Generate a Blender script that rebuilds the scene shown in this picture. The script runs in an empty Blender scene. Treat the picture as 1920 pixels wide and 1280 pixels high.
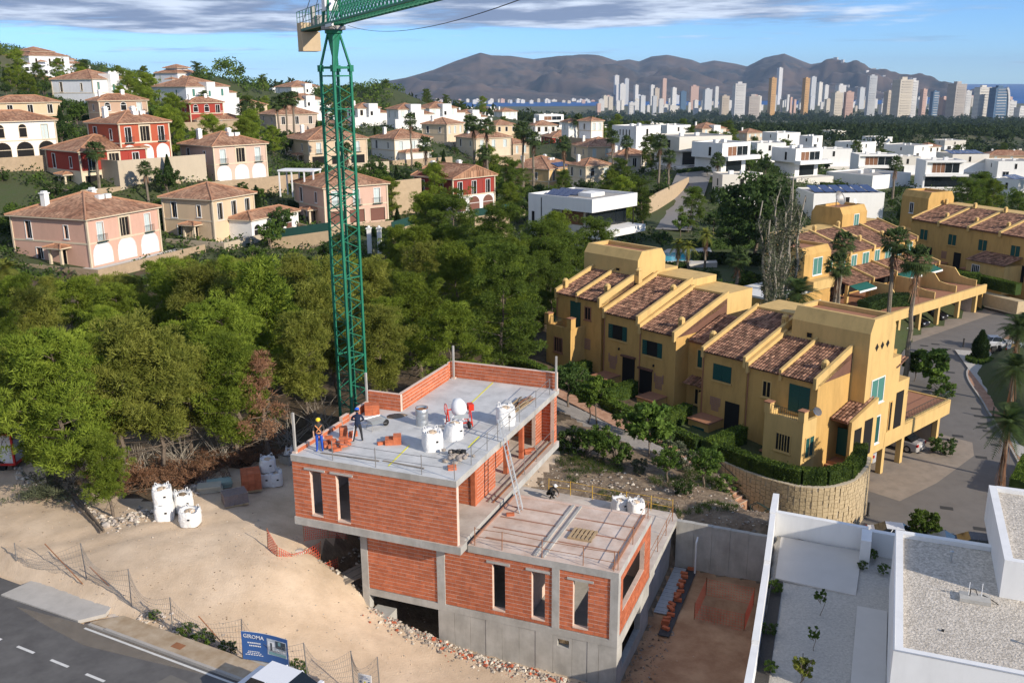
import bpy,bmesh,math,random
import numpy as np
from mathutils import Matrix,Vector
random.seed(7);rng=np.random.default_rng(11)
SC=bpy.context.scene
COL=SC.collection
R=math.radians
# ---------------------------------------------------------------- camera
F=1770.2;TH=.2694;RO=-.0058;S=1.13;CZ=10+15.7204*S
_c,_s=math.cos(TH),math.sin(TH)
RM=np.array([[math.cos(RO),-math.sin(RO),0],[math.sin(RO),math.cos(RO),0],[0,0,1]])@np.array([[1,0,0],[0,-_s,-_c],[0,_c,-_s]])
cam=bpy.data.cameras.new('camera');camo=bpy.data.objects.new('camera',cam);COL.objects.link(camo)
cam.sensor_width=36;cam.lens=F/1920*36;cam.clip_start=.5;cam.clip_end=90000
mw=Matrix.Identity(4)
for i in range(3):
 mw[i][0]=RM[0][i];mw[i][1]=-RM[1][i];mw[i][2]=-RM[2][i]
mw[2][3]=CZ
camo.matrix_world=mw
SC.camera=camo
# ---------------------------------------------------------------- sun and sky
SUN_AZ=R(-39.0);SUN_EL=R(24) # the sun stands behind the camera, to the right
sd=Vector((math.cos(SUN_AZ)*math.cos(SUN_EL),math.sin(SUN_AZ)*math.cos(SUN_EL),math.sin(SUN_EL)))
sun=bpy.data.lights.new('sun','SUN');sun.energy=4.5;sun.angle=R(.53);sun.color=(1,.9,.76)
suno=bpy.data.objects.new('sun',sun);COL.objects.link(suno);suno.location=(40,-40,90)
suno.rotation_euler=sd.to_track_quat('Z','Y').to_euler()
W=bpy.data.worlds.new('World');SC.world=W;W.use_nodes=True
nt=W.node_tree;nt.nodes.clear()
def N(t,**k):
 n=nt.nodes.new(t)
 for a,b in k.items():setattr(n,a,b)
 return n
def L(a,b):nt.links.new(a,b)
def math_(op,a,b=None,c=None,clamp=False):
 n=N('ShaderNodeMath',operation=op);n.use_clamp=clamp
 for i,v in enumerate((a,b,c)):
  if v is None:continue
  if isinstance(v,(int,float)):n.inputs[i].default_value=v
  else:L(v,n.inputs[i])
 return n.outputs[0]
def mapr(v,a,b,c=0.,d=1.,smooth=True):
 n=N('ShaderNodeMapRange');n.interpolation_type='SMOOTHSTEP' if smooth else 'LINEAR'
 L(v,n.inputs[0])
 for i,x in enumerate((a,b,c,d)):n.inputs[i+1].default_value=x
 return n.outputs[0]
sky=N('ShaderNodeTexSky');sky.sky_type='NISHITA';sky.sun_disc=False
sky.sun_elevation=SUN_EL;sky.sun_rotation=R(90)-SUN_AZ
sky.altitude=4000;sky.air_density=1.0;sky.dust_density=0.0;sky.ozone_density=3.0
tc=N('ShaderNodeTexCoord');sep=N('ShaderNodeSeparateXYZ');L(tc.outputs['Generated'],sep.inputs[0])
den=math_('ADD',math_('MAXIMUM',sep.outputs[2],0.),.035)
cx=math_('DIVIDE',sep.outputs[0],den);cy=math_('DIVIDE',sep.outputs[1],den)
cmb=N('ShaderNodeCombineXYZ');L(cx,cmb.inputs[0]);L(cy,cmb.inputs[1])
def noise(vec,scale,detail,off,rough=.55):
 mp=N('ShaderNodeMapping');mp.inputs['Location'].default_value=off;L(vec,mp.inputs[0])
 n=N('ShaderNodeTexNoise');L(mp.outputs[0],n.inputs['Vector'])
 n.inputs['Scale'].default_value=scale;n.inputs['Detail'].default_value=detail;n.inputs['Roughness'].default_value=rough
 return n.outputs['Fac']
n1=noise(cmb.outputs[0],.20,8,(7.4,10.2,2));n2=noise(cmb.outputs[0],1.1,6,(7,2,3))
cov=math_('ADD',math_('MULTIPLY',n1,.75),math_('MULTIPLY',n2,.25))
cov=math_('ADD',cov,mapr(sep.outputs[2],.027,.062,-.17,.075))
cov=math_('ADD',cov,math_('MULTIPLY',sep.outputs[0],-.11));mask=mapr(cov,.47,.58) # the bank is heavier to the west
# a few thin clouds low over the sea
n3=noise(cmb.outputs[0],.5,7,(1,9,5))
low=math_('MULTIPLY',mapr(n3,.56,.72),math_('MULTIPLY',mapr(sep.outputs[2],.004,.012),mapr(sep.outputs[2],.03,.05,1,0)))
mask=math_('MAXIMUM',mask,math_('MULTIPLY',low,.45))
bg=N('ShaderNodeBackground');bg.inputs[1].default_value=.115
bc=N('ShaderNodeBackground');bc.inputs[1].default_value=1.25
ramp=N('ShaderNodeMixRGB');ramp.inputs[1].default_value=(.16,.21,.33,1);ramp.inputs[2].default_value=(.55,.62,.74,1)
L(mapr(n2,.42,.68),ramp.inputs[0]);L(ramp.outputs[0],bc.inputs[0])
tint=N('ShaderNodeMixRGB',blend_type='MULTIPLY');tint.inputs[0].default_value=1;tint.inputs[2].default_value=(.68,.93,1.18,1)
L(sky.outputs[0],tint.inputs[1]);L(tint.outputs[0],bg.inputs[0])
mix=N('ShaderNodeMixShader');L(mask,mix.inputs[0]);L(bg.outputs[0],mix.inputs[1]);L(bc.outputs[0],mix.inputs[2])
out=N('ShaderNodeOutputWorld');L(mix.outputs[0],out.inputs[0])
SC.view_settings.view_transform='Standard';SC.view_settings.look='None'
SC.view_settings.exposure=0.3;SC.view_settings.gamma=1
SC.cycles.max_bounces=5;SC.cycles.diffuse_bounces=2;SC.cycles.transparent_max_bounces=8
SC.cycles.volume_bounces=0
# ---------------------------------------------------------------- pixel helpers (a pixel gives a direction only)
def ray(x,y):return RM.T@np.array([(x-960)/F,(y-640)/F,1.])
def at(x,y,z):
 d=ray(x,y);t=(z-CZ)/d[2];return Vector((d[0]*t,d[1]*t,z))
def atd(x,y,D):
 d=ray(x,y)*D;return Vector((d[0],d[1],d[2]+CZ))
YAW=-.3809;BX=-2.305*S;BY=35.5815*S # frame of the building site
def bl(u,v,z=0.):
 return Vector((BX+u*math.cos(YAW)-v*math.sin(YAW),BY+u*math.sin(YAW)+v*math.cos(YAW),z))
def toB(x,y):
 dx,dy=x-BX,y-BY
 return dx*math.cos(YAW)+dy*math.sin(YAW),-dx*math.sin(YAW)+dy*math.cos(YAW)
RYAW=R(-48) # frame of the near ochre terrace row: p along it, q away
def rq(p,q,z=0.):
 return Vector((p*math.cos(RYAW)-q*math.sin(RYAW),p*math.sin(RYAW)+q*math.cos(RYAW),z))
def toR(x,y):
 return x*math.cos(RYAW)+y*math.sin(RYAW),-x*math.sin(RYAW)+y*math.cos(RYAW)
 # ---------------------------------------------------------------- materials
MATS={}
def mat(name,col,rough=.85,var=.12,scale=1.5,isl=0.,objr=0.,bump=0.,bscale=8.,metal=0.,col2=None,spec=.3,
transl=0.,stain=0.,detail=5,uvtile=False,emit=None,alpha=1.):
 if name in MATS:return MATS[name]
 m=bpy.data.materials.new(name);m.use_nodes=True;t=m.node_tree;t.nodes.clear()
 def n(ty,**k):
  x=t.nodes.new(ty)
  for a,b in k.items():setattr(x,a,b)
  return x
 def l(a,b):t.links.new(a,b)
 def mt(op,a,b=None):
  x=n('ShaderNodeMath',operation=op)
  for i,v in enumerate((a,b)):
   if v is None:continue
   if isinstance(v,(int,float)):x.inputs[i].default_value=v
   else:l(v,x.inputs[i])
  return x.outputs[0]
 o=n('ShaderNodeOutputMaterial');b=n('ShaderNodeBsdfPrincipled')
 b.inputs['Roughness'].default_value=rough;b.inputs['Metallic'].default_value=metal
 b.inputs['Specular IOR Level'].default_value=spec
 g=n('ShaderNodeNewGeometry')
 nz=n('ShaderNodeTexNoise');nz.inputs['Scale'].default_value=scale;nz.inputs['Detail'].default_value=detail;nz.inputs['Roughness'].default_value=.65
 l(g.outputs['Position'],nz.inputs['Vector'])
 c2=col2 or col
 mx=n('ShaderNodeMixRGB');mx.inputs[1].default_value=(*col,1);mx.inputs[2].default_value=(*c2,1)
 mr=n('ShaderNodeMapRange');l(nz.outputs['Fac'],mr.inputs[0]);mr.inputs[1].default_value=.36;mr.inputs[2].default_value=.64
 l(mr.outputs[0],mx.inputs[0])
 cur=mx.outputs[0]
 f=mt('ADD',mt('MULTIPLY',mt('SUBTRACT',nz.outputs['Fac'],.5),var*3.2),1.)
 if isl:f=mt('MULTIPLY',f,mt('ADD',mt('MULTIPLY',mt('SUBTRACT',g.outputs['Random Per Island'],.5),isl*2),1.))
 if objr:
  oi=n('ShaderNodeObjectInfo');f=mt('MULTIPLY',f,mt('ADD',mt('MULTIPLY',mt('SUBTRACT',oi.outputs['Random'],.5),objr*2),1.))
 if stain:
  st=n('ShaderNodeTexNoise');st.inputs['Scale'].default_value=1.1;st.inputs['Detail'].default_value=6;st.inputs['Roughness'].default_value=.7
  mp=n('ShaderNodeMapping');mp.inputs['Scale'].default_value=(1,1,.22);l(g.outputs['Position'],mp.inputs[0]);l(mp.outputs[0],st.inputs['Vector'])
  r2=n('ShaderNodeMapRange');l(st.outputs['Fac'],r2.inputs[0]);r2.inputs[1].default_value=.45;r2.inputs[2].default_value=.7
  r2.inputs[3].default_value=1;r2.inputs[4].default_value=1-stain;f=mt('MULTIPLY',f,r2.outputs[0])
 hgt=nz.outputs['Fac']
 if uvtile: # curved roof tiles too far off to be built singly
  uv=n('ShaderNodeUVMap');sx=n('ShaderNodeSeparateXYZ');l(uv.outputs[0],sx.inputs[0])
  u=mt('MULTIPLY',sx.outputs[0],1/.26);v=mt('MULTIPLY',sx.outputs[1],1/.42)
  fl=n('ShaderNodeCombineXYZ');l(mt('FLOOR',u),fl.inputs[0]);l(mt('FLOOR',v),fl.inputs[1])
  wn=n('ShaderNodeTexWhiteNoise');l(fl.outputs[0],wn.inputs['Vector'])
  f=mt('MULTIPLY',f,mt('ADD',mt('MULTIPLY',wn.outputs['Value'],.75),.62))
  hgt=mt('ADD',mt('ABSOLUTE',mt('SINE',mt('MULTIPLY',u,math.pi))),mt('MULTIPLY',mt('FRACT',v),-.5))
 hv=n('ShaderNodeVectorMath',operation='SCALE');l(cur,hv.inputs[0]);l(f,hv.inputs['Scale'])
 cur=hv.outputs[0]
 l(cur,b.inputs['Base Color'])
 if bump:
  bn=n('ShaderNodeBump');bn.inputs['Strength'].default_value=bump
  if uvtile:bn.inputs['Distance'].default_value=.1;l(hgt,bn.inputs['Height'])
  else:
   b2=n('ShaderNodeTexNoise');b2.inputs['Scale'].default_value=bscale;b2.inputs['Detail'].default_value=4
   l(g.outputs['Position'],b2.inputs['Vector']);bn.inputs['Distance'].default_value=.6/bscale;l(b2.outputs['Fac'],bn.inputs['Height'])
  l(bn.outputs[0],b.inputs['Normal'])
 if emit:
  b.inputs['Emission Color'].default_value=(*emit,1);b.inputs['Emission Strength'].default_value=1
 sh=b.outputs[0]
 if transl:
  tr=n('ShaderNodeBsdfTranslucent');l(cur,tr.inputs[0]);ms=n('ShaderNodeMixShader');ms.inputs[0].default_value=transl
  l(sh,ms.inputs[1]);l(tr.outputs[0],ms.inputs[2]);sh=ms.outputs[0]
 if alpha<1:
  tp=n('ShaderNodeBsdfTransparent');ms=n('ShaderNodeMixShader');ms.inputs[0].default_value=alpha
  l(tp.outputs[0],ms.inputs[1]);l(sh,ms.inputs[2]);sh=ms.outputs[0]
 l(sh,o.inputs[0]);MATS[name]=m
 return m
 # ---------------------------------------------------------------- mesh helpers
class MB:
 def __init__(s):s.v=[];s.f=[];s.m=[];s.uv={}
 def quad(s,a,b,c,d,m=0,uv=None):
  i=len(s.v);s.v+=[tuple(a),tuple(b),tuple(c),tuple(d)]
  if uv:s.uv[len(s.f)]=uv
  s.f.append((i,i+1,i+2,i+3));s.m.append(m)
 def tri(s,a,b,c,m=0,uv=None):
  i=len(s.v);s.v+=[tuple(a),tuple(b),tuple(c)]
  if uv:s.uv[len(s.f)]=uv
  s.f.append((i,i+1,i+2));s.m.append(m)
 def poly(s,pts,m=0):
  i=len(s.v);s.v+=[tuple(p)for p in pts];s.f.append(tuple(range(i,i+len(pts))));s.m.append(m)
 def box(s,x0,x1,y0,y1,z0,z1,m=0,fn=None):
  P=[(x0,y0,z0),(x1,y0,z0),(x1,y1,z0),(x0,y1,z0),(x0,y0,z1),(x1,y0,z1),(x1,y1,z1),(x0,y1,z1)]
  if fn:P=[fn(p)for p in P]
  i=len(s.v);s.v+=[tuple(p)for p in P]
  for q in((0,3,2,1),(4,5,6,7),(0,1,5,4),(1,2,6,5),(2,3,7,6),(3,0,4,7)):
   s.f.append(tuple(i+k for k in q));s.m.append(m)
  return s
 def rbox(s,c,dx,dy,dz,rz=0,m=0,tilt=0.): # box with its base centre at c, turned
  cs,sn=math.cos(rz),math.sin(rz);ct,st=math.cos(tilt),math.sin(tilt)
  def fn(p):
   x,y,z=p;x,z=x*ct-z*st,x*st+z*ct
   return(c[0]+x*cs-y*sn,c[1]+x*sn+y*cs,c[2]+z)
  return s.box(-dx/2,dx/2,-dy/2,dy/2,0,dz,m,fn)
 def prism(s,pts,z0,z1,m=0,mt=None):
  n=len(pts);i=len(s.v)
  s.v+=[(p[0],p[1],z0)for p in pts]+[(p[0],p[1],z1)for p in pts]
  s.f.append(tuple(i+n+k for k in range(n)));s.m.append(m if mt is None else mt)
  s.f.append(tuple(i+n-1-k for k in range(n)));s.m.append(m)
  for k in range(n):
   s.f.append((i+k,i+(k+1)%n,i+n+(k+1)%n,i+n+k));s.m.append(m)
  return s
 def tube(s,a,b,r,r2=None,n=6,m=0,cap=True):
  a,b=Vector(a),Vector(b);r2=r if r2 is None else r2;d=b-a
  if d.length<1e-6:return s
  d.normalize();x=d.orthogonal().normalized();y=d.cross(x);i=len(s.v)
  for P,rr in((a,r),(b,r2)):
   for k in range(n):
    t=2*math.pi*k/n;s.v.append(tuple(P+x*math.cos(t)*rr+y*math.sin(t)*rr))
  for k in range(n):
   s.f.append((i+k,i+(k+1)%n,i+n+(k+1)%n,i+n+k));s.m.append(m)
  if cap:
   s.f.append(tuple(i+n-1-k for k in range(n)));s.m.append(m);s.f.append(tuple(i+n+k for k in range(n)));s.m.append(m)
  return s
 def path(s,pts,r,n=6,m=0):
  for a,b in zip(pts[:-1],pts[1:]):s.tube(a,b,r,n=n,m=m)
  return s
 def lathe(s,prof,n=16,m=0,c=(0,0,0),axis=None):
  i=len(s.v)
  for r,z in prof:
   for k in range(n):
    t=2*math.pi*k/n;p=Vector((r*math.cos(t),r*math.sin(t),z))
    if axis is not None:p=axis@p
    s.v.append((p[0]+c[0],p[1]+c[1],p[2]+c[2]))
  for j in range(len(prof)-1):
   for k in range(n):
    s.f.append((i+j*n+k,i+j*n+(k+1)%n,i+(j+1)*n+(k+1)%n,i+(j+1)*n+k));s.m.append(m)
  return s
 def mesh(s,name,mats,smooth=False):
  me=bpy.data.meshes.new(name);me.from_pydata(s.v,[],s.f)
  for q in(mats if isinstance(mats,(list,tuple))else[mats]):me.materials.append(q)
  if any(s.m):me.polygons.foreach_set('material_index',s.m)
  if s.uv:
   ul=me.uv_layers.new(name='UVMap')
   for fi,u in s.uv.items():
    for li,c in zip(me.polygons[fi].loop_indices,u):ul.data[li].uv=c
  if smooth:me.polygons.foreach_set('use_smooth',[True]*len(me.polygons))
  me.update();return me
 def build(s,name,mats,parent=None,loc=(0,0,0),rz=0.,smooth=False,**pr):
  return put(name,s.mesh(name,mats,smooth),parent,loc,rz,**pr)
def put(name,me,parent=None,loc=(0,0,0),rz=0.,**pr):
 o=bpy.data.objects.new(name,me);COL.objects.link(o);o.location=loc;o.rotation_euler=(0,0,rz)
 if parent:o.parent=parent
 for k,v in pr.items():o[k]=v
 return o
def thing(name,label,cat,loc=(0,0,0),rz=0.,group=None,scale=1.):
 o=bpy.data.objects.new(name,None);COL.objects.link(o);o.location=loc;o.rotation_euler=(0,0,rz)
 o.scale=(scale,)*3;o.empty_display_size=.2
 o['label']=label;o['category']=cat
 if group:o['group']=group
 return o
def dup(root,loc,rz=0.,scale=None,label=None,group=None):
 def cp(o,par):
  c=o.copy();COL.objects.link(c)
  if par:c.parent=par
  for ch in o.children:cp(ch,c)
  return c
 r=cp(root,None);r.location=loc;r.rotation_euler=(0,0,rz)
 if scale:r.scale=(scale,)*3 if isinstance(scale,(int,float))else scale
 if label:r['label']=label
 if group:r['group']=group
 return r
def trimesh(name,T,mats,mi=None):
 T=np.asarray(T,dtype=np.float32);n=len(T);me=bpy.data.meshes.new(name)
 me.vertices.add(n*3);me.vertices.foreach_set('co',T.reshape(-1))
 me.loops.add(n*3);me.loops.foreach_set('vertex_index',np.arange(n*3,dtype=np.int32))
 me.polygons.add(n);me.polygons.foreach_set('loop_start',np.arange(0,n*3,3,dtype=np.int32))
 for q in(mats if isinstance(mats,(list,tuple))else[mats]):me.materials.append(q)
 if mi is not None:me.polygons.foreach_set('material_index',np.asarray(mi,dtype=np.int32))
 me.update(calc_edges=True);return me
def wall_cells(mb,x0,x1,z0,z1,t,holes,fn,m=0,mr=None):
 """a wall in the plane (s, z), thickness t towards the inside, with rectangular openings; fn(s, depth, z) -> point"""
 xs=sorted({x0,x1,*[min(max(h[k],x0),x1)for h in holes for k in(0,1)]})
 zs=sorted({z0,z1,*[min(max(h[k],z0),z1)for h in holes for k in(2,3)]})
 nx,nz=len(xs)-1,len(zs)-1
 def solid(i,j):
  if i<0 or j<0 or i>=nx or j>=nz:return False
  a,b=(xs[i]+xs[i+1])/2,(zs[j]+zs[j+1])/2
  return not any(h[0]<a<h[1]and h[2]<b<h[3]for h in holes)
 mr=m if mr is None else mr
 for i in range(nx):
  for j in range(nz):
   if not solid(i,j):continue
   a,b,c,d=xs[i],xs[i+1],zs[j],zs[j+1]
   mb.quad(fn(a,0,c),fn(b,0,c),fn(b,0,d),fn(a,0,d),m);mb.quad(fn(b,t,c),fn(a,t,c),fn(a,t,d),fn(b,t,d),m)
   if not solid(i-1,j):mb.quad(fn(a,t,c),fn(a,0,c),fn(a,0,d),fn(a,t,d),mr)
   if not solid(i+1,j):mb.quad(fn(b,0,c),fn(b,t,c),fn(b,t,d),fn(b,0,d),mr)
   if not solid(i,j-1):mb.quad(fn(a,t,c),fn(b,t,c),fn(b,0,c),fn(a,0,c),mr)
   if not solid(i,j+1):mb.quad(fn(a,0,d),fn(b,0,d),fn(b,t,d),fn(a,t,d),mr)
def jitter_mesh(me,a,seed=0):
 r=np.random.default_rng(seed);n=len(me.vertices);co=np.empty(n*3,np.float32);me.vertices.foreach_get('co',co)
 co+=r.normal(0,a,n*3).astype(np.float32);me.vertices.foreach_set('co',co);me.update()
 # ---------------------------------------------------------------- houses of the estate: near corner pixel, wall height in px
 # (x, y of the wall foot, wall px, left face px, right face px, wall metres, kind, label, colours...)
CREAM=(.66,.50,.33);PINK=(.62,.38,.29);BEIGE=(.55,.41,.28);RED=(.33,.045,.03);WHITE=(.80,.79,.76);YEL=(.64,.43,.20);DRED=(.28,.05,.04);TAN=(.50,.38,.27);ORANGE=(.60,.22,.08)
VIL=[
dict(x=172,y=500,h=90,wl=132,wr=134,m=6.2,c=PINK,lab='big pink villa with white chimneys and two roof units behind the pines',gf='arch',ch=2,ac=1),
dict(x=404,y=452,h=78,wl=90,wr=78,m=6.2,c=CREAM,lab='cream villa with a low white arcaded wing left of the crane mast',gf='plain',ch=0,wing=1),
dict(x=405,y=341,h=66,wl=59,wr=98,m=6.2,c=(.60,.43,.34),lab='pinkish beige villa with three white arched garage panels',gf='arch',ch=2,ac=1),
dict(x=157,y=357,h=72,wl=58,wr=120,m=6.2,c=RED,lab='red and cream villa with tall dark windows behind a palm',gf='cols',ch=0,trim=1),
dict(x=230,y=303,h=70,wl=54,wr=90,m=6.2,c=(.45,.10,.05),lab='brick red villa with white shutters below the tall white terraces',gf='arch',ch=2,ac=1),
dict(x=190,y=232,h=42,wl=8,wr=85,m=5.0,c=(.50,.34,.24),lab='small brown villa with three arches and two white windows',gf='none',ch=2,arc=1),
dict(x=-14,y=300,h=70,wl=30,wr=116,m=6.2,c=WHITE,lab='white villa with arched loggias cut by the left picture edge',gf='arch2',ch=0,arc=1),
dict(x=4,y=236,h=42,wl=20,wr=104,m=5.0,c=CREAM,lab='cream villa above the white arched loggias at far left',gf='none',ch=0),
dict(x=359,y=232,h=38,wl=8,wr=60,m=5.5,c=RED,lab='small bright red villa with arches and a white chimney',gf='none',ch=2,arc=1),
dict(x=374,y=262,h=36,wl=14,wr=86,m=5.2,c=BEIGE,lab='beige villa half hidden behind the pinkish beige one',gf='none',ch=2,arc=1),
dict(x=581,y=312,h=48,wl=44,wr=110,m=6.0,c=(.60,.46,.32),lab='beige villa with white porch seen through the crane mast',gf='cols',ch=1),
dict(x=611,y=424,h=72,wl=56,wr=120,m=6.2,c=(.60,.40,.31),lab='salmon villa with two balconies right behind the crane mast',gf='balc',ch=0),
dict(x=741,y=302,h=40,wl=44,wr=70,m=5.6,c=(.72,.70,.64),lab='white villa with yellow shutters and dark windows right of the mast',gf='none',ch=1,low=1),
dict(x=850,y=400,h=64,wl=74,wr=81,m=6.2,c=DRED,lab='dark red and white villa with a gable end and brown garage arches',gf='arch3',ch=2,trim=2,gable=1),
dict(x=1029,y=362,h=44,wl=86,wr=56,m=6.2,c=YEL,lab='yellow villa with blue solar panels on its tiled roof',gf='none',ch=2,solar=1,ac=1),
dict(x=1098,y=356,h=44,wl=34,wr=50,m=6.0,c=(.66,.58,.44),lab='pale villa with an arched window right beside the solar roof',gf='none',ch=1,arc=1),
dict(x=1156,y=335,h=42,wl=16,wr=44,m=6.0,c=(.62,.56,.46),lab='pale villa with fresh ridge tiles and a roof terrace rail',gf='none',ch=1),
dict(x=1102,y=312,h=36,wl=32,wr=72,m=6.0,c=(.64,.53,.37),lab='cream villa with a wide hip roof behind the solar villa',gf='none',ch=1),
dict(x=1036,y=286,h=28,wl=22,wr=52,m=5.6,c=RED,lab='red villa low among palms below the white cube houses',gf='none',ch=1),
dict(x=838,y=268,h=34,wl=46,wr=32,m=5.8,c=(.66,.52,.36),lab='cream villa with one dark balcony door beneath the white terraces',gf='none',ch=1),
dict(x=893,y=296,h=36,wl=38,wr=66,m=5.8,c=(.62,.52,.38),lab='sandy villa behind the palms above the dark red gabled one',gf='none',ch=2),
dict(x=520,y=252,h=36,wl=30,wr=76,m=6.0,c=(.50,.40,.32),lab='long beige house with a broad brown roof behind three palms',gf='none',ch=0),
dict(x=1066,y=262,h=32,wl=10,wr=24,m=6.0,c=WHITE,lab='slim white tower house with a tiled hood',gf='none',ch=0),
dict(x=1108,y=262,h=34,wl=18,wr=22,m=6.0,c=WHITE,lab='white tower house with tiled hood next to the slim one',gf='none',ch=0),
dict(x=942,y=228,h=18,wl=16,wr=28,m=5.6,c=WHITE,lab='little white house with orange tiles ahead of the far plain',gf='none',ch=1),
dict(x=1004,y=262,h=26,wl=14,wr=40,m=5.6,c=WHITE,lab='white villa under orange tiles left of the slim tower house',gf='none',ch=1),
dict(x=748,y=238,h=32,wl=22,wr=48,m=6.0,c=WHITE,lab='white villa with a square stair tower above a sandy lot',gf='none',ch=0,tower=1),
dict(x=806,y=232,h=28,wl=26,wr=52,m=6.0,c=WHITE,lab='white terrace house with two tiled hoods near the tree belt',gf='none',ch=0,tower=1),
dict(x=672,y=234,h=30,wl=20,wr=42,m=6.0,c=WHITE,lab='white villa with a blank gable just right of the mast',gf='none',ch=1,tower=1),
dict(x=548,y=214,h=26,wl=18,wr=60,m=6.0,c=WHITE,lab='white house with pink roof planes left of the mast top',gf='none',ch=1,tower=1),
dict(x=548,y=186,h=22,wl=30,wr=54,m=6.0,c=WHITE,lab='white terrace with several tiled hoods on the ridge by the mast',gf='none',ch=0,tower=1),
dict(x=60,y=150,h=44,wl=48,wr=70,m=12.,c=(.74,.76,.80),lab='tall white stepped apartment terrace crowning the left hill',gf='none',ch=0,step=1),
dict(x=178,y=198,h=48,wl=70,wr=62,m=8.,c=(.76,.77,.80),lab='white apartment block with three green windows on the left hill',gf='none',ch=0,tower=1,green=1),
dict(x=96,y=188,h=32,wl=62,wr=40,m=7.,c=(.76,.77,.80),lab='long white terrace with blank walls on the left hill',gf='none',ch=0),
dict(x=352,y=204,h=40,wl=62,wr=80,m=8.,c=(.78,.78,.80),lab='white block with a wide tiled roof near the beige arches',gf='none',ch=0,green=1,tower=1),
dict(x=336,y=172,h=34,wl=40,wr=40,m=8.,c=(.76,.77,.80),lab='white stepped house with hipped turret on the skyline',gf='none',ch=0,step=1),
dict(x=1452,y=300,h=22,wl=18,wr=30,m=5.5,c=(.55,.45,.35),lab='low brown tiled house behind the white cubes',gf='none',ch=1),
dict(x=1316,y=262,h=20,wl=30,wr=44,m=5.5,c=(.62,.52,.40),lab='tan tiled house with small turrets behind the white cubes',gf='none',ch=1,tower=1),
dict(x=1850,y=312,h=20,wl=14,wr=80,m=5.5,c=(.62,.45,.30),lab='wide orange tiled house near the right picture edge',gf='none',ch=2),
dict(x=1738,y=296,h=20,wl=24,wr=22,m=5.5,c=WHITE,lab='small white house with an orange hip roof among cubes',gf='none',ch=0),
dict(x=122,y=146,h=26,wl=22,wr=34,m=8.,c=(.74,.76,.80),lab='white stepped terrace right below the hilltop apartments',gf='none',ch=0,step=1),
dict(x=30,y=182,h=26,wl=26,wr=46,m=6.5,c=(.76,.77,.80),lab='white terrace at the far left under the hilltop apartments',gf='none',ch=0,tower=1),
dict(x=270,y=200,h=26,wl=20,wr=40,m=6.5,c=WHITE,lab='white house with green windows between two palm groups',gf='none',ch=0,tower=1,green=1),
dict(x=452,y=226,h=28,wl=26,wr=50,m=6.,c=CREAM,lab='cream villa on the slope left of the palm trio',gf='none',ch=1),
dict(x=470,y=196,h=20,wl=18,wr=34,m=6.,c=WHITE,lab='white villa above the slope palms',gf='none',ch=0,tower=1),
dict(x=640,y=262,h=30,wl=28,wr=44,m=6.,c=WHITE,lab='white villa half covered by the upper mast',gf='none',ch=1,tower=1),
dict(x=705,y=262,h=24,wl=20,wr=40,m=5.6,c=TAN,lab='tan villa above the yellow-shuttered one',gf='none',ch=1),
dict(x=930,y=262,h=26,wl=24,wr=40,m=5.6,c=CREAM,lab='cream villa above the large leafy palm',gf='none',ch=1),
dict(x=962,y=305,h=34,wl=34,wr=30,m=5.8,c=BEIGE,lab='beige villa behind the solar roofed yellow one',gf='none',ch=1),
dict(x=870,y=236,h=22,wl=20,wr=32,m=5.6,c=WHITE,lab='white tiled villa above the sandy one',gf='none',ch=1,tower=1),
dict(x=905,y=222,h=16,wl=14,wr=26,m=5.6,c=WHITE,lab='small white tiled villa near the tree belt',gf='none',ch=0,tower=1),
dict(x=1180,y=330,h=40,wl=34,wr=30,m=6.,c=(.66,.58,.46),lab='pale villa just left of the street palms',gf='none',ch=1),
dict(x=1400,y=268,h=18,wl=22,wr=30,m=5.5,c=(.60,.50,.38),lab='tan tiled villa behind the cypress-hedged cube',gf='none',ch=1),
]
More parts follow.
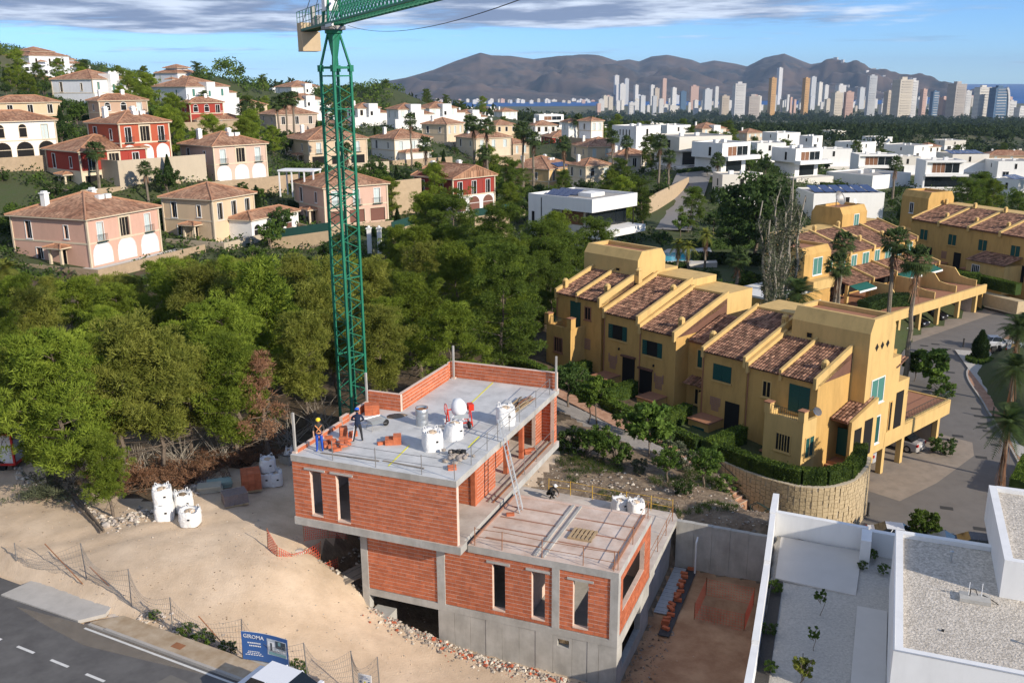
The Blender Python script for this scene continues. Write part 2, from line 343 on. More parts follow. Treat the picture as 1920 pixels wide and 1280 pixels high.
CUB=[
dict(x=1250,y=262,h=26,wl=26,wr=44,m=6.5,lab='white cube house behind the long shaded one',win='slot'),
dict(x=1640,y=276,h=18,wl=24,wr=30,m=6,lab='white cube with a flat cap in the fourth line',win='slot'),
dict(x=1770,y=282,h=18,wl=22,wr=36,m=6,lab='pale cube house right of the orange hip roof',win='slot'),
dict(x=1440,y=330,h=34,wl=40,wr=30,m=6.5,lab='cream cube house left of the pool deck',win='slot'),
dict(x=1880,y=296,h=16,wl=22,wr=30,m=6,lab='white cube below the wide orange roof',win='slot'),
dict(x=1192,y=282,h=44,wl=46,wr=46,m=7,lab='white cube house with four slit windows on its left wall',win='slit'),
dict(x=1272,y=312,h=54,wl=56,wr=98,m=7,lab='long white cube house above a shaded ground floor',win='over'),
dict(x=1352,y=327,h=57,wl=58,wr=52,m=7,lab='white cube house with a wide balcony behind a single palm',win='big'),
dict(x=1489,y=332,h=52,wl=45,wr=48,m=7,lab='white cube house with brown window and glass rail over a pool deck',win='big'),
dict(x=1418,y=303,h=34,wl=20,wr=52,m=6.5,lab='white cube house with a hedge of small cypresses at its foot',win='slit'),
dict(x=1530,y=312,h=32,wl=14,wr=62,m=6.5,lab='plain white cube house with one black slot window',win='slot'),
dict(x=1605,y=334,h=44,wl=12,wr=68,m=7,lab='white cube house with brown and dark glazing in a deep frame',win='frame'),
dict(x=1676,y=326,h=32,wl=10,wr=44,m=6.5,lab='off-white cube house between the two framed windows',win='slot'),
dict(x=1729,y=352,h=51,wl=15,wr=68,m=7,lab='white cube house with a framed long window on the right',win='frame'),
dict(x=1634,y=359,h=29,wl=86,wr=68,m=4,lab='wide low cream flat-roofed house below the framed windows',win='none',flat=1),
dict(x=1522,y=418,h=55,wl=34,wr=126,m=6.5,lab='white house with blue solar panels across its flat roof',win='slot',solar=1),
dict(x=1812,y=405,h=36,wl=128,wr=52,m=6,lab='white house with dark panels behind the ochre terraces',win='none',solar=1),
dict(x=1905,y=382,h=44,wl=44,wr=24,m=7,lab='white house with rooftop panels at the right picture edge',win='slot',solar=1),
dict(x=1605,y=292,h=24,wl=40,wr=34,m=6.5,lab='pale cube house with glass roof rail in the second line',win='slot'),
dict(x=1712,y=298,h=24,wl=54,wr=32,m=6.5,lab='cream cube house with roof boxes in the second line',win='slot'),
dict(x=1783,y=322,h=32,wl=30,wr=62,m=6.5,lab='white cube house with tilted roof panels near the right edge',win='slot',solar=1),
dict(x=1868,y=336,h=33,wl=26,wr=62,m=6.5,lab='long white cube house crossing the right picture edge',win='slot'),
dict(x=1522,y=282,h=26,wl=24,wr=18,m=6.5,lab='narrow white cube house standing tall in the third line',win='slot'),
dict(x=1456,y=274,h=24,wl=28,wr=42,m=6.5,lab='white cube house with beige side in the third line',win='slot'),
dict(x=1352,y=384,h=56,wl=10,wr=72,m=6.5,lab='pale corner house behind the big round pine',win='slot'),
dict(x=1011,y=240,h=24,wl=10,wr=46,m=6.5,lab='white stepped cube house right of the orange tiles',win='big'),
dict(x=868,y=216,h=14,wl=14,wr=22,m=6,lab='tiny white cube house at the foot of the tree belt',win='slot'),
dict(x=1560,y=262,h=16,wl=20,wr=24,m=6,lab='white gabled cube ahead of the dark tree belt',win='slot'),
dict(x=1690,y=276,h=15,wl=18,wr=26,m=6,lab='little pale cube house below the orange roof',win='slot'),
dict(x=152,y=143,h=20,wl=12,wr=18,m=6,lab='white flat villa on stilts by the tall left terrace',win='over'),
dict(x=205,y=158,h=22,wl=14,wr=30,m=6,lab='white flat villa among dark pines on the ridge',win='over'),
dict(x=262,y=168,h=22,wl=8,wr=30,m=6,lab='white flat villa left of the hipped turret',win='over'),
dict(x=452,y=182,h=16,wl=8,wr=24,m=6,lab='white flat villa alone among ridge trees',win='over'),
dict(x=512,y=184,h=18,wl=6,wr=24,m=6,lab='white flat villa just left of the crane on the ridge',win='over'),
dict(x=690,y=198,h=14,wl=8,wr=20,m=6,lab='white flat villa right of the mast at the forest edge',win='over'),
dict(x=745,y=200,h=14,wl=10,wr=20,m=6,lab='white flat villa beyond the stair tower house',win='over'),
dict(x=1215,y=250,h=18,wl=22,wr=30,m=6,lab='white flat house behind the slit-window cube',win='slot'),
dict(x=1130,y=252,h=16,wl=12,wr=24,m=6,lab='small white house beside the tiled tower houses',win='slot'),
dict(x=1885,y=368,h=22,wl=30,wr=40,m=5,lab='pale low house with a dark roof by the right edge',win='none',solar=1),
]
for h in VIL+CUB:
 h['D']=F*h['m']/h['h'];h['P']=atd(h['x'],h['y'],h['D'])
 k=h['wl']/max(h['wr'],1);psi=math.atan(min(max(k,.35),1.6));al=math.atan2(h['x']-960,F)
 h['rz']=psi-al
 h['Lr']=min(h['wr']*h['D']/F/math.cos(psi),30);h['Ll']=min(max(h['wl']*h['D']/F/math.sin(psi),6.5),26)
 # ---------------------------------------------------------------- ground
CT=[]
def ct(x,y,z):CT.append((x,y,z))
for h in VIL+CUB:
 if h['D']<700:
  ct(h['P'].x,h['P'].y,h['P'].z-.1)
  a=h['rz']+R(45);r_=(h['Lr']+h['Ll'])*.6
  ct(h['P'].x+math.cos(a)*r_,h['P'].y+math.sin(a)*r_,h['P'].z+.2)
for px,py,z in[(300,970,5.3),(480,1000,5.2),(500,1050,5.0),(555,1060,4.5),(150,1000,5.2),(20,940,5.4),(100,900,5.4),(400,900,5.2),(520,870,5.0),(640,1110,3.2),
(690,1140,1.9),(760,1175,1.4),(836,1200,1.0),(909,1222,.8),(990,1246,.65),(1116,1275,.5),(700,1250,1.7),(560,1190,3.0),(430,1130,4.2),(300,1080,4.9),
(1100,860,2.8),(1290,905,2.7),(1430,975,2.6),(1180,850,2.4),(1330,850,1.2),(1420,930,1.0),(1060,770,2.6),(1000,690,2.5)]:
 P=at(px,py,z);ct(P.x,P.y,P.z)
for P in[(-30,80,3.2),(-20,95,1.2),(-42,98,2.6),(0,100,1.2),(-10,120,1.5),(-25,115,2.2),(-14,62,4.6),(-30,64,4.9),(-45,75,4.5),(-60,60,5.5),(-75,80,6),(-60,95,4),
(-70,115,6),(-45,30,5.0),(-20,20,4.2),(0,15,3.0),(25,10,2.0),(60,20,-1),(60,60,-3),(80,90,-3),(20,120,-.5),(30,140,-.5),(40,150,-1),(60,150,-2),(12,130,0),
(90,140,-2.5),(100,180,-1),(-150,100,14),(-150,200,22),(-200,350,40),(-260,480,52),(-120,420,36),(-60,480,26),(0,520,8),(80,520,-2),(200,400,-4),(300,250,-4),(200,120,-4),
(120,60,-4),(-300,200,30),(-400,400,55),(-400,700,60),(-150,700,24),(0,700,-2),(150,700,-10),(350,700,-12),(700,600,-20),(600,200,-10),
(0,1000,-24),(300,1000,-26),(-300,1000,20),(-600,1000,50),(900,1000,-30),(0,1500,-44),(600,1500,-46),(-500,1500,-20),(1300,1500,-48),(0,2200,-66),(800,2200,-68),(-800,2200,-60),(1500,2200,-70)]:
 ct(*P)
ct_a=np.array(CT);cxy=ct_a[:,:2]*1.0
def kern(d):return d
A=kern(np.hypot(cxy[:,None,0]-cxy[None,:,0],cxy[:,None,1]-cxy[None,:,1]))-1.2*np.eye(len(cxy))
A=np.block([[A,np.ones((len(cxy),1))],[np.ones((1,len(cxy))),np.zeros((1,1))]])
wts=np.linalg.solve(A,np.append(ct_a[:,2],0))
def hbase(X,Y):
 X=np.atleast_1d(np.asarray(X,float));Y=np.atleast_1d(np.asarray(Y,float));o=np.zeros(X.shape)
 fl,yl,ol=X.ravel(),Y.ravel(),np.zeros(X.size)
 for i in range(0,len(fl),4000):
  d=np.hypot(fl[i:i+4000,None]-cxy[None,:,0],yl[i:i+4000,None]-cxy[None,:,1]);ol[i:i+4000]=kern(d)@wts[:-1]+wts[-1]
  # far plain down to the coast
 r=np.hypot(fl,yl);k=np.clip((r-1600)/900,0,1);far=np.maximum(-47-(r-1600)*.026,-82.)
 ol=ol*(1-k)+far*k
 return ol.reshape(o.shape)
def smooth01(x):x=np.clip(x,0,1);return x*x*(3-2*x)
ROADZ=-3.5
# the street below the site: edge line direction and the side towards the site
STZ=4.3;SA=at(234,1206,STZ);SB=at(363,1254,STZ);SE=(SB-SA).normalized();SN=Vector((-SE.y,SE.x,0))
def st(a,b,z=0.):P=SA+SE*a+SN*b;return Vector((P.x,P.y,STZ+z))
# the estate road: centre line (pixel on the road plane) and half width
RC=[at(1690,1060,ROADZ),at(1760,980,ROADZ),at(1790,880,ROADZ),at(1765,760,ROADZ),at(1745,690,ROADZ),at(1800,630,ROADZ),at(1900,590,ROADZ),at(2100,545,ROADZ)]
RW=[9,7.5,5.2,4.0,3.6,4.2,5.,6.]
def seg_d(X,Y,A_,B_):
 dx,dy=B_[0]-A_[0],B_[1]-A_[1];t=np.clip(((X-A_[0])*dx+(Y-A_[1])*dy)/(dx*dx+dy*dy),0,1)
 return np.hypot(X-A_[0]-t*dx,Y-A_[1]-t*dy),t
def ground(X,Y,rough=True):
 X=np.asarray(X,float);Y=np.asarray(Y,float);z=hbase(X,Y).reshape(X.shape)
 u=(X-BX)*math.cos(YAW)+(Y-BY)*math.sin(YAW);v=-(X-BX)*math.sin(YAW)+(Y-BY)*math.cos(YAW)
 p=X*math.cos(RYAW)+Y*math.sin(RYAW);q=-X*math.sin(RYAW)+Y*math.cos(RYAW)
 def rect(a,b,c,d,zz,e=.35):
  nonlocal z
  k=smooth01(np.minimum(np.minimum((a-c[0])/e+.5,(c[1]-a)/e+.5),np.minimum((b-d[0])/e+.5,(d[1]-b)/e+.5)))
  z=z*(1-k)+zz*k
  # platform of the near terrace row, its gardens stepping down with the units
 rect(p,q,(-64,-35.5),(57.8,75),np.clip(-.5+(-35-p)*.1,-.6,2.2),1.2)
 rect(p,q,(-64,-39.6),(52.4,57.8),np.clip(-.2+(-35-p)*.1,-.2,2.4)+.08,2.4);rect(p,q,(-39.8,-34.6),(51.6,55.6),np.clip(.1-(p+39.4)*.48,-3.6,.2)-.25,1.0);rect(p,q,(-39.2,-35.5),(55.3,57.8),-.1,.5)
 # land beyond the row, second row platforms
 dmin=np.full(X.shape,1e9)
 for A_,B_,w0,w1 in zip(RC[:-1],RC[1:],RW[:-1],RW[1:]):
  d,t=seg_d(X,Y,A_,B_);dmin=np.minimum(dmin,d-(w0+(w1-w0)*t))
 k=smooth01(1-(dmin-.5)/np.where(p>-27,14.,2.5));z=z*(1-k)+(ROADZ-.12)*k
 rect(p,q,(-35.2,-22),(66.2,85),ROADZ-.12,.8) # garage forecourt
 rect(p,q,(-44,-34.8),(71.5,88),ROADZ-.3,.5)
 # excavation: house footprint and pit
 rect(u,v,(-5.4,7.9),(.9,13.2),.25,.8);uw=13.0+.054*(13-v);rect(u,v,(7.4,uw),(-8,14.1),.25,.3);rect(u,v,(-8.5,-5.0),(1.8,8),1.6,2.2)
 rect(u,v,(8.5,13.2),(14.4,17.4),3.0,1.6);rect(u,v,(uw,40),(-12,13.4),3.42,.4) # neighbour's garden
 sb_=(X-SA.x)*SN.x+(Y-SA.y)*SN.y;k=smooth01((2.3-sb_)/1.0)*smooth01((45-np.abs(X+14))/8);z=z*(1-k)+(STZ-.22)*k
 rect(u,v,(10.2,12.3),(8.6,10.4),-.8,.35)
 for o_ in(0.,1.7):
  rx=X+30-(Y-40)*.25-4*np.sin((Y-36)*.16)-o_;cx_=Y-(44.5+.22*(X+18)+1.3*np.sin((X+20)*.28)+o_);z=z-.10*np.exp(-(cx_/.3)**2)*(X<-9.5)*(X>-34)*(Y>40.5)
 z=z # trench
 if rough:
  z=z+(.035*np.sin(X*.9+np.sin(Y*.7))+.03*np.sin(Y*1.1+X*.45))*np.clip((60-np.hypot(X,Y-45))/20,0,1)
 return z
def gz(x,y):return float(ground(np.array([x]),np.array([y]),False)[0])
def axis(lo,hi,f0,f1,fine,grow=1.12,mx=60):
 a=list(np.arange(f0,f1+1e-6,fine));s_=fine
 while a[-1]<hi:s_=min(s_*grow,mx);a.append(a[-1]+s_)
 s_=fine
 while a[0]>lo:s_=min(s_*grow,mx);a.insert(0,a[0]-s_)
 return np.array(a)
gx=axis(-3500,3800,-40,42,.42,1.10,90);gy=axis(-60,4200,26,82,.42,1.10,90)
GX,GY=np.meshgrid(gx,gy);GZ=ground(GX,GY)
rr=rng.normal(0,1,GX.shape);near=np.clip((45-np.hypot(GX,GY-48))/12,0,1);GZ=GZ+rr*.018*near
def grid_mesh(name,X,Y,Z,mats):
 ny,nx=X.shape;me=bpy.data.meshes.new(name);V=np.stack([X,Y,Z],-1).reshape(-1,3).astype(np.float32)
 me.vertices.add(len(V));me.vertices.foreach_set('co',V.ravel())
 i=(np.arange(ny-1)[:,None]*nx+np.arange(nx-1)[None,:]).ravel();Q=np.stack([i,i+1,i+nx+1,i+nx],-1).astype(np.int32)
 me.loops.add(Q.size);me.loops.foreach_set('vertex_index',Q.ravel());me.polygons.add(len(Q));me.polygons.foreach_set('loop_start',np.arange(0,Q.size,4,dtype=np.int32))
 me.polygons.foreach_set('use_smooth',[True]*len(Q))
 for m_ in mats:me.materials.append(m_)
 me.update(calc_edges=True);return me,Q
m_scrub=mat('scrub_earth',(.075,.085,.035),.95,.3,.5,col2=(.05,.07,.022),bump=.5,bscale=3)
m_sand=mat('pale_sandy_earth',(.55,.415,.285),.95,.12,.35,col2=(.64,.50,.36),bump=.5,bscale=13,detail=10,stain=.14)
m_redsoil=mat('reddish_soil',(.36,.20,.11),.95,.2,.7,col2=(.46,.29,.17),bump=.5,bscale=7,detail=8)
m_dirt=mat('brown_dirt',(.17,.12,.08),.95,.3,1.2,col2=(.25,.19,.13),bump=.8,bscale=5)
m_forest=mat('forest_floor',(.075,.055,.035),.95,.3,1.0,col2=(.12,.085,.05),bump=.6,bscale=4)
m_plain=mat('far_plain',(.07,.085,.035),.95,.35,.008,col2=(.13,.115,.06),detail=9)
m_whitegravel=mat('white_gravel',(.46,.43,.385),.95,.3,9,bump=.9,bscale=14,detail=3)
m_garden=mat('grey_garden_gravel',(.30,.27,.24),.95,.3,3,bump=.7,bscale=9)
gme,Q=grid_mesh('ground',GX,GY,GZ,[m_scrub,m_sand,m_redsoil,m_dirt,m_forest,m_plain,m_whitegravel,m_garden])
fx=(GX[:-1,:-1]+GX[1:,1:])/2;fy=(GY[:-1,:-1]+GY[1:,1:])/2
u=(fx-BX)*math.cos(YAW)+(fy-BY)*math.sin(YAW);v=-(fx-BX)*math.sin(YAW)+(fy-BY)*math.cos(YAW)
p_=fx*math.cos(RYAW)+fy*math.sin(RYAW);q_=-fx*math.sin(RYAW)+fy*math.cos(RYAW)
mi=np.zeros(fx.shape,np.int32);rrd=np.hypot(fx,fy)
mi[rrd>520]=5
wob=1.3*np.sin(fx*.6)+.8*np.sin(fx*1.7+1)+.5*np.sin(fx*3.1)
# sandy platform: left and in front of the house, up to the edge of the pines
EDGE=[at(-60,850,5.2),at(60,880,5.2),at(200,968,5.2),at(290,965,5.2),at(375,900,5.1),at(480,868,5),at(560,835,5),at(640,800,5)]
ex=np.array([e.x for e in EDGE]);ey=np.array([e.y for e in EDGE])
edge=np.interp(fx,ex,ey)
mi[(fy>edge+wob*.5)&(fx<12)&(fy<150)&(rrd<130)]=4
mi[(fy<=edge+wob*.5)&(fx<3.4)&(fx>-80)]=1
mi[(v<.9)&(u<8)&(fx>-80)]=1
mi[(u>7.4)&(u<13.0+.054*(13-v))&(v<13.6)]=2
mi[(u>-9.2)&(u<7.6)&(v>.9)&(v<14)]=3
mi[(u>-2)&(u<14)&(v>=13.4)&(q_<52)]=3
mi[(p_>-48)&(p_<-33)&(q_>46)&(q_<56)]=3
mi[(p_>-62)&(p_<-38)&(q_>49.5+.4*np.sin(fx*2))&(q_<54.5)]=7
mi[(u>13.0+.054*(13-v))&(u<40)&(v<13.4)&(v>-12)]=6
gme.polygons.foreach_set('material_index',mi.ravel())
put('ground',gme,kind='structure')
# sea
m_sea=mat('sea_water',(.012,.085,.27),.7,.12,.0006,spec=.15,col2=(.016,.10,.31))
sb=MB();n_=96;ring=[(math.cos(2*math.pi*k/n_)*20000,math.sin(2*math.pi*k/n_)*20000)for k in range(n_)]
sb.poly([(x,y,-85)for x,y in ring]);sb.build('sea',m_sea,kind='structure')
# far mountain range: silhouette read as directions, placed at its own distance and height
SIL=[(560,168),(640,170),(700,163),(730,153),(770,146),(820,132),(860,116),(890,106),(905,101),(925,106),(960,107),(1000,113),(1040,109),(1080,106),(1125,108),(1150,116),(1172,113),(1190,117),(1212,108),(1240,105),(1285,114),(1300,120),(1325,115),(1365,121),(1385,126),(1415,110),(1450,103),(1485,117),(1500,122),(1540,115),(1560,121),(1585,121),(1610,132),(1640,137),(1680,153),(1720,164),(1790,170),(1900,172)]
SILX=np.array([s_[0]for s_ in SIL],float);SILY=np.array([s_[1]for s_ in SIL],float)
px=np.linspace(520,1860,420);crest=np.interp(px,SILX,SILY)
def vn(x,y,s_,seed):
 r_=np.random.default_rng(seed);G=r_.random((64,64));x=x/s_;y=y/s_;xi=np.floor(x).astype(int);yi=np.floor(y).astype(int);fx_=smooth01(x-xi);fy_=smooth01(y-yi)
 g=lambda a,b:G[a%64,b%64]
 return(g(xi,yi)*(1-fx_)+g(xi+1,yi)*fx_)*(1-fy_)+(g(xi,yi+1)*(1-fx_)+g(xi+1,yi+1)*fx_)*fy_
rows=90;MX=np.zeros((rows,len(px)));MY=MX.copy();MZ=MX.copy()
for j in range(rows):
 t=j/(rows-1)*1.25 # 0 foot, 1 crest, beyond: the far side
 for i,x in enumerate(px):
  D1=7600+900*math.sin(x*.006);D0=5200
  D=D0+(D1-D0)*t
  zc=atd(x,crest[i],D1).z;d=ray(x,400);MX[j,i]=d[0]/d[1]*D;MY[j,i]=D
  prof=math.sin(min(t,1)*math.pi/2)**1.25 if t<=1 else 1-(t-1)*2.2
  MZ[j,i]=-84+(zc+84)*prof
skew=MX+.75*(MY-7000) # gullies run obliquely down to the plain
rid=np.abs(vn(skew+9000,MY*.35+9000,620,3)-.5)*2;rid2=np.abs(vn(skew+9000,MY*.5+9000,230,5)-.5)*2;rid3=vn(MX+9000,MY+9000,110,8)-.5
tt=np.linspace(0,1.25,rows)[:,None];amp=np.clip(1-np.abs(tt-.5)/.5,0,1)
MZ=MZ+amp*((rid-.5)*200+(rid2-.5)*150+rid3*60+(vn(MX*1.3+9000,MY+9000,55,12)-.5)*34)
m_mount=mat('mountain_rock_and_scrub',(.135,.095,.075),.95,.3,.0042,col2=(.018,.027,.034),bump=.0,detail=9)
mme,_=grid_mesh('mountain',MX,MY,MZ,[m_mount]);put('mountain',mme,kind='structure')
# ---------------------------------------------------------------- house under construction
m_brick=mat('red_clay_block',(.46,.125,.055),.85,.16,3.0,isl=.12,objr=.12,bump=.25,bscale=20,col2=(.52,.16,.075))
m_mortar=mat('mortar',(.66,.50,.41),.95,.2,4)
m_conc=mat('fair_concrete',(.40,.385,.35),.85,.10,1.1,bump=.12,bscale=12,col2=(.47,.455,.42),stain=.22,detail=8)
m_slab=mat('slab_screed',(.50,.50,.49),.8,.09,.6,col2=(.60,.60,.59),stain=.18,detail=9)
m_dusty=mat('dusty_slab',(.52,.44,.37),.85,.14,.8,col2=(.62,.55,.48),stain=.16,detail=9)
m_pink=mat('pink_dusty_slab',(.58,.43,.34),.9,.12,.9,col2=(.66,.55,.47),stain=.2,detail=9)
m_steel=mat('grey_steel',(.30,.29,.28),.5,.2,3,metal=.6)
m_rust=mat('rusty_steel',(.30,.13,.06),.8,.25,4)
m_wood=mat('plank_wood',(.42,.30,.17),.85,.3,2,isl=.25)
m_dwood=mat('grey_board',(.24,.20,.16),.9,.3,2,isl=.3)
m_bag=mat('white_woven_bag',(.80,.79,.77),.7,.06,3,bump=.5,bscale=6)
m_black=mat('black_print',(.02,.02,.02),.7,.1)
m_white=mat('white_paint',(.80,.80,.80),.6,.03,1)
m_galv=mat('galvanised_sheet',(.52,.55,.57),.42,.12,3,metal=.75)
m_yellow=mat('yellow_tape',(.80,.74,.05),.6,.05)
m_alu=mat('aluminium',(.66,.66,.64),.4,.08,3,metal=.7)
m_redp=mat('red_machine_paint',(.60,.035,.015),.45,.1,3)
HOUSE=thing('construction_house','unfinished red block house with concrete slabs below the green crane','house',bl(0,0,0),YAW)
def mk(name,mb,mats,parent=HOUSE,**k):return mb.build(name,mats,parent,**k)
NBRICK=[0];BR={}
def brick_mesh(l):
 k=round(l*50)/50
 if k not in BR:BR[k]=MB().box(-k/2,k/2,0,.07,-.0875,.0875).mesh('brick',m_brick)
 return BR[k]
def brickwall(name,axis_,c0,s0,s1,z0,z1,holes=(),t=.24,single=False,seed=0,ragged=None):
 """axis 'f': face at v=c0 looking to -v, s=u; 'r': face at u=c0 looking to +u, s=v; 'l': face at u=c0 looking to -u; 'b': looks to +v"""
 fn={'f':lambda s,d,z:(s,c0+d,z),'r':lambda s,d,z:(c0-d,s,z),'l':lambda s,d,z:(c0+d,s,z),'b':lambda s,d,z:(s,c0-d,z)}[axis_]
 core=MB();wall_cells(core,s0,s1,z0,z1,t-.014,holes,lambda s,d,z:fn(s,d+.014,z))
 w=mk(name,core,m_mortar)
 rj=random.Random(seed);joined=MB();rows=max(1,round((z1-z0)/.2));rh=(z1-z0)/rows
 for r in range(rows):
  zc=z0+rh*(r+.5);iv=[(s0,s1)]
  for h in holes:
   if h[2]-.02<zc<h[3]+.02:
    nv=[]
    for a,b in iv:
     if h[1]<=a or h[0]>=b:nv.append((a,b));continue
     if h[0]>a:nv.append((a,h[0]))
     if h[1]<b:nv.append((h[1],b))
    iv=nv
  off=(.25 if r%2 else 0.)+rj.uniform(-.05,.05)
  for a,b in iv:
   k=math.floor((a-off)/.5)
   while off+k*.5<b:
    x0,x1=max(a,off+k*.5),min(b,off+k*.5+.5);k+=1
    if x1-x0<.05:continue
    l=x1-x0-.02;dj=rj.uniform(-.004,.004);hz=(rh-.034)/.175
    if single and NBRICK[0]<300:
     NBRICK[0]+=1
     o=put('brick',brick_mesh(l),w);o.location=fn((x0+x1)/2,dj,zc);o.scale=(1,1,hz)
     o.rotation_euler=(rj.uniform(-.006,.006),0,{'f':0,'r':R(90),'l':R(-90),'b':R(180)}[axis_])
    else:
     joined.box(x0+.01,x1-.01,dj,dj+.07,zc-rh/2+.017,zc+rh/2-.017,0,lambda P:fn(*P))
 if joined.v:mk('brick_courses',joined,m_brick,w,kind='stuff')
 return w
LP=[(-9.05,0),(0,0),(0,14.55),(-7.1,14.55),(-7.1,7.7),(-9.05,7.7)]
mk('roof_slab',MB().prism(LP,9.67,10.,0,1),[m_conc,m_slab])
mk('floor_slab',MB().prism([(-9.05,-.03),(.16,-.03),(.16,.7),(.02,.7),(.02,14.55),(-7.1,14.55),(-7.1,7.7),(-9.05,7.7)],6.27,6.67,0,1),[m_conc,m_dusty])
mk('lower_roof_slab',MB().prism([(.18,.72),(7.62,.72),(7.62,6.95),(.18,6.95)],6.09,6.45,0,1),[m_conc,m_pink])
mk('terrace_slab',MB().prism([(-3,6.97),(7.62,6.97),(7.62,13.75),(7.3,14.4),(-3,14.75)],2.92,3.2,0,1),[m_conc,m_dusty])
# upper storey
UW=[(-8.0,-7.37,6.93,9.33),(-6.52,-5.80,6.86,9.33)]
brickwall('front_upper_wall','f',.03,-9.02,-.02,6.67,9.67,UW,single=True,seed=1)
for a,b,c,d in UW:
 mk('lintel',MB().box(a-.3,b+.25,-.02,.2,9.335,9.43),m_conc)
 mk('window_sill',MB().box(a,b,.0,.26,c-.06,c+.01),m_mortar)
brickwall('left_upper_wall','l',-9.03,.28,7.68,6.67,9.67,seed=2)
brickwall('step_upper_wall','b',7.69,-9.0,-7.1,6.67,9.67,seed=21)
brickwall('rear_left_wall','l',-7.08,7.9,14.5,6.67,9.67,seed=3)
brickwall('rear_upper_wall','f',14.3,-6.85,-.15,6.67,9.67,seed=4)
brickwall('terrace_side_wall','f',4.35,-4.0,-1.05,6.67,9.67,seed=5)
brickwall('terrace_back_wall','r',-4.0,.3,4.35,6.67,9.67,[(.9,3.4,6.8,8.9)],seed=6)
brickwall('right_upper_wall','r',-1.0,4.37,7.0,6.67,9.67,seed=7,single=True)
brickwall('recess_wall','r',-1.9,7.0,11.0,6.67,9.67,[(7.2,8.4,6.7,9.3)],seed=8)
brickwall('right_pier_wall','r',-1.0,13.2,14.28,6.67,9.67,seed=9)
brickwall('right_end_wall','r',-.12,14.05,14.5,6.67,9.67,seed=10)
for vv in(4.30,8.7,11.05):mk('brick_column',MB().box(-1.25,-1.0,vv,vv+.26,6.67,9.67),m_brick)
mk('inner_partition',MB().box(-4.1,-3.95,7,14.2,6.67,9.6),m_mortar)
# lower storey
for nm,a,b,z0 in(('column',-5.75,-5.37,.8),('column',-1.5,-1.08,2.98),('column',4.44,4.8,2.98),('column',7.24,7.62,2.98)):
 mk(nm,MB().box(a,b,.715,1.1,z0,6.085 if a>-2 else 6.26),m_conc)
brickwall('front_bay_wall','f',.76,-5.37,-1.5,3.0,6.26,seed=11)
LW1=[(1.42,2.07,3.3,5.72),(3.42,4.08,3.25,5.72)];LW2=[(5.46,6.18,3.25,5.66)]
brickwall('front_lower_wall','f',.76,-1.08,4.44,3.0,6.08,LW1,seed=12)
brickwall('front_end_wall','f',.76,4.8,7.24,3.0,6.08,LW2,seed=13)
for a,b,c,d in LW1+LW2:
 mk('lintel',MB().box(a-.28,b+.26,.72,.95,d+.005,d+.12),m_conc);mk('window_sill',MB().box(a,b,.74,1.0,c-.06,c+.01),m_mortar)
RWIN=[(1.6,5.7,4.05,5.75)]
brickwall('right_lower_wall','r',7.6,1.1,6.93,3.0,6.08,RWIN,seed=14)
mk('sill_beam',MB().box(-5.74,7.62,.722,1.1,2.62,2.975),m_conc);mk('sill_beam',MB().box(7.25,7.618,1.105,6.95,2.62,2.975),m_conc)
bm_=MB();panels=[-1.5,-.62,.22,1.05,1.9,2.78,3.62,4.5,5.45,6.2,6.75,7.62]
for i,(a,b)in enumerate(zip(panels[:-1],panels[1:])):
 hz=[(4.72,5.3,2.05,2.45)]if a<5<b else[]
 w_=MB();wall_cells(w_,a+.008,b-.008,-.6,2.615,.3,hz,lambda s,d,z,k=i:(s,.73+.008*(k*7%3)+d,z));mk('basement_panel',w_,m_conc)
w_=MB();wall_cells(w_,1.06,6.95,-.6,2.615,.3,[(1.7,5.2,.95,2.3)],lambda s,d,z:(7.6-d,s,z));mk('basement_side_wall',w_,m_conc)
mk('basement_back_wall',MB().box(-5.4,7.3,6.97,7.2,-.4,2.9),m_conc);mk('terrace_side_wall_lower',MB().box(7.1,7.35,7.0,13.4,-.4,2.9),m_conc)
mk('basement_left_wall',MB().box(-1.5,-1.2,1.1,6.9,-.4,2.6),m_conc)
mk('ground_floor_slab',MB().box(-5.7,7.2,1.12,6.95,2.65,2.96),m_conc)
brickwall('undercroft_wall','f',5.4,-9.0,-5.4,3.0,6.25,seed=15);mk('undercroft_beam',MB().box(-9.0,-5.4,5.36,5.75,2.6,2.98),m_conc)
mk('column',MB().box(-7.35,-7.0,5.1,5.38,1.4,6.26),m_conc)
mk('inner_back_wall',MB().box(.2,7.3,6.7,6.93,3.0,6.08),m_mortar);mk('inner_partition',MB().box(-5.3,0,5.0,5.2,3.0,6.2),m_mortar);mk('inner_partition',MB().box(3.0,3.15,1.2,6.7,3.0,6.08),m_mortar)
mk('footing',MB().box(-5.2,-4.1,.2,1.2,.6,1.85),m_conc)
mk('lower_rear_wall',MB().box(.2,7.4,6.96,7.15,3.2,6.08),m_conc)
# roof parapets
brickwall('rear_parapet','f',14.3,-7.0,-.08,10,11.02,seed=16);brickwall('left_parapet','r',-6.88,7.72,13.7,10,11.02,seed=17,t=.2)
brickwall('step_parapet','f',7.5,-8.98,-6.9,10,11.0,seed=18,t=.2)
brickwall('rear_parapet_return','r',-6.98,13.9,14.28,10,11.05,seed=19,t=.1)
lp=[(.3,1.2,1),(1.35,2.4,1),(2.55,3.3,1),(3.4,4.4,1),(4.5,5.2,2),(5.3,6.2,1),(6.25,7.3,2)]
for a,b,r_ in lp:brickwall('edge_course','r',-8.8,a,b,10,10+.22*r_,seed=int(a*10),t=.2)
m_strip=mat('dusty_red_strip',(.36,.19,.13),.9,.25,4)
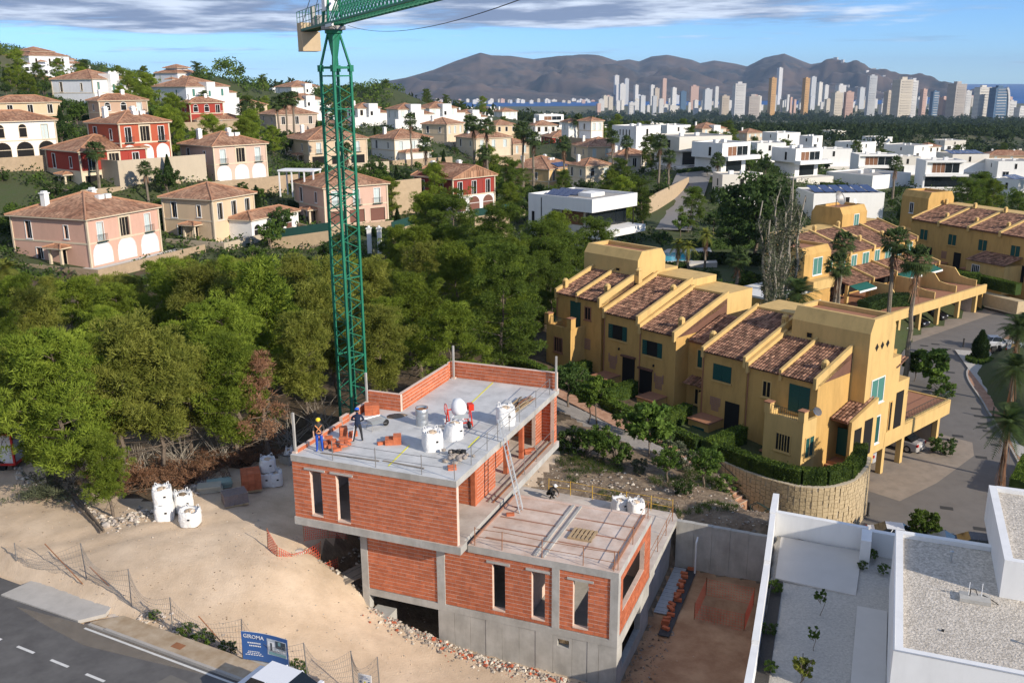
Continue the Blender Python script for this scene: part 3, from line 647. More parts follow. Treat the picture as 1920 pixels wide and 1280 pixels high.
# lower roof: tile upstands and screed strips
for v0,(a,b)in((1.75,(.7,3.5)),(2.9,(.6,3.5)),(4.1,(.5,3.5)),(5.4,(.6,3.4)),(2.6,(4.1,7.1)),(3.9,(4.1,7.1)),(5.3,(4.1,7.2)),(6.7,(.5,7.3))):
 mk('screed_strip',MB().box(a,b,v0-.04,v0+.04,6.452,6.48),m_strip if v0!=6.7 else m_mortar)
for u0 in(3.55,3.95):mk('screed_strip',MB().box(u0-.07,u0+.07,.85,6.6,6.453,6.53),m_conc)
mk('screed_strip',MB().box(7.22,7.32,.95,6.8,6.453,6.54),m_strip)
mk('balcony_beam',MB().box(.22,.3,.9,6.9,6.453,6.54),m_strip)
mk('balcony_strip',MB().box(-.35,-.27,5.0,14.2,6.673,6.72),m_rust);mk('balcony_strip',MB().box(-.6,-.54,5.0,14.2,6.673,6.75),m_dwood)
# ---------------------------------------------------------------- edge protection
def rail(name,label,pts,z,h=1.0,mats=m_steel,braces=True,group=None):
 """posts at pts (u, v) with two rails between"""
 t_=thing(name,label,'guard rail',bl(0,0,0),YAW,group)
 for u_,v_ in pts:MB().tube((u_,v_,z),(u_+random.uniform(-.02,.02),v_+random.uniform(-.02,.02),z+h),.022).build('post',mats,t_)
 for a,b in zip(pts[:-1],pts[1:]):
  for k in(.5,.95):
   MB().tube((a[0],a[1],z+h*k+random.uniform(-.04,.04)),(b[0],b[1],z+h*k+random.uniform(-.06,.04)),.015,n=5).build('rail',mats,t_)
 return t_
rail('guard_rail','thin grey rail along the front edge of the upper roof',[(-6.69,.14),(-4.3,.12),(-1.84,.12),(-.14,.12)],10)
rail('guard_rail','thin grey rail along the right edge of the upper roof',[(-.14,2.0),(-.14,3.94),(-.14,5.33),(-.14,6.9),(-.14,8.37),(-.14,10.92),(-.14,13.24)],10,1.0)
rail('guard_rail','rusty rail along the front edge of the lower roof',[(.5,.84),(1.9,.84),(3.9,.84),(5.9,.84),(7.35,.84)],6.45,.95,m_rust)
rail('guard_rail','rusty rail along the right edge of the lower roof',[(7.5,1.0),(7.5,3.6),(7.5,6.6)],6.45,.95,m_rust)
rail('guard_rail','thin rail along the balcony of the upper floor',[(-.1,7.2),(-.1,9.0),(-.1,11.0),(-.1,13.8)],6.67,.95)
m_ylw=mat('yellow_steel',(.62,.38,.05),.6,.15,3)
rail('guard_rail','yellow rail behind the rear terrace by the earth bank',[(-.6,14.45),(.8,14.5),(2.24,14.4),(4.4,14.3),(5.9,14.25),(7.2,14.2)],3.2,.95,m_ylw)
rail('guard_rail','brown rail along the right edge of the rear terrace',[(7.45,7.4),(7.45,9.4),(7.45,11.4),(7.4,13.3)],3.2,.95,m_rust)
for i,(u_,v_,lab)in enumerate([(-8.95,.3,'pale upright post at the front left roof corner'),(-8.95,7.35,'pale upright post beside the low brick return wall'),(-6.75,14.12,'pale upright post at the rear parapet left end'),(-.06,14.15,'pale upright post at the rear parapet right end')]):
 o_=thing('upright_post',lab,'post',bl(u_,v_,10),YAW,'posts at the roof corners')
 MB().box(-.05,.05,-.05,.05,0,2.1).build('pole',m_conc,o_);MB().box(-.12,.12,-.12,.12,0,.08).build('foot',m_mortar,o_)
 # ---------------------------------------------------------------- things on the roofs
def at_b(u_,v_,z):return bl(u_,v_,z)
def bigbag(name,label,P,rz,w=.92,h=.95,slump=0.,seed=0,mats=None,group=None):
 t_=thing(name,label,'bag',P,rz,group);r_=random.Random(seed);b=MB();n=20;K=9;prof=[]
 for j in range(K):
  z=h*j/(K-1);k=j/(K-1);row=[]
  for i in range(n):
   a=2*math.pi*i/n;sq=1/max(abs(math.cos(a)),abs(math.sin(a)))**.72
   rr_=w/2*sq*(1+.07*math.sin(k*3.1))*(1-slump*k*.5)+r_.uniform(-.02,.02)
   row.append((rr_*math.cos(a)+slump*k*.35,rr_*math.sin(a),z+(r_.uniform(-.06,.07)if j==K-1 else 0)))
  prof.append(row)
 for i in range(n):pass
 top=[(x*.8,y*.8,z-.12)for x,y,z in prof[-1]];prof.append(top)
 i0=0
 for row in prof:b.v+=row
 for j in range(len(prof)-1):
  for i in range(n):b.f.append((j*n+i,j*n+(i+1)%n,(j+1)*n+(i+1)%n,(j+1)*n+i));b.m.append(0)
 b.f.append(tuple((len(prof)-1)*n+i for i in range(n)));b.m.append(0)
 b.build('sack',m_bag,t_,smooth=True)
 MB().lathe([(.0,0),(w*.3,.0),(w*.2,.09),(0,.13)],10).build('filling',mats or m_sand,t_,loc=(slump*.35,0,h-.12))
 for sx_,sy_ in((1,1),(1,-1),(-1,1),(-1,-1)):
  a=(sx_*w*.38+slump*.3,sy_*w*.38,h-.02);MB().path([a,(a[0]*.95,a[1]*.9,h+.16),(a[0]*.7,a[1]*.95,h+.1),(a[0]*.6,a[1],h-.05)],.018,4).build('lifting_loop',m_bag,t_)
 MB().box(.08,.2,-w/2*1.09-.012,-w/2*1.09+.02,h*.5,h*.6).build('printed_mark',m_black,t_)
 return t_
bigbag('bulk_bag','open white bulk bag of sand standing on the upper roof',at_b(-2.8,3.2,10),.3,.95,.98,seed=1)
bigbag('bulk_bag','slumped white bulk bag leaning toward the concrete mixer',at_b(-2.5,4.9,10),.9,.95,.85,slump=.55,seed=2)
bigbag('bulk_bag','square white bulk bag by the right roof edge below the boards',at_b(-.75,7.9,10),.15,.95,.98,seed=3)
bigbag('bulk_bag','white bulk bag nearer the corner on the rear terrace',at_b(5.2,13.4,3.2),.3,.85,.9,seed=4)
bigbag('bulk_bag','half empty white bulk bag left of another on the rear terrace',at_b(4.1,13.6,3.2),.5,.9,.72,slump=.3,seed=5)
# steel drum
t_=thing('steel_drum','dented galvanised drum standing on the upper roof','drum',at_b(-4.86,6.1,10),0)
MB().lathe([(.33,0),(.335,.3),(.325,.33),(.335,.36),(.335,.64),(.325,.67),(.335,.7),(.335,.98),(.31,.98),(.31,.12),(0,.12)],22).build('shell',m_galv,t_,smooth=True)
MB().lathe([(.345,.955),(.345,.99),(.31,.99)],22).build('rim',m_rust,t_)
MB().lathe([(0,.86),(.309,.86)],22).build('rusty_content',m_rust,t_)
# concrete mixer
t_=thing('concrete_mixer','red and white concrete mixer in the middle of the upper roof','mixer',at_b(-2.9,6.6,10),.35)
ax=Matrix.Rotation(R(-38),3,'X')
MB().lathe([(.0,-.42),(.22,-.4),(.40,-.18),(.43,.05),(.36,.3),(.22,.52),(.2,.52),(.33,.28)],20,c=(0,0,1.0),axis=ax).build('drum',m_white,t_,smooth=True)
fr=MB()
for sx_ in(-.62,.62):
 fr.tube((sx_,-.4,.05),(sx_,0,1.02),.035);fr.tube((sx_,.45,.05),(sx_,0,1.02),.035);fr.tube((sx_,-.4,.12),(sx_,.45,.12),.03)
fr.tube((-.62,-.4,.3),(.62,-.4,.3),.04);fr.tube((-.62,.45,.2),(.62,.45,.2),.035);fr.tube((-.62,0,1.0),(.62,0,1.0),.04)
fr.build('frame',m_redp,t_);MB().box(.5,.78,-.2,.2,.85,1.2).build('motor_housing',m_redp,t_);MB().box(-.4,.4,-.46,-.42,.55,.8).build('guard_plate',m_galv,t_)
hw_=MB();pts=[(-.72,.3*math.cos(k*math.pi/8),1.05+.3*math.sin(k*math.pi/8))for k in range(17)];hw_.path(pts,.02,5)
for k in range(4):hw_.tube((-.72,0,1.05),pts[k*4],.012,n=4)
hw_.build('tilting_wheel',m_redp,t_)
for sx_ in(-.4,.4):
 w_=MB().lathe([(.0,-.05),(.19,-.05),(.21,0),(.19,.05),(0,.05)],16,axis=Matrix.Rotation(R(90),3,'Y'),c=(sx_,-.5,.2)).build('wheel',m_black,t_)
 # stacks and heaps of bricks
def brick_pile(label,P,rz,spec,group='loose brick stacks'):
 t_=thing('brick_stack',label,'bricks',P,rz,group)
 for x,y,z,a in spec:
  o=put('brick',BLK,t_,(x,y,z),a)
 return t_
BLK=MB().box(-.2,.2,-.095,.095,0,.14).mesh('block',m_brick)
sp=[(x*.41,y*.2,z*.145,0)for z in range(2)for x in range(2)for y in range(3)]+[(.41,y*.2,.29,0)for y in range(3)]+[(-.4,.1,0,.3)]
brick_pile('neat low stack of red bricks between the worker and the bulk bag',at_b(-5.1,2.9,10),.1,sp)
r_=random.Random(5)
brick_pile('scattered heap of red bricks beside the worker in blue trousers',at_b(-7.5,1.7,10),0,[(r_.uniform(-.5,.6),r_.uniform(-.6,.5),k//9*.13,r_.uniform(0,3))for k in range(22)])
brick_pile('small upright stack of red bricks at the feet of the dark-clad worker',at_b(-7.75,2.9,10),.3,[(0,y*.2,z*.145,0)for y in range(2)for z in range(4)]+[(.5,.1,z*.145,.2)for z in range(2)])
brick_pile('tall stack of red bricks by the low return wall',at_b(-8.15,6.5,10),.15,[(x*.41-.2,y*.2,z*.145,0)for x in range(2)for y in range(3)for z in range(4)])
brick_pile('pair of red bricks near the front right roof corner',at_b(-.75,1.15,10),.2,[(0,0,0,0),(.02,.22,0,.1)])
brick_pile('few red bricks left on the balcony floor',at_b(-1.0,11.9,6.67),.2,[(0,0,0,.2),(.1,.3,0,.8),(0,.05,.15,.1),(.35,.5,0,0)])
brick_pile('single red brick lying near the ladder foot',at_b(.9,4.4,6.45),.1,[(0,0,0,0)])
# heap of stones, sacks and tools at the right
t_=thing('rubble_heap','heap of grey stones and black sacks near the front right roof corner','rubble',at_b(-1.1,2.5,10),0)
m_stone=mat('grey_stone',(.34,.29,.24),.95,.3,4,isl=.3,col2=(.22,.19,.17))
def rock(r0,seed,flat=.75):
 bm=bmesh.new();bmesh.ops.create_icosphere(bm,subdivisions=1,radius=r0);q=random.Random(seed)
 for v_ in bm.verts:v_.co*=q.uniform(.75,1.2);v_.co.z*=flat
 me=bpy.data.meshes.new('stone');bm.to_mesh(me);bm.free();return me
ROCKS=[rock(1,k)for k in range(7)]
for me in ROCKS:me.materials.append(m_stone)
for k in range(26):
 o=put('stone',ROCKS[k%7],t_,(r_.gauss(0,.33),r_.gauss(0,.3),.08+.12*(k>16)),r_.uniform(0,6));o.scale=(r_.uniform(.09,.17),)*3
for k in range(3):
 o=put('black_sack',ROCKS[k],t_,(-.3+k*.28,.45,.16),k);o.scale=(.25,.2,.22)
 if not bpy.data.meshes.get('sackmesh'):pass
 o.data=ROCKS[k].copy();o.data.materials.clear();o.data.materials.append(m_black)
 # wheelbarrow with mortar, sand patch
t_=thing('wheelbarrow','mortar-filled wheelbarrow behind the worker in the blue helmet','wheelbarrow',at_b(-6.9,4.7,10),.7)
w_=MB();w_.v+=[(-.3,-.22,.3),(.3,-.22,.3),(.3,.22,.3),(-.3,.22,.3),(-.48,-.34,.58),(.52,-.34,.58),(.52,.34,.58),(-.48,.34,.58)]
w_.f+=[(0,3,2,1),(0,1,5,4),(1,2,6,5),(2,3,7,6),(3,0,4,7)];w_.m+=[0]*5;w_.build('tray',m_galv,t_)
MB().box(-.42,.46,-.3,.3,.5,.54).build('mortar',m_conc,t_)
MB().tube((-.95,-.3,.55),(.6,-.12,.2),.02).tube((-.95,.3,.55),(.6,.12,.2),.02).tube((-.35,-.25,.3),(-.4,-.3,0),.02).tube((-.35,.25,.3),(-.4,.3,0),.02).build('frame',m_steel,t_)
MB().lathe([(0,-.04),(.17,-.04),(.19,0),(.17,.04),(0,.04)],14,axis=Matrix.Rotation(R(90),3,'X'),c=(.65,0,.19)).build('wheel',m_black,t_)
for lab,u_,v_,sc_,m_ in[('spill of damp sand in front of the low return wall',-6.8,6.8,(.6,.4,.12),m_dirt),('grey mortar spill around the concrete mixer',-3.3,5.9,(.9,.7,.05),m_conc)]:
 h_=MB().lathe([(1,0),(.75,.35),(.4,.8),(0,1)],14).mesh('spill',m_);jitter_mesh(h_,.05,3);o=put('sand_spill',h_,None,at_b(u_,v_,10.002),.4,label=lab,category='sand');o.scale=sc_
 # timber stack and boards
t_=thing('timber_bundle','loose bundle of boards and bars along the right roof edge','boards',at_b(-1.1,10.6,10),YAW+R(90))
for k in range(24):
 a=r_.gauss(0,.09);y=r_.uniform(-.4,.4);l=r_.uniform(1.6,3.0);z=.03+.045*(k//6)
 MB().rbox((r_.uniform(-.3,.3),y,z),l,.07,.035,a).build('board',[m_wood,m_dwood,m_rust][k%3],t_)
for lab,u_,v_,l,a in[('long dark board lying near the front left roof edge',-6.1,.75,3.2,.04),('second dark bar lying behind the front rail',-3.2,.85,2.3,-.06)]:
 MB().rbox((0,0,0),l,.09,.035,0).build('loose_board',m_dwood,None,at_b(u_,v_,10.003),YAW+a,label=lab,category='board')
 # yellow setting-out tape on the slab
for lab,a,b in[('yellow tape line near the front of the upper roof',(-3.8,.45),(-4.1,3.2)),('yellow tape line across the back of the upper roof',(-3.6,7.3),(-4.15,14.2)),('short yellow tape line near the right roof edge',(-1.2,4.0),(-1.3,5.6))]:
 A_,B_=at_b(*a,10),at_b(*b,10);d=B_-A_
 MB().box(0,d.length,-.035,.035,.004,.012).build('marking_tape',m_yellow,None,A_,math.atan2(d.y,d.x),label=lab,category='tape')
 # ladder
t_=thing('aluminium_ladder','long aluminium ladder leaning from the lower roof to the upper slab','ladder',(0,0,0))
fA,tA=at_b(1.27,5.0,6.455),at_b(-.16,5.62,11.15);sidev=Vector((math.cos(YAW)*.0-math.sin(YAW),math.cos(YAW),0))*.21
for sg in(-1,1):
 s_=MB();s_.tube(fA+sidev*sg,tA+sidev*sg,.04,n=4);s_.build('stile',m_alu,t_)
 MB().tube(fA+sidev*sg*1.25+Vector((0,0,.03))+(tA-fA)*.02,fA+sidev*sg*1.25+(tA-fA)*.62,.03,n=4).build('stile',m_alu,t_)
for k in range(19):P=fA+(tA-fA)*((k+.5)/19);MB().tube(P-sidev,P+sidev,.018,n=5).build('rung',m_alu,t_)
# pallet on the lower roof
t_=thing('wooden_pallet','weathered wooden pallet lying on the lower roof','pallet',at_b(5.0,3.6,6.45),YAW)
for y in(-.5,0,.5):MB().box(-.6,.6,y-.05,y+.05,0,.09).build('bearer',m_wood,t_)
for k in range(6):MB().box(-.57+k*.21,-.44+k*.21,-.55,.55,.091,.115).build('slat',m_wood,t_)
# membrane and bricks along the right foot of the house
m_memb=mat('grey_membrane',(.42,.44,.47),.6,.1,4);m_dmemb=mat('dark_membrane',(.05,.05,.055),.6,.2,4)
mm=MB();
for k in range(26):mm.box(7.66,8.35,8.0+k*.2,8.17+k*.2,.36,.40+.01*(k%2))
o=mm.build('drainage_membrane',m_memb,None,bl(0,0,0),YAW,label='pale dimpled membrane strip along the shaded foot of the new house',category='membrane')
mm=MB().box(8.36,8.95,6.0,13.2,.33,.37).build('drainage_membrane',m_dmemb,None,bl(0,0,0),YAW,label='dark membrane strip under a line of loose bricks',category='membrane')
brick_pile('crooked line of red bricks holding down the dark membrane',bl(0,0,.38),YAW,[(8.5+r_.uniform(-.15,.15),6.6+k*.5+r_.uniform(-.12,.12),0,r_.uniform(-.8,.8))for k in range(14)]+[(8.55,7+k*1.3,.14,r_.uniform(0,3))for k in range(4)])
# retaining wall, pipe
RET=thing('retaining_wall','grey board-marked concrete retaining wall behind the pit','wall',bl(0,0,0),YAW)
for k in range(5):MB().box(7.62+k*1.03,8.64+k*1.03,13.42+.006*(k%2),13.72,-.6,3.2-.02*k).build('panel',m_conc,RET)
MB().path([bl(8.9,12.9,.2),bl(8.9,12.9,2.3),bl(8.9,13.3,2.45)],.05).build('vent_pipe',m_white,None,label='pale bent vent pipe standing against the retaining wall',category='pipe')
# ---------------------------------------------------------------- tower crane
m_green=mat('green_crane_paint',(.02,.18,.105),.5,.15,2,stain=.2)
m_dgreen=mat('dark_green_paint',(.015,.13,.075),.5,.15,2)
m_cw=mat('counterweight_concrete',(.55,.42,.27),.9,.12,2)
CR=thing('tower_crane','green lattice tower crane standing behind the new house','crane',(-10.97,61.65,4.3),R(47))
a=.66;zt=24.3
for sx_ in(-1,1):
 for sy_ in(-1,1):MB().box(sx_*a-.075,sx_*a+.075,sy_*a-.075,sy_*a+.075,0,zt).build('mast_leg',m_green,CR)
H=1.22;nb=int(zt/H)
faces=[((-a,-a),(a,-a)),((a,-a),(a,a)),((a,a),(-a,a)),((-a,a),(-a,-a))]
for k in range(nb):
 z=k*H+.1
 for fi,(A_,B_)in enumerate(faces):
  b_=MB();b_.tube((*A_,z),(*B_,z+H*.5),.035,n=4).tube((*B_,z+H*.5),(*A_,z+H),.035,n=4);b_.build('brace',m_green,CR)
for z in(0.4,5.6,11.0,16.4,21.8):
 b_=MB()
 for A_,B_ in faces:b_.tube((*A_,z),(*B_,z),.05,n=4)
 b_.build('mast_collar',m_green,CR)
lad=MB().tube((.3,.1,0),(.3,.1,zt),.02,n=4).tube((.3,.45,0),(.3,.45,zt),.02,n=4)
for k in range(int(zt/.35)):lad.tube((.3,.1,k*.35),(.3,.45,k*.35),.012,n=4)
lad.build('mast_ladder',m_dgreen,CR)
MB().box(-1.1,1.1,-1.1,1.1,-.6,.3).build('base_block',m_conc,CR)
tf=MB();
for A_,B_ in faces:tf.tube((*A_,zt),(*B_,zt),.1,n=4);tf.tube((*A_,zt-.5),(*B_,zt-.5),.06,n=4)
for A_,_ in faces:tf.box(A_[0]-.14,A_[0]+.14,A_[1]-.14,A_[1]+.14,zt-.25,zt+.15)
tf.build('top_frame',m_green,CR)
tp=MB()
for sx_ in(-1,1):
 for sy_ in(-1,1):tp.tube((sx_*a,sy_*a,zt),(sx_*.25,sy_*.25,zt+2.05),.085,n=4)
tp.build('slewing_pylon',m_green,CR)
MB().lathe([(.1,zt+.1),(.42,zt+2.0),(.55,zt+2.05),(.55,zt+2.3),(.1,zt+2.3)],8).build('slewing_cone',m_green,CR)
# jib and counter-jib run along local x after turning: jib towards the viewer and right
jd=math.atan2(-19.5,8.0)-R(47)
def jx(x,y,z):
 return(x*math.cos(jd)-y*math.sin(jd),x*math.sin(jd)+y*math.cos(jd),z)
zj=zt+2.35
ring=MB();ring.lathe([(.62,zj-.1),(.75,zj-.1),(.75,zj+.12),(.3,zj+.12)],20);ring.build('slewing_ring',m_steel,CR)
cj=MB()
for y in(-.5,.5):cj.tube(jx(-9.2,y,zj+.25),jx(1.0,y,zj+.25),.11,n=4)
for k in range(11):cj.tube(jx(-9.2+k,-.5,zj+.25),jx(-9.2+k,.5,zj+.25),.05,n=4);cj.tube(jx(-9.2+k,-.5,zj+.2),jx(-8.2+k,.5,zj+.2),.04,n=4)
cj.build('counter_jib',m_dgreen,CR)
MB().box(-9.2,.4,-.42,.42,zj+.28,zj+.31,0,lambda P:jx(*P)).build('walkway',m_dgreen,CR)
gr=MB()
for y in(-.55,.55):
 for k in range(8):gr.tube(jx(-9.2+k*1.1,y,zj+.3),jx(-9.2+k*1.1,y,zj+1.5),.022,n=4)
 for z in(.75,1.1,1.5):gr.tube(jx(-9.2,y,zj+z),jx(-1.3,y,zj+z),.02,n=4)
for z in(.75,1.5):gr.tube(jx(-9.2,-.55,zj+z),jx(-9.2,.55,zj+z),.02,n=4)
gr.build('walkway_railing',m_dgreen,CR)
for k in range(3):MB().box(-9.0+k*.62,-8.42+k*.62,-.62,.62,zj-1.15,zj+(.75 if k<2 else .1),0,lambda P:jx(*P)).build('counterweight',m_cw,CR)
MB().box(-6.6,-5.9,-.1,.1,zj+.3,zj+1.7,0,lambda P:jx(*P)).build('control_panel',m_steel,CR)
MB().box(-4.2,-3.0,-.35,.35,zj+.32,zj+.95,0,lambda P:jx(*P)).build('winch',m_steel,CR)
th_=MB()
for x in(-.9,.6):
 for y in(-.45,.45):th_.tube(jx(x,y,zj+.1),jx(x*.25-.1,y*.3,zj+5.2),.09,n=4)
for z in(1.3,2.5,3.7):
 k=1-z/6.2
 for y in(-.45,.45):th_.tube(jx(-.9*k,y*k,zj+z),jx(.6*k,y*k,zj+z),.05,n=4)
th_.build('tower_head',m_green,CR)
MB().box(-.5,.45,-.55,.3,zj+1.0,zj+1.7,0,lambda P:jx(*P)).build('cabinet',m_white,CR)
jb=MB();tl=1.35;JL=30
for y in(-.55,.55):jb.tube(jx(.6,y,zj+.25),jx(JL,y,zj+.25),.075,n=4)
jb.tube(jx(.8,0,zj+.25+tl),jx(JL,0,zj+.25+tl),.075,n=4);jb.build('jib_chord',m_green,CR)
jl=MB()
for k in range(int((JL-1)/.75)):
 x0=.9+k*.75;x1=x0+.375;x2=x0+.75
 for y in(-.55,.55):jl.tube(jx(x0,y,zj+.25),jx(x1,0,zj+.25+tl),.03,n=4);jl.tube(jx(x1,0,zj+.25+tl),jx(x2,y,zj+.25),.03,n=4)
 jl.tube(jx(x0,-.55,zj+.25),jx(x2,.55,zj+.25),.03,n=4);jl.tube(jx(x0,-.55,zj+.25),jx(x0,.55,zj+.25),.03,n=4)
jl.build('jib_lattice',m_green,CR)
ty=MB().tube(jx(0,0,zj+5.1),jx(-8.8,-.4,zj+.4),.025,n=4).tube(jx(0,0,zj+5.1),jx(-8.8,.4,zj+.4),.025,n=4).tube(jx(0,0,zj+5.1),jx(20,0,zj+.3+tl),.03,n=4);ty.build('tie_rod',m_steel,CR)
MB().box(.7,2.4,-.65,-.5,zj+.0,zj+.18,0,lambda P:jx(*P)).build('limit_switch_arm',m_alu,CR)
# trolley cable sagging from the slewing head out to the right
cb=MB();A_=atd(652,48,58.4);B_=atd(990,-6,24.);pts=[A_+(B_-A_)*(k/24)+Vector((0,0,-2.2*4*(k/24)*(1-k/24)))*.26 for k in range(25)]
cb.path(pts,.014,4).build('hanging_cable',m_black,None,label='thin dark cable sagging across the sky right of the crane head',category='cable')
# ---------------------------------------------------------------- workers
m_skin=mat('skin',(.45,.26,.17),.6,.05);m_navy=mat('navy_jacket',(.012,.022,.05),.9,.1);m_dtrou=mat('charcoal_trousers',(.03,.03,.033),.9,.1)
m_blue=mat('blue_trousers',(.02,.08,.42),.9,.1);m_grey=mat('dark_grey_shirt',(.055,.05,.045),.9,.1);m_boot=mat('boot_leather',(.06,.04,.025),.8,.1)
m_vest=mat('orange_harness',(.75,.30,.12),.8,.05);m_yhelm=mat('yellow_helmet',(.85,.62,.03),.35,.02);m_bhelm=mat('blue_helmet',(.02,.13,.65),.35,.02);m_whelm=mat('white_helmet',(.8,.8,.8),.35,.02)
m_hair=mat('dark_hair',(.02,.014,.01),.8,.1)
def person(label,P,rz,J,mats,helm,face=1,strip=None):
 """J: joint dict; one skinned continuous body, coloured by nearest bone"""
 t_=thing('person',label,'person',P,rz)
 bones=[('pel','spine',.13,.135,'top'),('spine','chest',.135,.15,'top'),('chest','neck',.15,.06,'top'),('neck','head0',.055,.075,'skin'),('head0','head1',.075,.085,'skin'),('head1','head2',.085,.06,'skin'),
 ('pel','hipL',.13,.095,'leg'),('hipL','kneeL',.095,.068,'leg'),('kneeL','ankL',.068,.05,'leg'),('ankL','toeL',.05,.042,'boot'),
 ('pel','hipR',.13,.095,'leg'),('hipR','kneeR',.095,.068,'leg'),('kneeR','ankR',.068,.05,'leg'),('ankR','toeR',.05,.042,'boot'),
 ('chest','shL',.15,.068,'top'),('shL','elL',.062,.05,'top'),('elL','wrL',.048,.033,'arm'),('wrL','haL',.033,.038,'skin'),
 ('chest','shR',.15,.068,'top'),('shR','elR',.062,.05,'top'),('elR','wrR',.048,.033,'arm'),('wrR','haR',.033,.038,'skin')]
 J=dict(J)
 for s_ in 'LR':
  w0,h0=Vector(J['wr'+s_]),Vector(J['ha'+s_]);d=(h0-w0).normalized();sd_=d.orthogonal().normalized()
  for i in range(4):
   o_=sd_*(-.03+.02*i);n1_=f'f{i}{s_}';J[n1_]=h0+o_+d*(.045+.01*(i in(1,2)));J[n1_+'b']=h0+o_*.8+d*(.075+.012*(i in(1,2)))+d.cross(sd_)*.03
   bones+=[('ha'+s_,n1_,.038,.011,'skin'),(n1_,n1_+'b',.011,.008,'skin')]
  J['th'+s_]=w0+d*.04+sd_*.055;J['th'+s_+'b']=w0+d*.085+sd_*.06;bones+=[('wr'+s_,'th'+s_,.033,.012,'skin'),('th'+s_,'th'+s_+'b',.012,.009,'skin')]
 names=list(J);me=bpy.data.meshes.new('body');me.from_pydata([tuple(J[n_])for n_ in names],[(names.index(b[0]),names.index(b[1]))for b in bones],[])
 ob=bpy.data.objects.new('body',me);COL.objects.link(ob);sk=ob.modifiers.new('skin','SKIN')
 rad={}
 for a_,b_,r0,r1,_ in bones:rad[a_]=max(rad.get(a_,0),r0)if a_!='chest' else .145;rad[b_]=r1 if b_ not in rad else max(rad[b_],r1)
 for n_,sv in zip(names,me.skin_vertices[0].data):sv.radius=(rad[n_],rad[n_]*(.82 if n_ in('spine','chest','pel')else 1));sv.use_root=n_=='pel'
 sb_=ob.modifiers.new('sub','SUBSURF');sb_.levels=1;sb_.render_levels=1
 dg=bpy.context.evaluated_depsgraph_get();nm=bpy.data.meshes.new_from_object(ob.evaluated_get(dg));bpy.data.objects.remove(ob)
 keys=['top','leg','skin','boot','arm'];nm.materials.clear()
 for k in keys:nm.materials.append(mats.get(k,mats['top']))
 segs=[(Vector(J[a_]),Vector(J[b_]),keys.index(k),(r0+r1)/2)for a_,b_,r0,r1,k in bones]
 for pl in nm.polygons:
  c=pl.center;best=1e9
  for A_,B_,k,r0 in segs:
   d=B_-A_;t=max(0,min(1,(c-A_).dot(d)/max(d.length_squared,1e-9)));e=(c-A_-d*t).length-r0
   if e<best:best=e;pl.material_index=k
  pl.use_smooth=True
 put('body',nm,t_)
 h0=Vector(J['head1']);up=(Vector(J['head2'])-Vector(J['head0'])).normalized();q=Vector((0,0,1)).rotation_difference(up).to_matrix()
 MB().lathe([(.125,.03),(.12,.06),(.105,.11),(.06,.145),(0,.155)],16,c=h0,axis=q).box(h0.x-.07,h0.x+.07,h0.y-.2,h0.y-.09,h0.z+.03,h0.z+.045).build('helmet',helm,t_,smooth=True)
 MB().lathe([(.088,-.06),(.1,0),(.1,.05)],12,c=h0+Vector((0,.012,0)),axis=q).build('hair',m_hair,t_)
 fc=MB();fy=-.088
 for sx_ in(-.033,.033):fc.box(h0.x+sx_-.014,h0.x+sx_+.014,h0.y+fy-.006,h0.y+fy+.01,h0.z-.012,h0.z+.004)
 fc.box(h0.x-.025,h0.x+.025,h0.y+fy-.004,h0.y+fy+.01,h0.z-.078,h0.z-.068);fc.build('eyes_and_mouth',m_hair,t_)
 MB().box(h0.x-.013,h0.x+.013,h0.y+fy-.028,h0.y+fy+.01,h0.z-.045,h0.z-.005).box(h0.x-.1,h0.x-.08,h0.y-.02,h0.y+.02,h0.z-.03,h0.z+.02).box(h0.x+.08,h0.x+.1,h0.y-.02,h0.y+.02,h0.z-.03,h0.z+.02).build('nose_and_ears',m_skin,t_)
 if strip:strip(t_)
 return t_
 # the figure faces -y in its own frame
st1=dict(pel=(0,0,.95),spine=(0,.01,1.12),chest=(0,.0,1.32),neck=(0,-.03,1.47),head0=(0,-.05,1.53),head1=(0,-.06,1.62),head2=(0,-.06,1.7),
hipL=(.1,0,.9),kneeL=(.12,-.05,.5),ankL=(.13,.02,.09),toeL=(.15,-.15,.045),hipR=(-.1,0,.9),kneeR=(-.12,-.03,.5),ankR=(-.13,.03,.09),toeR=(-.16,-.14,.045),
shL=(.2,0,1.38),elL=(.27,-.02,1.1),wrL=(.2,-.2,.97),haL=(.15,-.26,.95),shR=(-.2,0,1.38),elR=(-.27,.03,1.1),wrR=(-.25,-.1,.87),haR=(-.24,-.13,.8))
def harness(t_):
 MB().tube((.16,-.13,1.4),(-.1,-.15,1.08),.022,n=5).tube((-.16,-.13,1.4),(.1,-.15,1.08),.022,n=5).build('harness',m_vest,t_);MB().lathe([(.15,-.03),(.155,.03)],14,c=(0,0,.99)).build('tool_belt',m_vest,t_)
person('worker in yellow helmet, dark shirt and blue trousers at the left roof edge',at_b(-7.95,.95,10),R(10),st1,dict(top=m_grey,leg=m_blue,skin=m_skin,boot=m_blue,arm=m_skin),m_yhelm,strip=harness)
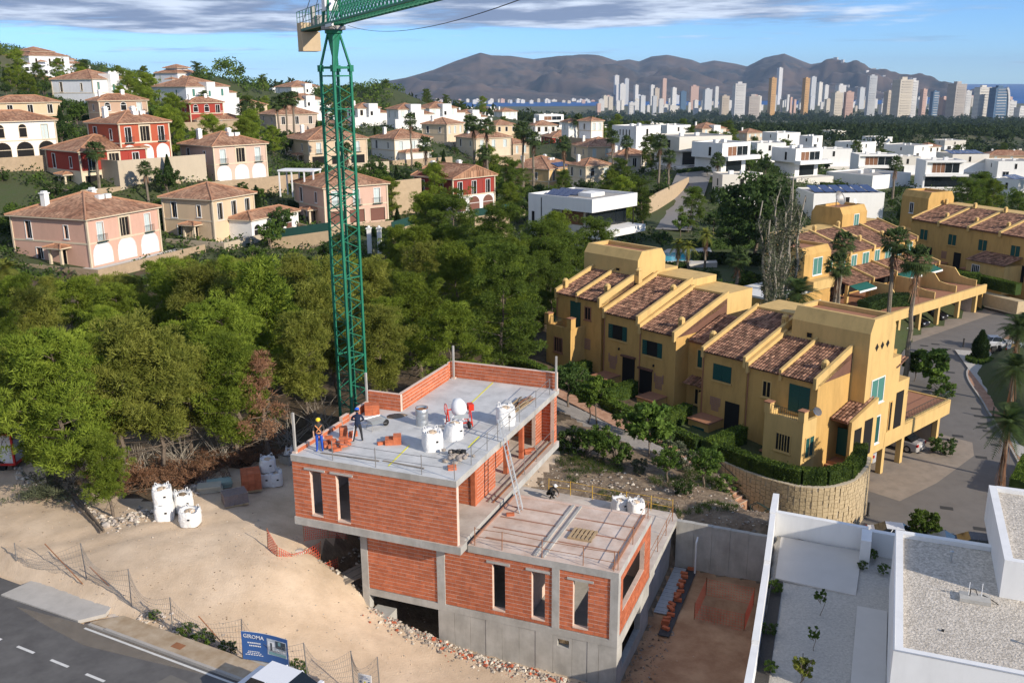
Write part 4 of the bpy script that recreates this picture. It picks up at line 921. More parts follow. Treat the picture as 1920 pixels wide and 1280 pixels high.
st2=dict(pel=(0,.05,.95),spine=(0,.0,1.12),chest=(0,-.1,1.31),neck=(0,-.17,1.45),head0=(0,-.2,1.51),head1=(0,-.24,1.6),head2=(0,-.26,1.68),
hipL=(.1,.05,.9),kneeL=(.17,.02,.5),ankL=(.25,.08,.09),toeL=(.27,-.1,.045),hipR=(-.1,.05,.9),kneeR=(-.16,-.06,.5),ankR=(-.2,.06,.09),toeR=(-.22,-.12,.045),
shL=(.2,-.1,1.36),elL=(.3,-.2,1.12),wrL=(.16,-.42,1.02),haL=(.1,-.47,.99),shR=(-.2,-.1,1.36),elR=(-.32,-.15,1.12),wrR=(-.2,-.38,.98),haR=(-.13,-.43,.95))
def stripe(t_):MB().tube((.165,.08,.9),(.235,.09,.5),.024,n=5).tube((.235,.09,.5),(.305,.12,.13),.02,n=5).build('trouser_stripe',m_white,t_)
person('worker in blue helmet and navy jacket seen from behind',at_b(-6.8,2.75,10),R(190),st2,dict(top=m_navy,leg=m_dtrou,skin=m_skin,boot=m_boot,arm=m_navy),m_bhelm,strip=stripe)
st3=dict(pel=(0,.12,.32),spine=(0,.0,.5),chest=(0,-.15,.68),neck=(0,-.27,.8),head0=(0,-.31,.84),head1=(0,-.37,.91),head2=(0,-.4,.98),
hipL=(.1,.1,.32),kneeL=(.2,-.3,.5),ankL=(.17,-.12,.09),toeL=(.19,-.3,.045),hipR=(-.1,.1,.32),kneeR=(-.2,-.3,.5),ankR=(-.17,-.12,.09),toeR=(-.19,-.3,.045),
shL=(.19,-.15,.72),elL=(.26,-.38,.56),wrL=(.14,-.56,.42),haL=(.1,-.6,.36),shR=(-.19,-.15,.72),elR=(-.27,-.36,.55),wrR=(-.16,-.55,.4),haR=(-.12,-.6,.34))
person('crouching worker in black clothes and white helmet on the rear terrace',at_b(-.25,13.6,3.2),R(60),st3,dict(top=m_dtrou,leg=m_black,skin=m_skin,boot=m_boot,arm=m_dtrou),m_whelm)
# ---------------------------------------------------------------- street below the site
m_asph=mat('asphalt',(.105,.10,.098),.9,.12,.8,bump=.2,bscale=40,col2=(.13,.125,.12),stain=.15)
m_paint=mat('road_paint',(.62,.61,.58),.8,.15,3);m_pave=mat('ochre_pavement',(.36,.26,.16),.9,.15,1.2,col2=(.44,.35,.25));m_kerb=mat('kerb_stone',(.40,.37,.33),.9,.12,2)
def sheet(name,pts,z,m,**k):b=MB();b.poly([(q[0],q[1],z)for q in pts]);return b.build(name,m,**k)
sheet('street_road',[st(-30,-16),st(26,-16),st(26,.22),st(-3.4,.22),st(-3.8,1.2),st(-30,1.2)],STZ+.0,m_asph,kind='structure')
for k in range(-9,9):sheet('lane_marking',[st(-4+k*2.17,-2.33),st(-2.9+k*2.17,-2.33),st(-2.9+k*2.17,-2.2),st(-4+k*2.17,-2.2)],STZ+.004,m_paint,kind='structure')
sheet('edge_line',[st(-2.6,-.02),st(26,-.02),st(26,.09),st(-2.6,.09)],STZ+.0045,m_paint,kind='structure')
pv=MB();pv.prism([st(-2.6,.36),st(26,.36),st(26,1.42),st(-1.7,1.42)],STZ-.1,STZ+.13);pv.build('pavement',m_pave,kind='structure')
KB=MB()
for k in range(27):a0,a1=-2.6+k*1.05,-2.6+k*1.05+1.04;KB2=MB().prism([st(a0,.22),st(a1,.22),st(a1,.355),st(a0,.355)],STZ-.1,STZ+.135-(.05 if k==0 else 0));KB2.build('kerb_stone',m_kerb,kind='structure')
ap=MB();ap.prism([st(-8.5,.1),st(-3.3,.25),st(-2.65,1.2),st(-3.0,2.0),st(-4.6,2.9),st(-6.6,3.6),st(-8.2,3.2)],STZ-.1,STZ+.07);ap.build('concrete_apron',mat('apron_concrete',(.46,.43,.39),.9,.1,1,stain=.15),kind='structure')
MB().box(0,.55,0,.35,0,.01).build('drain_cover',m_rust,None,st(2.1,.62,.133),math.atan2(SE.y,SE.x),label='brown drain cover in the ochre pavement',category='cover')
sheet('asphalt_patch',[st(3.4,-1.5),st(5.3,-1.6),st(5.4,-.8),st(3.5,-.7)],STZ+.003,mat('asphalt_patch',(.15,.14,.125),.9,.2,2),kind='structure');sheet('dust_spill',[st(-3.2,.2),st(2.0,.2),st(5.0,-.02),st(1.5,-.5),st(-1.5,-.9),st(-4.5,-.6),st(-7,-.2)],STZ+.0025,mat('dust_film',(.34,.28,.21),.95,.3,2,alpha=.35),kind='structure')
# fence along the pavement, leaning posts and slack netting
FP=[((35,1078),(32,1008)),((162,1081),(151,1013)),((246,1131),(245,1066)),((324,1186),(322,1125)),((455,1229),(457,1164)),((578,1276),(566,1215)),((664,1290),(655,1228)),((713,1300),(704,1240))]
tF=thing('wire_fence','slack wire fence on crooked posts between pavement and sandy plot','fence')
tops=[]
for(bx_,by_),(tx_,ty_)in FP:
 B_=at(bx_,by_,4.6);B_.z=gz(B_.x,B_.y);B_=at(bx_,by_,B_.z);T_=Vector((B_.x+(tx_-bx_+4)*.012,B_.y+.05,B_.z+1.75));tops.append((B_,T_));MB().tube(B_-Vector((0,0,.2)),T_,.028).build('post',m_steel,tF)
for(A_,B2),(C_,D_)in zip(tops[:-1],tops[1:]):
 w_=MB();n_=14;sag=.5
 for k in range(7):
  f_=k/6;pts=[]
  for i in range(n_+1):
   t=i/n_;P=(A_+(B2-A_)*f_)*(1-t)+(C_+(D_-C_)*f_)*t;P=P+Vector((0,0,-sag*math.sin(t*math.pi)*f_))+SN*(-.35*math.sin(t*math.pi)*f_);pts.append(P)
  w_.path(pts,.006,3)
 for i in range(n_*2):
  t=i/(n_*2);lo_=A_*(1-t)+C_*t;hi_=B2*(1-t)+D_*t+Vector((0,0,-sag*math.sin(t*math.pi)))+SN*(-.35*math.sin(t*math.pi));w_.tube(lo_,hi_,.005,n=3,cap=False)
 w_.build('netting',m_steel,tF,kind='stuff')
for(A2,B2,lab)in[((84,1019),(155,1094),'long thin pole leaning from the left fence post'),((372,1154),(416,1204),'brown bar leaning in the weeds by the pavement'),((168,1062),(240,1133),'dark bar lying aslant below the second fence post')]:
 z0=gz(*at(*B2,4.8).xy);P1=at(*B2,z0);P0=at(*A2,z0+1.2);MB().tube(P1,P0,.025).build('leaning_bar',m_rust,None,label=lab,category='bar')
 # advertising board
tS=thing('site_sign','blue and white builder sign board beside the pavement','sign',at(457,1244,4.25),math.atan2((at(543,1262,4.25)-at(457,1244,4.25)).y,(at(543,1262,4.25)-at(457,1244,4.25)).x))
m_sblue=mat('sign_blue',(.045,.12,.33),.5,.04);m_shouse=mat('sign_house_print',(.35,.40,.47),.5,.3,6,col2=(.62,.66,.7))
sw=(at(543,1262,4.25)-at(457,1244,4.25)).length;sh=1.32
def bow(x):return .10*math.sin(x/sw*math.pi)
bd=MB();n_=12
for k in range(n_):
 x0,x1=sw*k/n_,sw*(k+1)/n_;m_=0 if k<6 else 1
 for d0,d1,mm_ in((0,0,m_),):
  P=[(x0,bow(x0),.25),(x1,bow(x1),.25),(x1,bow(x1),.25+sh),(x0,bow(x0),.25+sh)];bd.quad(*P,m_);bd.quad(*[(a_[0],a_[1]+.03,a_[2])for a_ in P[::-1]],2)
bd.build('panel',[m_sblue,m_sblue,m_white],tS)
hp=MB()
for(x0,x1,z0,z1,m_)in[(.53,.97,.32,.95,0),(.55,.7,.5,.85,1),(.72,.95,.62,.92,2),(.56,.95,.34,.46,3),(.6,.64,.5,.8,2),(.75,.9,.66,.72,1),(.72,.95,.5,.58,1),(.78,.84,.74,.9,3)]:
 xm=(x0+x1)/2*sw;yy=bow(xm)-.012-.003*m_
 for k in range(4):
  xa,xb=(x0+(x1-x0)*k/4)*sw,(x0+(x1-x0)*(k+1)/4)*sw;hp.quad((xa,bow(xa)-.006-.003*m_,.25+z0*sh*.95),(xb,bow(xb)-.006-.003*m_,.25+z0*sh*.95),(xb,bow(xb)-.006-.003*m_,.25+z1*sh*.92),(xa,bow(xa)-.006-.003*m_,.25+z1*sh*.92),m_)
hp.build('house_picture',[m_shouse,mat('print_white',(.75,.77,.8),.5,.03),mat('print_dark',(.06,.08,.1),.5,.05),mat('print_teal',(.2,.36,.38),.5,.05)],tS)
def text(body,size,loc,rz,parent,m,name='lettering',ext=.004,rx=R(90),font_scale=1.0):
 cu=bpy.data.curves.new(name,'FONT');cu.body=body;cu.size=size;cu.extrude=ext;cu.materials.append(m);cu.resolution_u=2
 o=bpy.data.objects.new(name,cu);COL.objects.link(o);o.parent=parent;o.location=loc;o.rotation_euler=(rx,0,rz)
 dg=bpy.context.evaluated_depsgraph_get();me=bpy.data.meshes.new_from_object(o.evaluated_get(dg));bpy.data.objects.remove(o)
 o=put(name,me,parent,loc);o.rotation_euler=(rx,0,rz);me.materials.clear();me.materials.append(m);return o
text('GIROMA',.25,(.04*sw,bow(.2)-.03,.25+sh*.80),R(2.5),tS,m_white)
for k,(tx,s_)in enumerate([('T 000 000 000',.1),('000 000 000',.1)]):
 pass
lines=MB()
for z0,x0,x1,hgt_ in[(.60,.12,.40,.06),(.50,.15,.40,.06),(.30,.12,.36,.035),(.24,.10,.40,.035),(.18,.06,.44,.035)]:
 n_=7
 for k in range(n_):
  xa,xb=(x0+(x1-x0)*k/n_)*sw,(x0+(x1-x0)*(k+.72)/n_)*sw;lines.quad((xa,bow(xa)-.009,.25+z0*sh),(xb,bow(xb)-.009,.25+z0*sh),(xb,bow(xb)-.009,.25+z0*sh+hgt_),(xa,bow(xa)-.009,.25+z0*sh+hgt_))
lines.build('small_print',m_white,tS)
for x in(.12,sw-.12):MB().tube((x,bow(x)+.06,0),(x,bow(x)+.06,.25+sh),.025).build('post',m_steel,tS)
MB().box(-.05,sw+.05,-.2,.3,-.3,.14).build('foundation',m_conc,tS)
P_=at(672,1283,3.5)
tW=thing('warning_sign','small white site safety board by the lower picture edge','sign',P_,R(-20));MB().box(0,.62,0,.03,.0,.55).build('panel',m_white,tW)
wz=MB();wz.tri((.22,-.006,.08),(.42,-.006,.08),(.32,-.006,.27));wz.build('warning_triangle',m_yellow,tW);MB().lathe([(0,0),(.06,0)],12,c=(.12,-.006,.2),axis=Matrix.Rotation(R(90),3,'X')).lathe([(0,0),(.06,0)],12,c=(.52,-.006,.2),axis=Matrix.Rotation(R(90),3,'X')).build('mandatory_symbol',m_sblue,tW)
wl=MB()
for k in range(3):wl.box(.08,.54-.08*k,-.006,0,.34+k*.06,.36+k*.06)
wl.build('small_print',m_sblue,tW);MB().tube((.05,.05,-.8),(.05,.05,.55),.02).tube((.57,.05,-.8),(.57,.05,.55),.02).build('post',m_steel,tW)
# ---------------------------------------------------------------- vehicles
m_tyre=mat('tyre_rubber',(.015,.015,.016),.8,.1);m_rim=mat('wheel_rim',(.5,.5,.52),.35,.1,metal=.8)
m_glass=mat('dark_glass',(.012,.016,.02),.08,.05,spec=.6);m_lamp=mat('tail_lamp_red',(.4,.01,.01),.3,.05);m_head=mat('headlamp_glass',(.7,.72,.75),.15,.05)
def car(label,P,rz,col,name='parked_car',suv=False,group=None):
 t_=thing(name,label,'car',P,rz,group);m_=mat('car_paint_%d_%d_%d'%tuple(int(c*100)for c in col),col,.25,.02,spec=.6)
 # profile along x (front at +x), half width per station
 prof=[(-2.15,.35,.62),(-2.2,.6,.95),(-2.0,.95,1.0),(-1.7,1.0,1.02),(1.0,.98,1.0),(1.9,.8,.82),(2.15,.62,.72),(2.2,.4,.6)]
 K=1.12 if suv else 1
 xs=[-2.2,-2.12,-1.6,-.9,.6,1.5,2.0,2.2];top=[.72,.98,1.02,1.0,.97,.9,.78,.6];hw2=[.74,.84,.88,.9,.9,.87,.8,.66]
 b=MB();n=len(xs)
 for x,tz,w in zip(xs,top,hw2):
  b.v+=[(x,-w*.95,.22),(x,-w,.5),(x,-w*.97,tz*.88*K),(x,-w*.85,tz*K),(x,w*.85,tz*K),(x,w*.97,tz*.88*K),(x,w,.5),(x,w*.95,.22)]
 for i in range(n-1):
  for k in range(8):b.f.append((i*8+k,i*8+(k+1)%8,(i+1)*8+(k+1)%8,(i+1)*8+k));b.m.append(0)
 b.f.append(tuple(range(8)));b.m.append(0);b.f.append(tuple((n-1)*8+k for k in range(7,-1,-1)));b.m.append(0)
 b.build('body',m_,t_,smooth=False)
 rf=1.44*(1.12 if suv else 1);c=MB()
 A_=[(-1.85 if suv else-1.75,.98*K),(-1.35 if suv else-1.0,rf),(.15,rf),(.95,.96*K)]
 for sgn in(1,):
  yb,yt=.78,.6;pts=[]
  for x,z in A_:w=yb if z<1.2 else yt;pts.append((x,-w,z,w))
  c.v+=[(x,-w,z)for x,_,z,w in pts]+[(x,w,z)for x,_,z,w in pts]
  c.f+=[(0,1,2,3),(7,6,5,4),(0,4,5,1),(1,5,6,2),(2,6,7,3)];c.m+=[1,1,1,0,1]
 c.build('cabin',[m_,m_glass],t_)
 for sy_ in(-1,1):
  for x in(-.62,.18 if not suv else .1):MB().tube((x-.28 if x<0 else x+.2,sy_*.79,.98*K),(x,sy_*.62,rf),.035,n=4).build('window_pillar',m_,t_)
  for x in(-1.35,1.35):
   w_=MB().lathe([(0,-.1),(.3,-.1),(.33,-.05),(.33,.05),(.3,.1),(0,.1)],18,axis=Matrix.Rotation(R(90),3,'X'),c=(x,sy_*.8,.32)).build('wheel',m_tyre,t_)
   MB().lathe([(0,-.115),(.2,-.11),(.21,0)],14,axis=Matrix.Rotation(R(90*sy_),3,'X'),c=(x,sy_*.8,.32)).build('rim',m_rim,w_)
  MB().box(-2.235,-2.1,sy_*.72-.12,sy_*.72+.12,.68,.9).build('tail_light',m_lamp,t_);MB().box(2.0,2.16,sy_*.6-.16,sy_*.6+.16,.58,.7).build('headlight',m_head,t_)
  MB().box(.62,.8,sy_*.97-.1,sy_*.97+.08,.98,1.1).build('wing_mirror',m_,t_)
 MB().box(-2.24,-2.18,-.26,.26,.55,.67).build('number_plate',m_white,t_)
 return t_
cp=at(505,1262,5.75)
car('white car by the kerb with only its roof in the picture',Vector((cp.x+.9,cp.y-.55,STZ)),math.atan2(SE.y,SE.x),(.75,.76,.78),suv=True)
# truck trailer at the left edge
tT=thing('truck_body','white panelled truck body with red frame at the left picture edge','truck',at(-30,872,5.3),R(-2))
m_tw=mat('worn_white_panel',(.62,.63,.64),.5,.12,2,stain=.2);m_tr=mat('red_frame_paint',(.5,.02,.02),.5,.1,2)
for k in range(5):MB().box(-1.6+k*.82,-.8+k*.82,-.95,1.0,.55,2.35).build('side_panel',m_tw,tT)
for a_,b_ in(((-1.65,-1,.5),(2.55,-1,.5)),((-1.65,-1,2.4),(2.55,-1,2.4)),((2.55,-1,.5),(2.55,-1,2.4)),((2.55,1,.5),(2.55,1,2.4)),((2.55,-1,2.4),(2.55,1,2.4)),((2.55,-1,.5),(2.55,1,.5)),((-1.65,1,2.4),(2.55,1,2.4))):MB().tube(a_,b_,.08,n=4).build('frame_bar',m_tr,tT)
MB().box(-.2,.7,-1.0,-.96,1.55,2.1).build('window',m_glass,tT)
for x in(-1.0,1.6):
 for y in(-.85,.85):MB().lathe([(0,-.12),(.34,-.12),(.36,0),(.34,.12),(0,.12)],16,axis=Matrix.Rotation(R(90),3,'X'),c=(x,y,.36)).build('wheel',m_tyre,tT)
MB().box(-1.6,2.5,-.9,.95,.4,.5).build('chassis',m_dwood,tT)
# ---------------------------------------------------------------- material on the sandy plot
def onpx(x,y,z=5.2):P=at(x,y,z);zz_=gz(P.x,P.y);P=at(x,y,zz_);P.z=zz_+.02;return P
# bags
bigbag('bulk_bag','front left white bulk bag with black print, another stacked on it',onpx(310,972),.2,.95,.95,seed=11)
bigbag('bulk_bag','white bulk bag stacked on top of the front left one',onpx(310,972)+Vector((-.03,.03,.96)),.3,.95,.85,seed=12)
bigbag('bulk_bag','small right white bulk bag in front of the darker-topped one',onpx(358,982),-.1,.98,.85,seed=13)
bigbag('bulk_bag','white bulk bag with dark filling behind the two front ones',onpx(345,956),.5,.95,1.0,seed=14,mats=m_dirt)
for i,(x,y,lab)in enumerate([(500,908,'grey shaded bulk bag next to the red brick pallet'),(516,908,'shaded bulk bag at the right of the bag group'),(505,898,'shaded bulk bag at the back of the bag group')]):bigbag('bulk_bag',lab,onpx(x,y),.3*i,.85,.8,seed=20+i)
bigbag('bulk_bag','second tier bulk bag lying on the shaded group',onpx(503,905)+Vector((0,0,.82)),.4,.9,.75,slump=.2,seed=24)
def pallet_load(label,P,rz,nx,ny,nz,bm,wrap=None,sz=(.24,.12,.1)):
 t_=thing('brick_pallet',label,'pallet',P,rz);W_,D_=nx*sz[0],ny*sz[1]
 for k in range(5):MB().box(-W_/2+k*W_/5+.02,-W_/2+(k+1)*W_/5-.03,-D_/2,D_/2,.09,.12).build('slat',m_wood,t_)
 for y in(-D_/2+.05,0,D_/2-.05):MB().box(-W_/2,W_/2,y-.05,y+.05,0,.088).build('bearer',m_wood,t_)
 me=MB().box(-sz[0]/2+.005,sz[0]/2-.005,-sz[1]/2+.004,sz[1]/2-.004,0,sz[2]-.006).mesh('brick',bm)
 for i in range(nx):
  for j in range(ny):
   for k in range(nz):
    if 0<i<nx-1 and 0<j<ny-1 and k<nz-1:continue
    put('brick',me,t_,(-W_/2+(i+.5)*sz[0],-D_/2+(j+.5)*sz[1],.122+k*sz[2]))
 if wrap:MB().box(-W_/2-.02,W_/2+.02,-D_/2-.02,D_/2+.02,.1,.15+nz*sz[2]).build('plastic_wrap',wrap,t_)
 return t_
m_wrap=mat('clear_plastic_wrap',(.75,.77,.8),.2,.1,5,alpha=.12,spec=.6)
pallet_load('tall pallet of red bricks beside the shaded bulk bags',onpx(472,916),R(20),3,4,5,m_brick,None,(.36,.28,.2))
pallet_load('plastic-wrapped pallet of dark bricks at the edge of the shadow',onpx(441,944),R(28),5,4,5,mat('dark_brick',(.19,.13,.11),.85,.2,3,isl=.3),m_wrap,(.26,.24,.12))
for i,(x,y,lab)in enumerate([(395,920,'pale stacked boards left of the wrapped pallet'),(412,912,'greenish board pack behind the wrapped pallet')]):
 t_=thing('board_stack',lab,'boards',onpx(x,y),R(15+10*i))
 for k in range(4):MB().rbox((random.uniform(-.05,.05),random.uniform(-.05,.05),.1*k),1.3,.8,.09,random.uniform(-.06,.06)).build('board',[mat('pale_board',(.50,.46,.36),.9,.15,3),mat('green_board',(.30,.40,.36),.9,.15,3)][i],t_)
o=thing('skip_bin','grey tub of rubble in the shade left of the roof corner','bin',onpx(541,868),.3);MB().lathe([(.5,0),(.62,.6),(.66,.62),(.58,.55),(.5,.3),(0,.3)],4).build('tub',m_conc,o);bigbag('bulk_bag','crumpled bag on the rubble tub',onpx(541,868)+Vector((0,0,.6)),.2,.5,.35,slump=.3,seed=30)
# concrete mixing blob by the fence
for lab,x,y,s_ in[('lump of set concrete at the fence foot',236,1150,(.75,.55,.22)),('big pale boulder by the orange net left of the house',557,1040,(.55,.45,.4)),('second boulder beside the pale one',582,1053,(.35,.3,.28)),('pale stone at the tip of the pine edge',200,985,(.35,.25,.28))]:
 o=put('boulder',ROCKS[int(x)%7].copy(),None,onpx(x,y),x,label=lab,category='boulder');o.scale=s_;o.data.materials.clear();o.data.materials.append(m_dusty)
 # orange safety nets
m_net=mat('orange_net_plastic',(.72,.10,.05),.7,.1,3)
def net(label,rows_,cell=.13,group=None,NR=.014):
 """rows_: list of top/bottom point pairs along the net"""
 t_=thing('safety_net',label,'net',group=group);b=MB()
 for(b0,t0),(b1,t1)in zip(rows_[:-1],rows_[1:]):
  l=((b1-b0).length+(t1-t0).length)/2;h=((t0-b0).length+(t1-b1).length)/2;n1_,n2_=max(1,int(l/cell)),max(1,int(h/cell))
  for i in range(n1_+1):
   t=i/n1_;b.tube(b0.lerp(b1,t),t0.lerp(t1,t),NR,n=3,cap=False)
  for j in range(n2_+1):t=j/n2_;b.tube(b0.lerp(t0,t),b1.lerp(t1,t),NR,n=3,cap=False)
 b.build('mesh',m_net,t_,kind='stuff')
 for k,(b0,t0)in enumerate(rows_):MB().tube(b0-Vector((0,0,.1)),t0+Vector((0,0,.1)),.02,n=5).build('stake',m_rust,t_)
 return t_
def netpts(lst,h=.9):return[(onpx(x,y),onpx(x,y)+Vector((random.uniform(-.1,.1),random.uniform(-.1,.1),hh)))for x,y,hh in lst]
net('sagging orange net left of the house by the boulders',netpts([(502,1028,1.0),(520,1056,.9),(548,1064,.7),(575,1060,.8),(600,1050,1.0)]))
net('orange net under the cantilever beside the pale boulder',[(Vector((*bl(-9.3,1.0).xy,4.8)),Vector((*bl(-9.3,1.0).xy,5.8))),(Vector((*bl(-8.9,2.6).xy,4.3)),Vector((*bl(-8.9,2.6).xy,5.4))),(Vector((*bl(-8.6,4.0).xy,3.6)),Vector((*bl(-8.6,4.0).xy,4.8)))])
net('orange net hanging over the pit edge left of the column',netpts([(598,1080,.6),(622,1085,.95),(636,1080,1.0)]))
net('orange net draped down the sand bank by the column',netpts([(606,1135,.2),(632,1118,.45),(662,1092,.8)]))
P4=[bl(9.9,11.0,.25),bl(9.8,8.2,.25),bl(12.4,8.1,.25),bl(12.5,10.9,.25),bl(9.9,11.0,.25)]
net('red safety net fenced round the square trench in the pit',[(P,P+Vector((0,0,.95)))for P in P4],.15,NR=.008)
# planks over the pit left of the column
t_=thing('plank_bridge','grey plank walkway over the pit left of the front column','planks',bl(-6.6,1.6,3.15),YAW+R(62))
for k in range(4):MB().rbox((0,-.42+k*.28,.02*(k%2)),3.6,.25,.05,random.uniform(-.03,.03),tilt=.12).build('plank',m_dwood,t_)
# rubble and stones (uncountable small debris)
def scatter(name,label,pts,smin,smax,mats,cat='rubble',seed=0):
 r2=random.Random(seed);b=MB();tv=[]
 oct_=[(1,0,0),(-1,0,0),(0,1,0),(0,-1,0),(0,0,1),(0,0,-1)];ofc=[(0,2,4),(2,1,4),(1,3,4),(3,0,4),(2,0,5),(1,2,5),(3,1,5),(0,3,5)]
 for x,y,z in pts:
  s_=smin+(smax-smin)*r2.random()**2.2;a_=r2.uniform(0,6.3);V=[]
  for q in oct_:
   f_=s_*r2.uniform(.6,1.2);X_,Y_,Z_=q[0]*f_,q[1]*f_*.8,q[2]*f_*.6;V.append((x+X_*math.cos(a_)-Y_*math.sin(a_),y+X_*math.sin(a_)+Y_*math.cos(a_),z+Z_+s_*.2))
  m_=r2.randrange(len(mats));i=len(b.v);b.v+=V
  for t in ofc:b.f.append(tuple(i+k for k in t));b.m.append(m_)
 return b.build(name,mats,kind='stuff',label=label,category=cat)
def gpts(fn,n):
 P=[fn()for _ in range(n)];z=ground(np.array([p[0]for p in P]),np.array([p[1]for p in P]));return[(p[0],p[1],float(z_))for p,z_ in zip(P,z)]
m_st2=mat('pale_stone',(.52,.46,.38),.95,.2,4,isl=.3);m_st3=mat('brick_shard',(.42,.11,.055),.9,.2,4,isl=.2)
g=random.Random(3)
def f1():
 t=g.random();u_=-5.0+12.4*t;P=bl(u_+g.gauss(0,.2),.6-abs(g.gauss(0,.45))-.25*t);return P.x,P.y
scatter('stone_rubble','line of broken stone and brick along the foot of the front wall',gpts(f1,1300),.03,.17,[m_stone,m_st2,m_st2,m_stone,m_st2,m_st3],seed=1)
def f2():P=at(g.uniform(480,1160),g.uniform(1010,1275),3);return P.x+g.gauss(0,2),P.y-abs(g.gauss(0,2.5))
scatter('stone_rubble','loose stones strewn over the sand in front of the house',gpts(f2,1500),.015,.07,[m_st2,m_sand,m_stone,m_sand],seed=2)
def f8():P=at(g.uniform(-20,560),g.uniform(960,1200),5);return P.x,P.y
scatter('stone_rubble','small stones strewn over the sandy plot left of the house',gpts(f8,1600),.012,.06,[m_st2,m_sand,m_stone,m_sand,m_dirt],seed=8)
def f3():
 k=g.random();x=30+k*360;y=float(np.interp(x,[30,110,180,200,300,390],[890,930,965,985,960,905]));P=at(x,y+g.gauss(0,7),5.2);return P.x,P.y
scatter('stone_rubble','pale stones along the edge of the pine wood',gpts(f3,500),.05,.26,[m_st2,m_dusty,m_stone],seed=3)
def f4():P=bl(g.uniform(-8.6,-5.6),g.uniform(.6,5));return P.x,P.y
scatter('stone_rubble','dark rubble in the shade below the cantilever',gpts(f4,260),.05,.2,[m_stone,m_st2],seed=4)
def f5():P=bl(g.uniform(-3,12.6),g.uniform(13.9,21));return P.x,P.y
scatter('stone_rubble','stones strewn over the earth bank behind the terrace',gpts(f5,700),.04,.18,[m_stone,m_st2,m_dirt],seed=5)
def f6():P=at(g.uniform(215,560),0+g.uniform(1150,1262),4.3);t=g.random();P=st(-1.2+15*t,1.6+abs(g.gauss(0,.5)));return P.x,P.y
scatter('stone_rubble','rubble strip between the pavement and the wire fence',gpts(f6,700),.03,.16,[m_st2,m_stone,m_dusty],seed=6)
def f7():P=bl(g.uniform(7.7,9.2),g.uniform(-3,7));return P.x,P.y
scatter('stone_rubble','crumbled soil along the shaded side of the house',gpts(f7,500),.03,.12,[m_redsoil,m_dirt,m_stone],seed=7)
# ---------------------------------------------------------------- white neighbour house
m_wh=mat('white_render',(.78,.78,.77),.7,.035,.5,stain=.09);m_roofgr=mat('roof_pebbles',(.47,.42,.35),.95,.28,9,bump=1.0,bscale=11,detail=2,col2=(.60,.545,.47),stain=.12)
m_tilepad=mat('pale_paving',(.55,.52,.48),.8,.06,1.0)
NH=thing('white_house','white flat-roofed house with gravel roof at the lower right','house',bl(0,0,0),YAW)
RZ=6.5
MB().box(19.35,30,-1.0,9.4,3.3,RZ-.35).build('walls',m_wh,NH)
for b_ in((19.1,30,-1.25,-.9),(19.1,19.45,-.898,9.3),(19.1,23.3,9.302,9.65)):MB().box(*b_,3.3,RZ).build('parapet',m_wh,NH)
MB().box(19.452,30,-.9,9.3,RZ-.4,RZ-.22).build('gravel_roof',m_roofgr,NH)
MB().box(23.35,32,5.0,13.2,RZ-.25,7.75).build('upper_room',m_wh,NH)
for b_ in((23.3,32,4.95,5.25),(23.3,23.65,5.252,13.2),(23.652,32,12.95,13.25)):MB().box(*b_,RZ-.3,8.05).build('upper_parapet',m_wh,NH)
MB().box(23.652,32,5.252,12.95,7.7,7.84).build('gravel_roof',m_roofgr,NH)
t_=thing('roof_plinth','small concrete plinth with bent pipes on the gravel roof','plinth',bl(22.3,4.3,RZ-.215),YAW);MB().box(-.6,.6,-.35,.35,0,.16).build('slab',m_conc,t_);MB().path([(-.2,0,.16),(-.2,.0,.5),(0,.1,.45),(.1,.1,.2)],.02).path([(.3,.2,.2),(.6,.1,.12),(.9,-.1,.03)],.02).build('pipe',m_black,t_);MB().tube((-.25,.1,.16),(-.25,.1,.75),.015).tube((.25,.15,.16),(.25,.15,.75),.015).build('stub',m_white,t_)
MB().box(20.9,21.0,1.2,1.3,RZ-.23,RZ-.15).build('roof_drain',m_black,NH);[MB().tube((x,y,RZ-.25),(x,y,RZ+.25),.05).lathe([(.09,RZ+.25),(.09,RZ+.3),(0,RZ+.33)],10,c=(x,y,0)).build('roof_vent',m_galv,NH)for x,y in((21.5,7.6),(24.6,1.2))];[MB().box(a,b,c,d,RZ,RZ+.02).build('parapet_flashing',m_alu,NH)for a,b,c,d in((19.08,30,-1.27,-1.2),(19.08,19.14,-1.2,9.66))]
GW=thing('garden_wall','white rendered garden wall between the pit and the gravel garden','wall',bl(0,0,0),YAW)
def wseg(name,A_,B_,z0,z1,t,par):
 d=Vector((B_[0]-A_[0],B_[1]-A_[1],0));n_=Vector((-d.y,d.x,0)).normalized()*t/2;b=MB();b.prism([(A_[0]-n_.x,A_[1]-n_.y),(B_[0]-n_.x,B_[1]-n_.y),(B_[0]+n_.x,B_[1]+n_.y),(A_[0]+n_.x,A_[1]+n_.y)],z0,z1);return b.build(name,m_wh,par)
wseg('wall_run',(12.98,13.0),(13.35,7.5),-.4,4.8,.28,GW);wseg('wall_run',(13.36,7.49),(13.75,.5),-.4,4.62,.3,GW);wseg('wall_run',(13.76,.49),(14.0,-6),-.4,4.45,.3,GW)
wseg('wall_run',(12.85,15.6),(12.97,13.01),2.0,4.85,.34,GW);wseg('cross_wall',(13.15,13.35),(17.9,13.05),2.4,4.8,.3,GW);wseg('cross_wall',(18.0,12.9),(23.2,12.6),0,4.75,.35,GW);wseg('cap_pier',(17.85,12.6),(17.85,11.2),3.4,4.9,.5,GW)
MB().box(13.2,13.28,8.6,8.8,4.05,4.2).build('wall_lamp',m_black,GW)
o=MB().prism([(13.5,12.9),(17.7,12.75),(17.6,7.9),(13.75,8.2)],3.44,3.53).build('paved_pad',m_tilepad,None,bl(0,0,0),YAW,kind='structure')
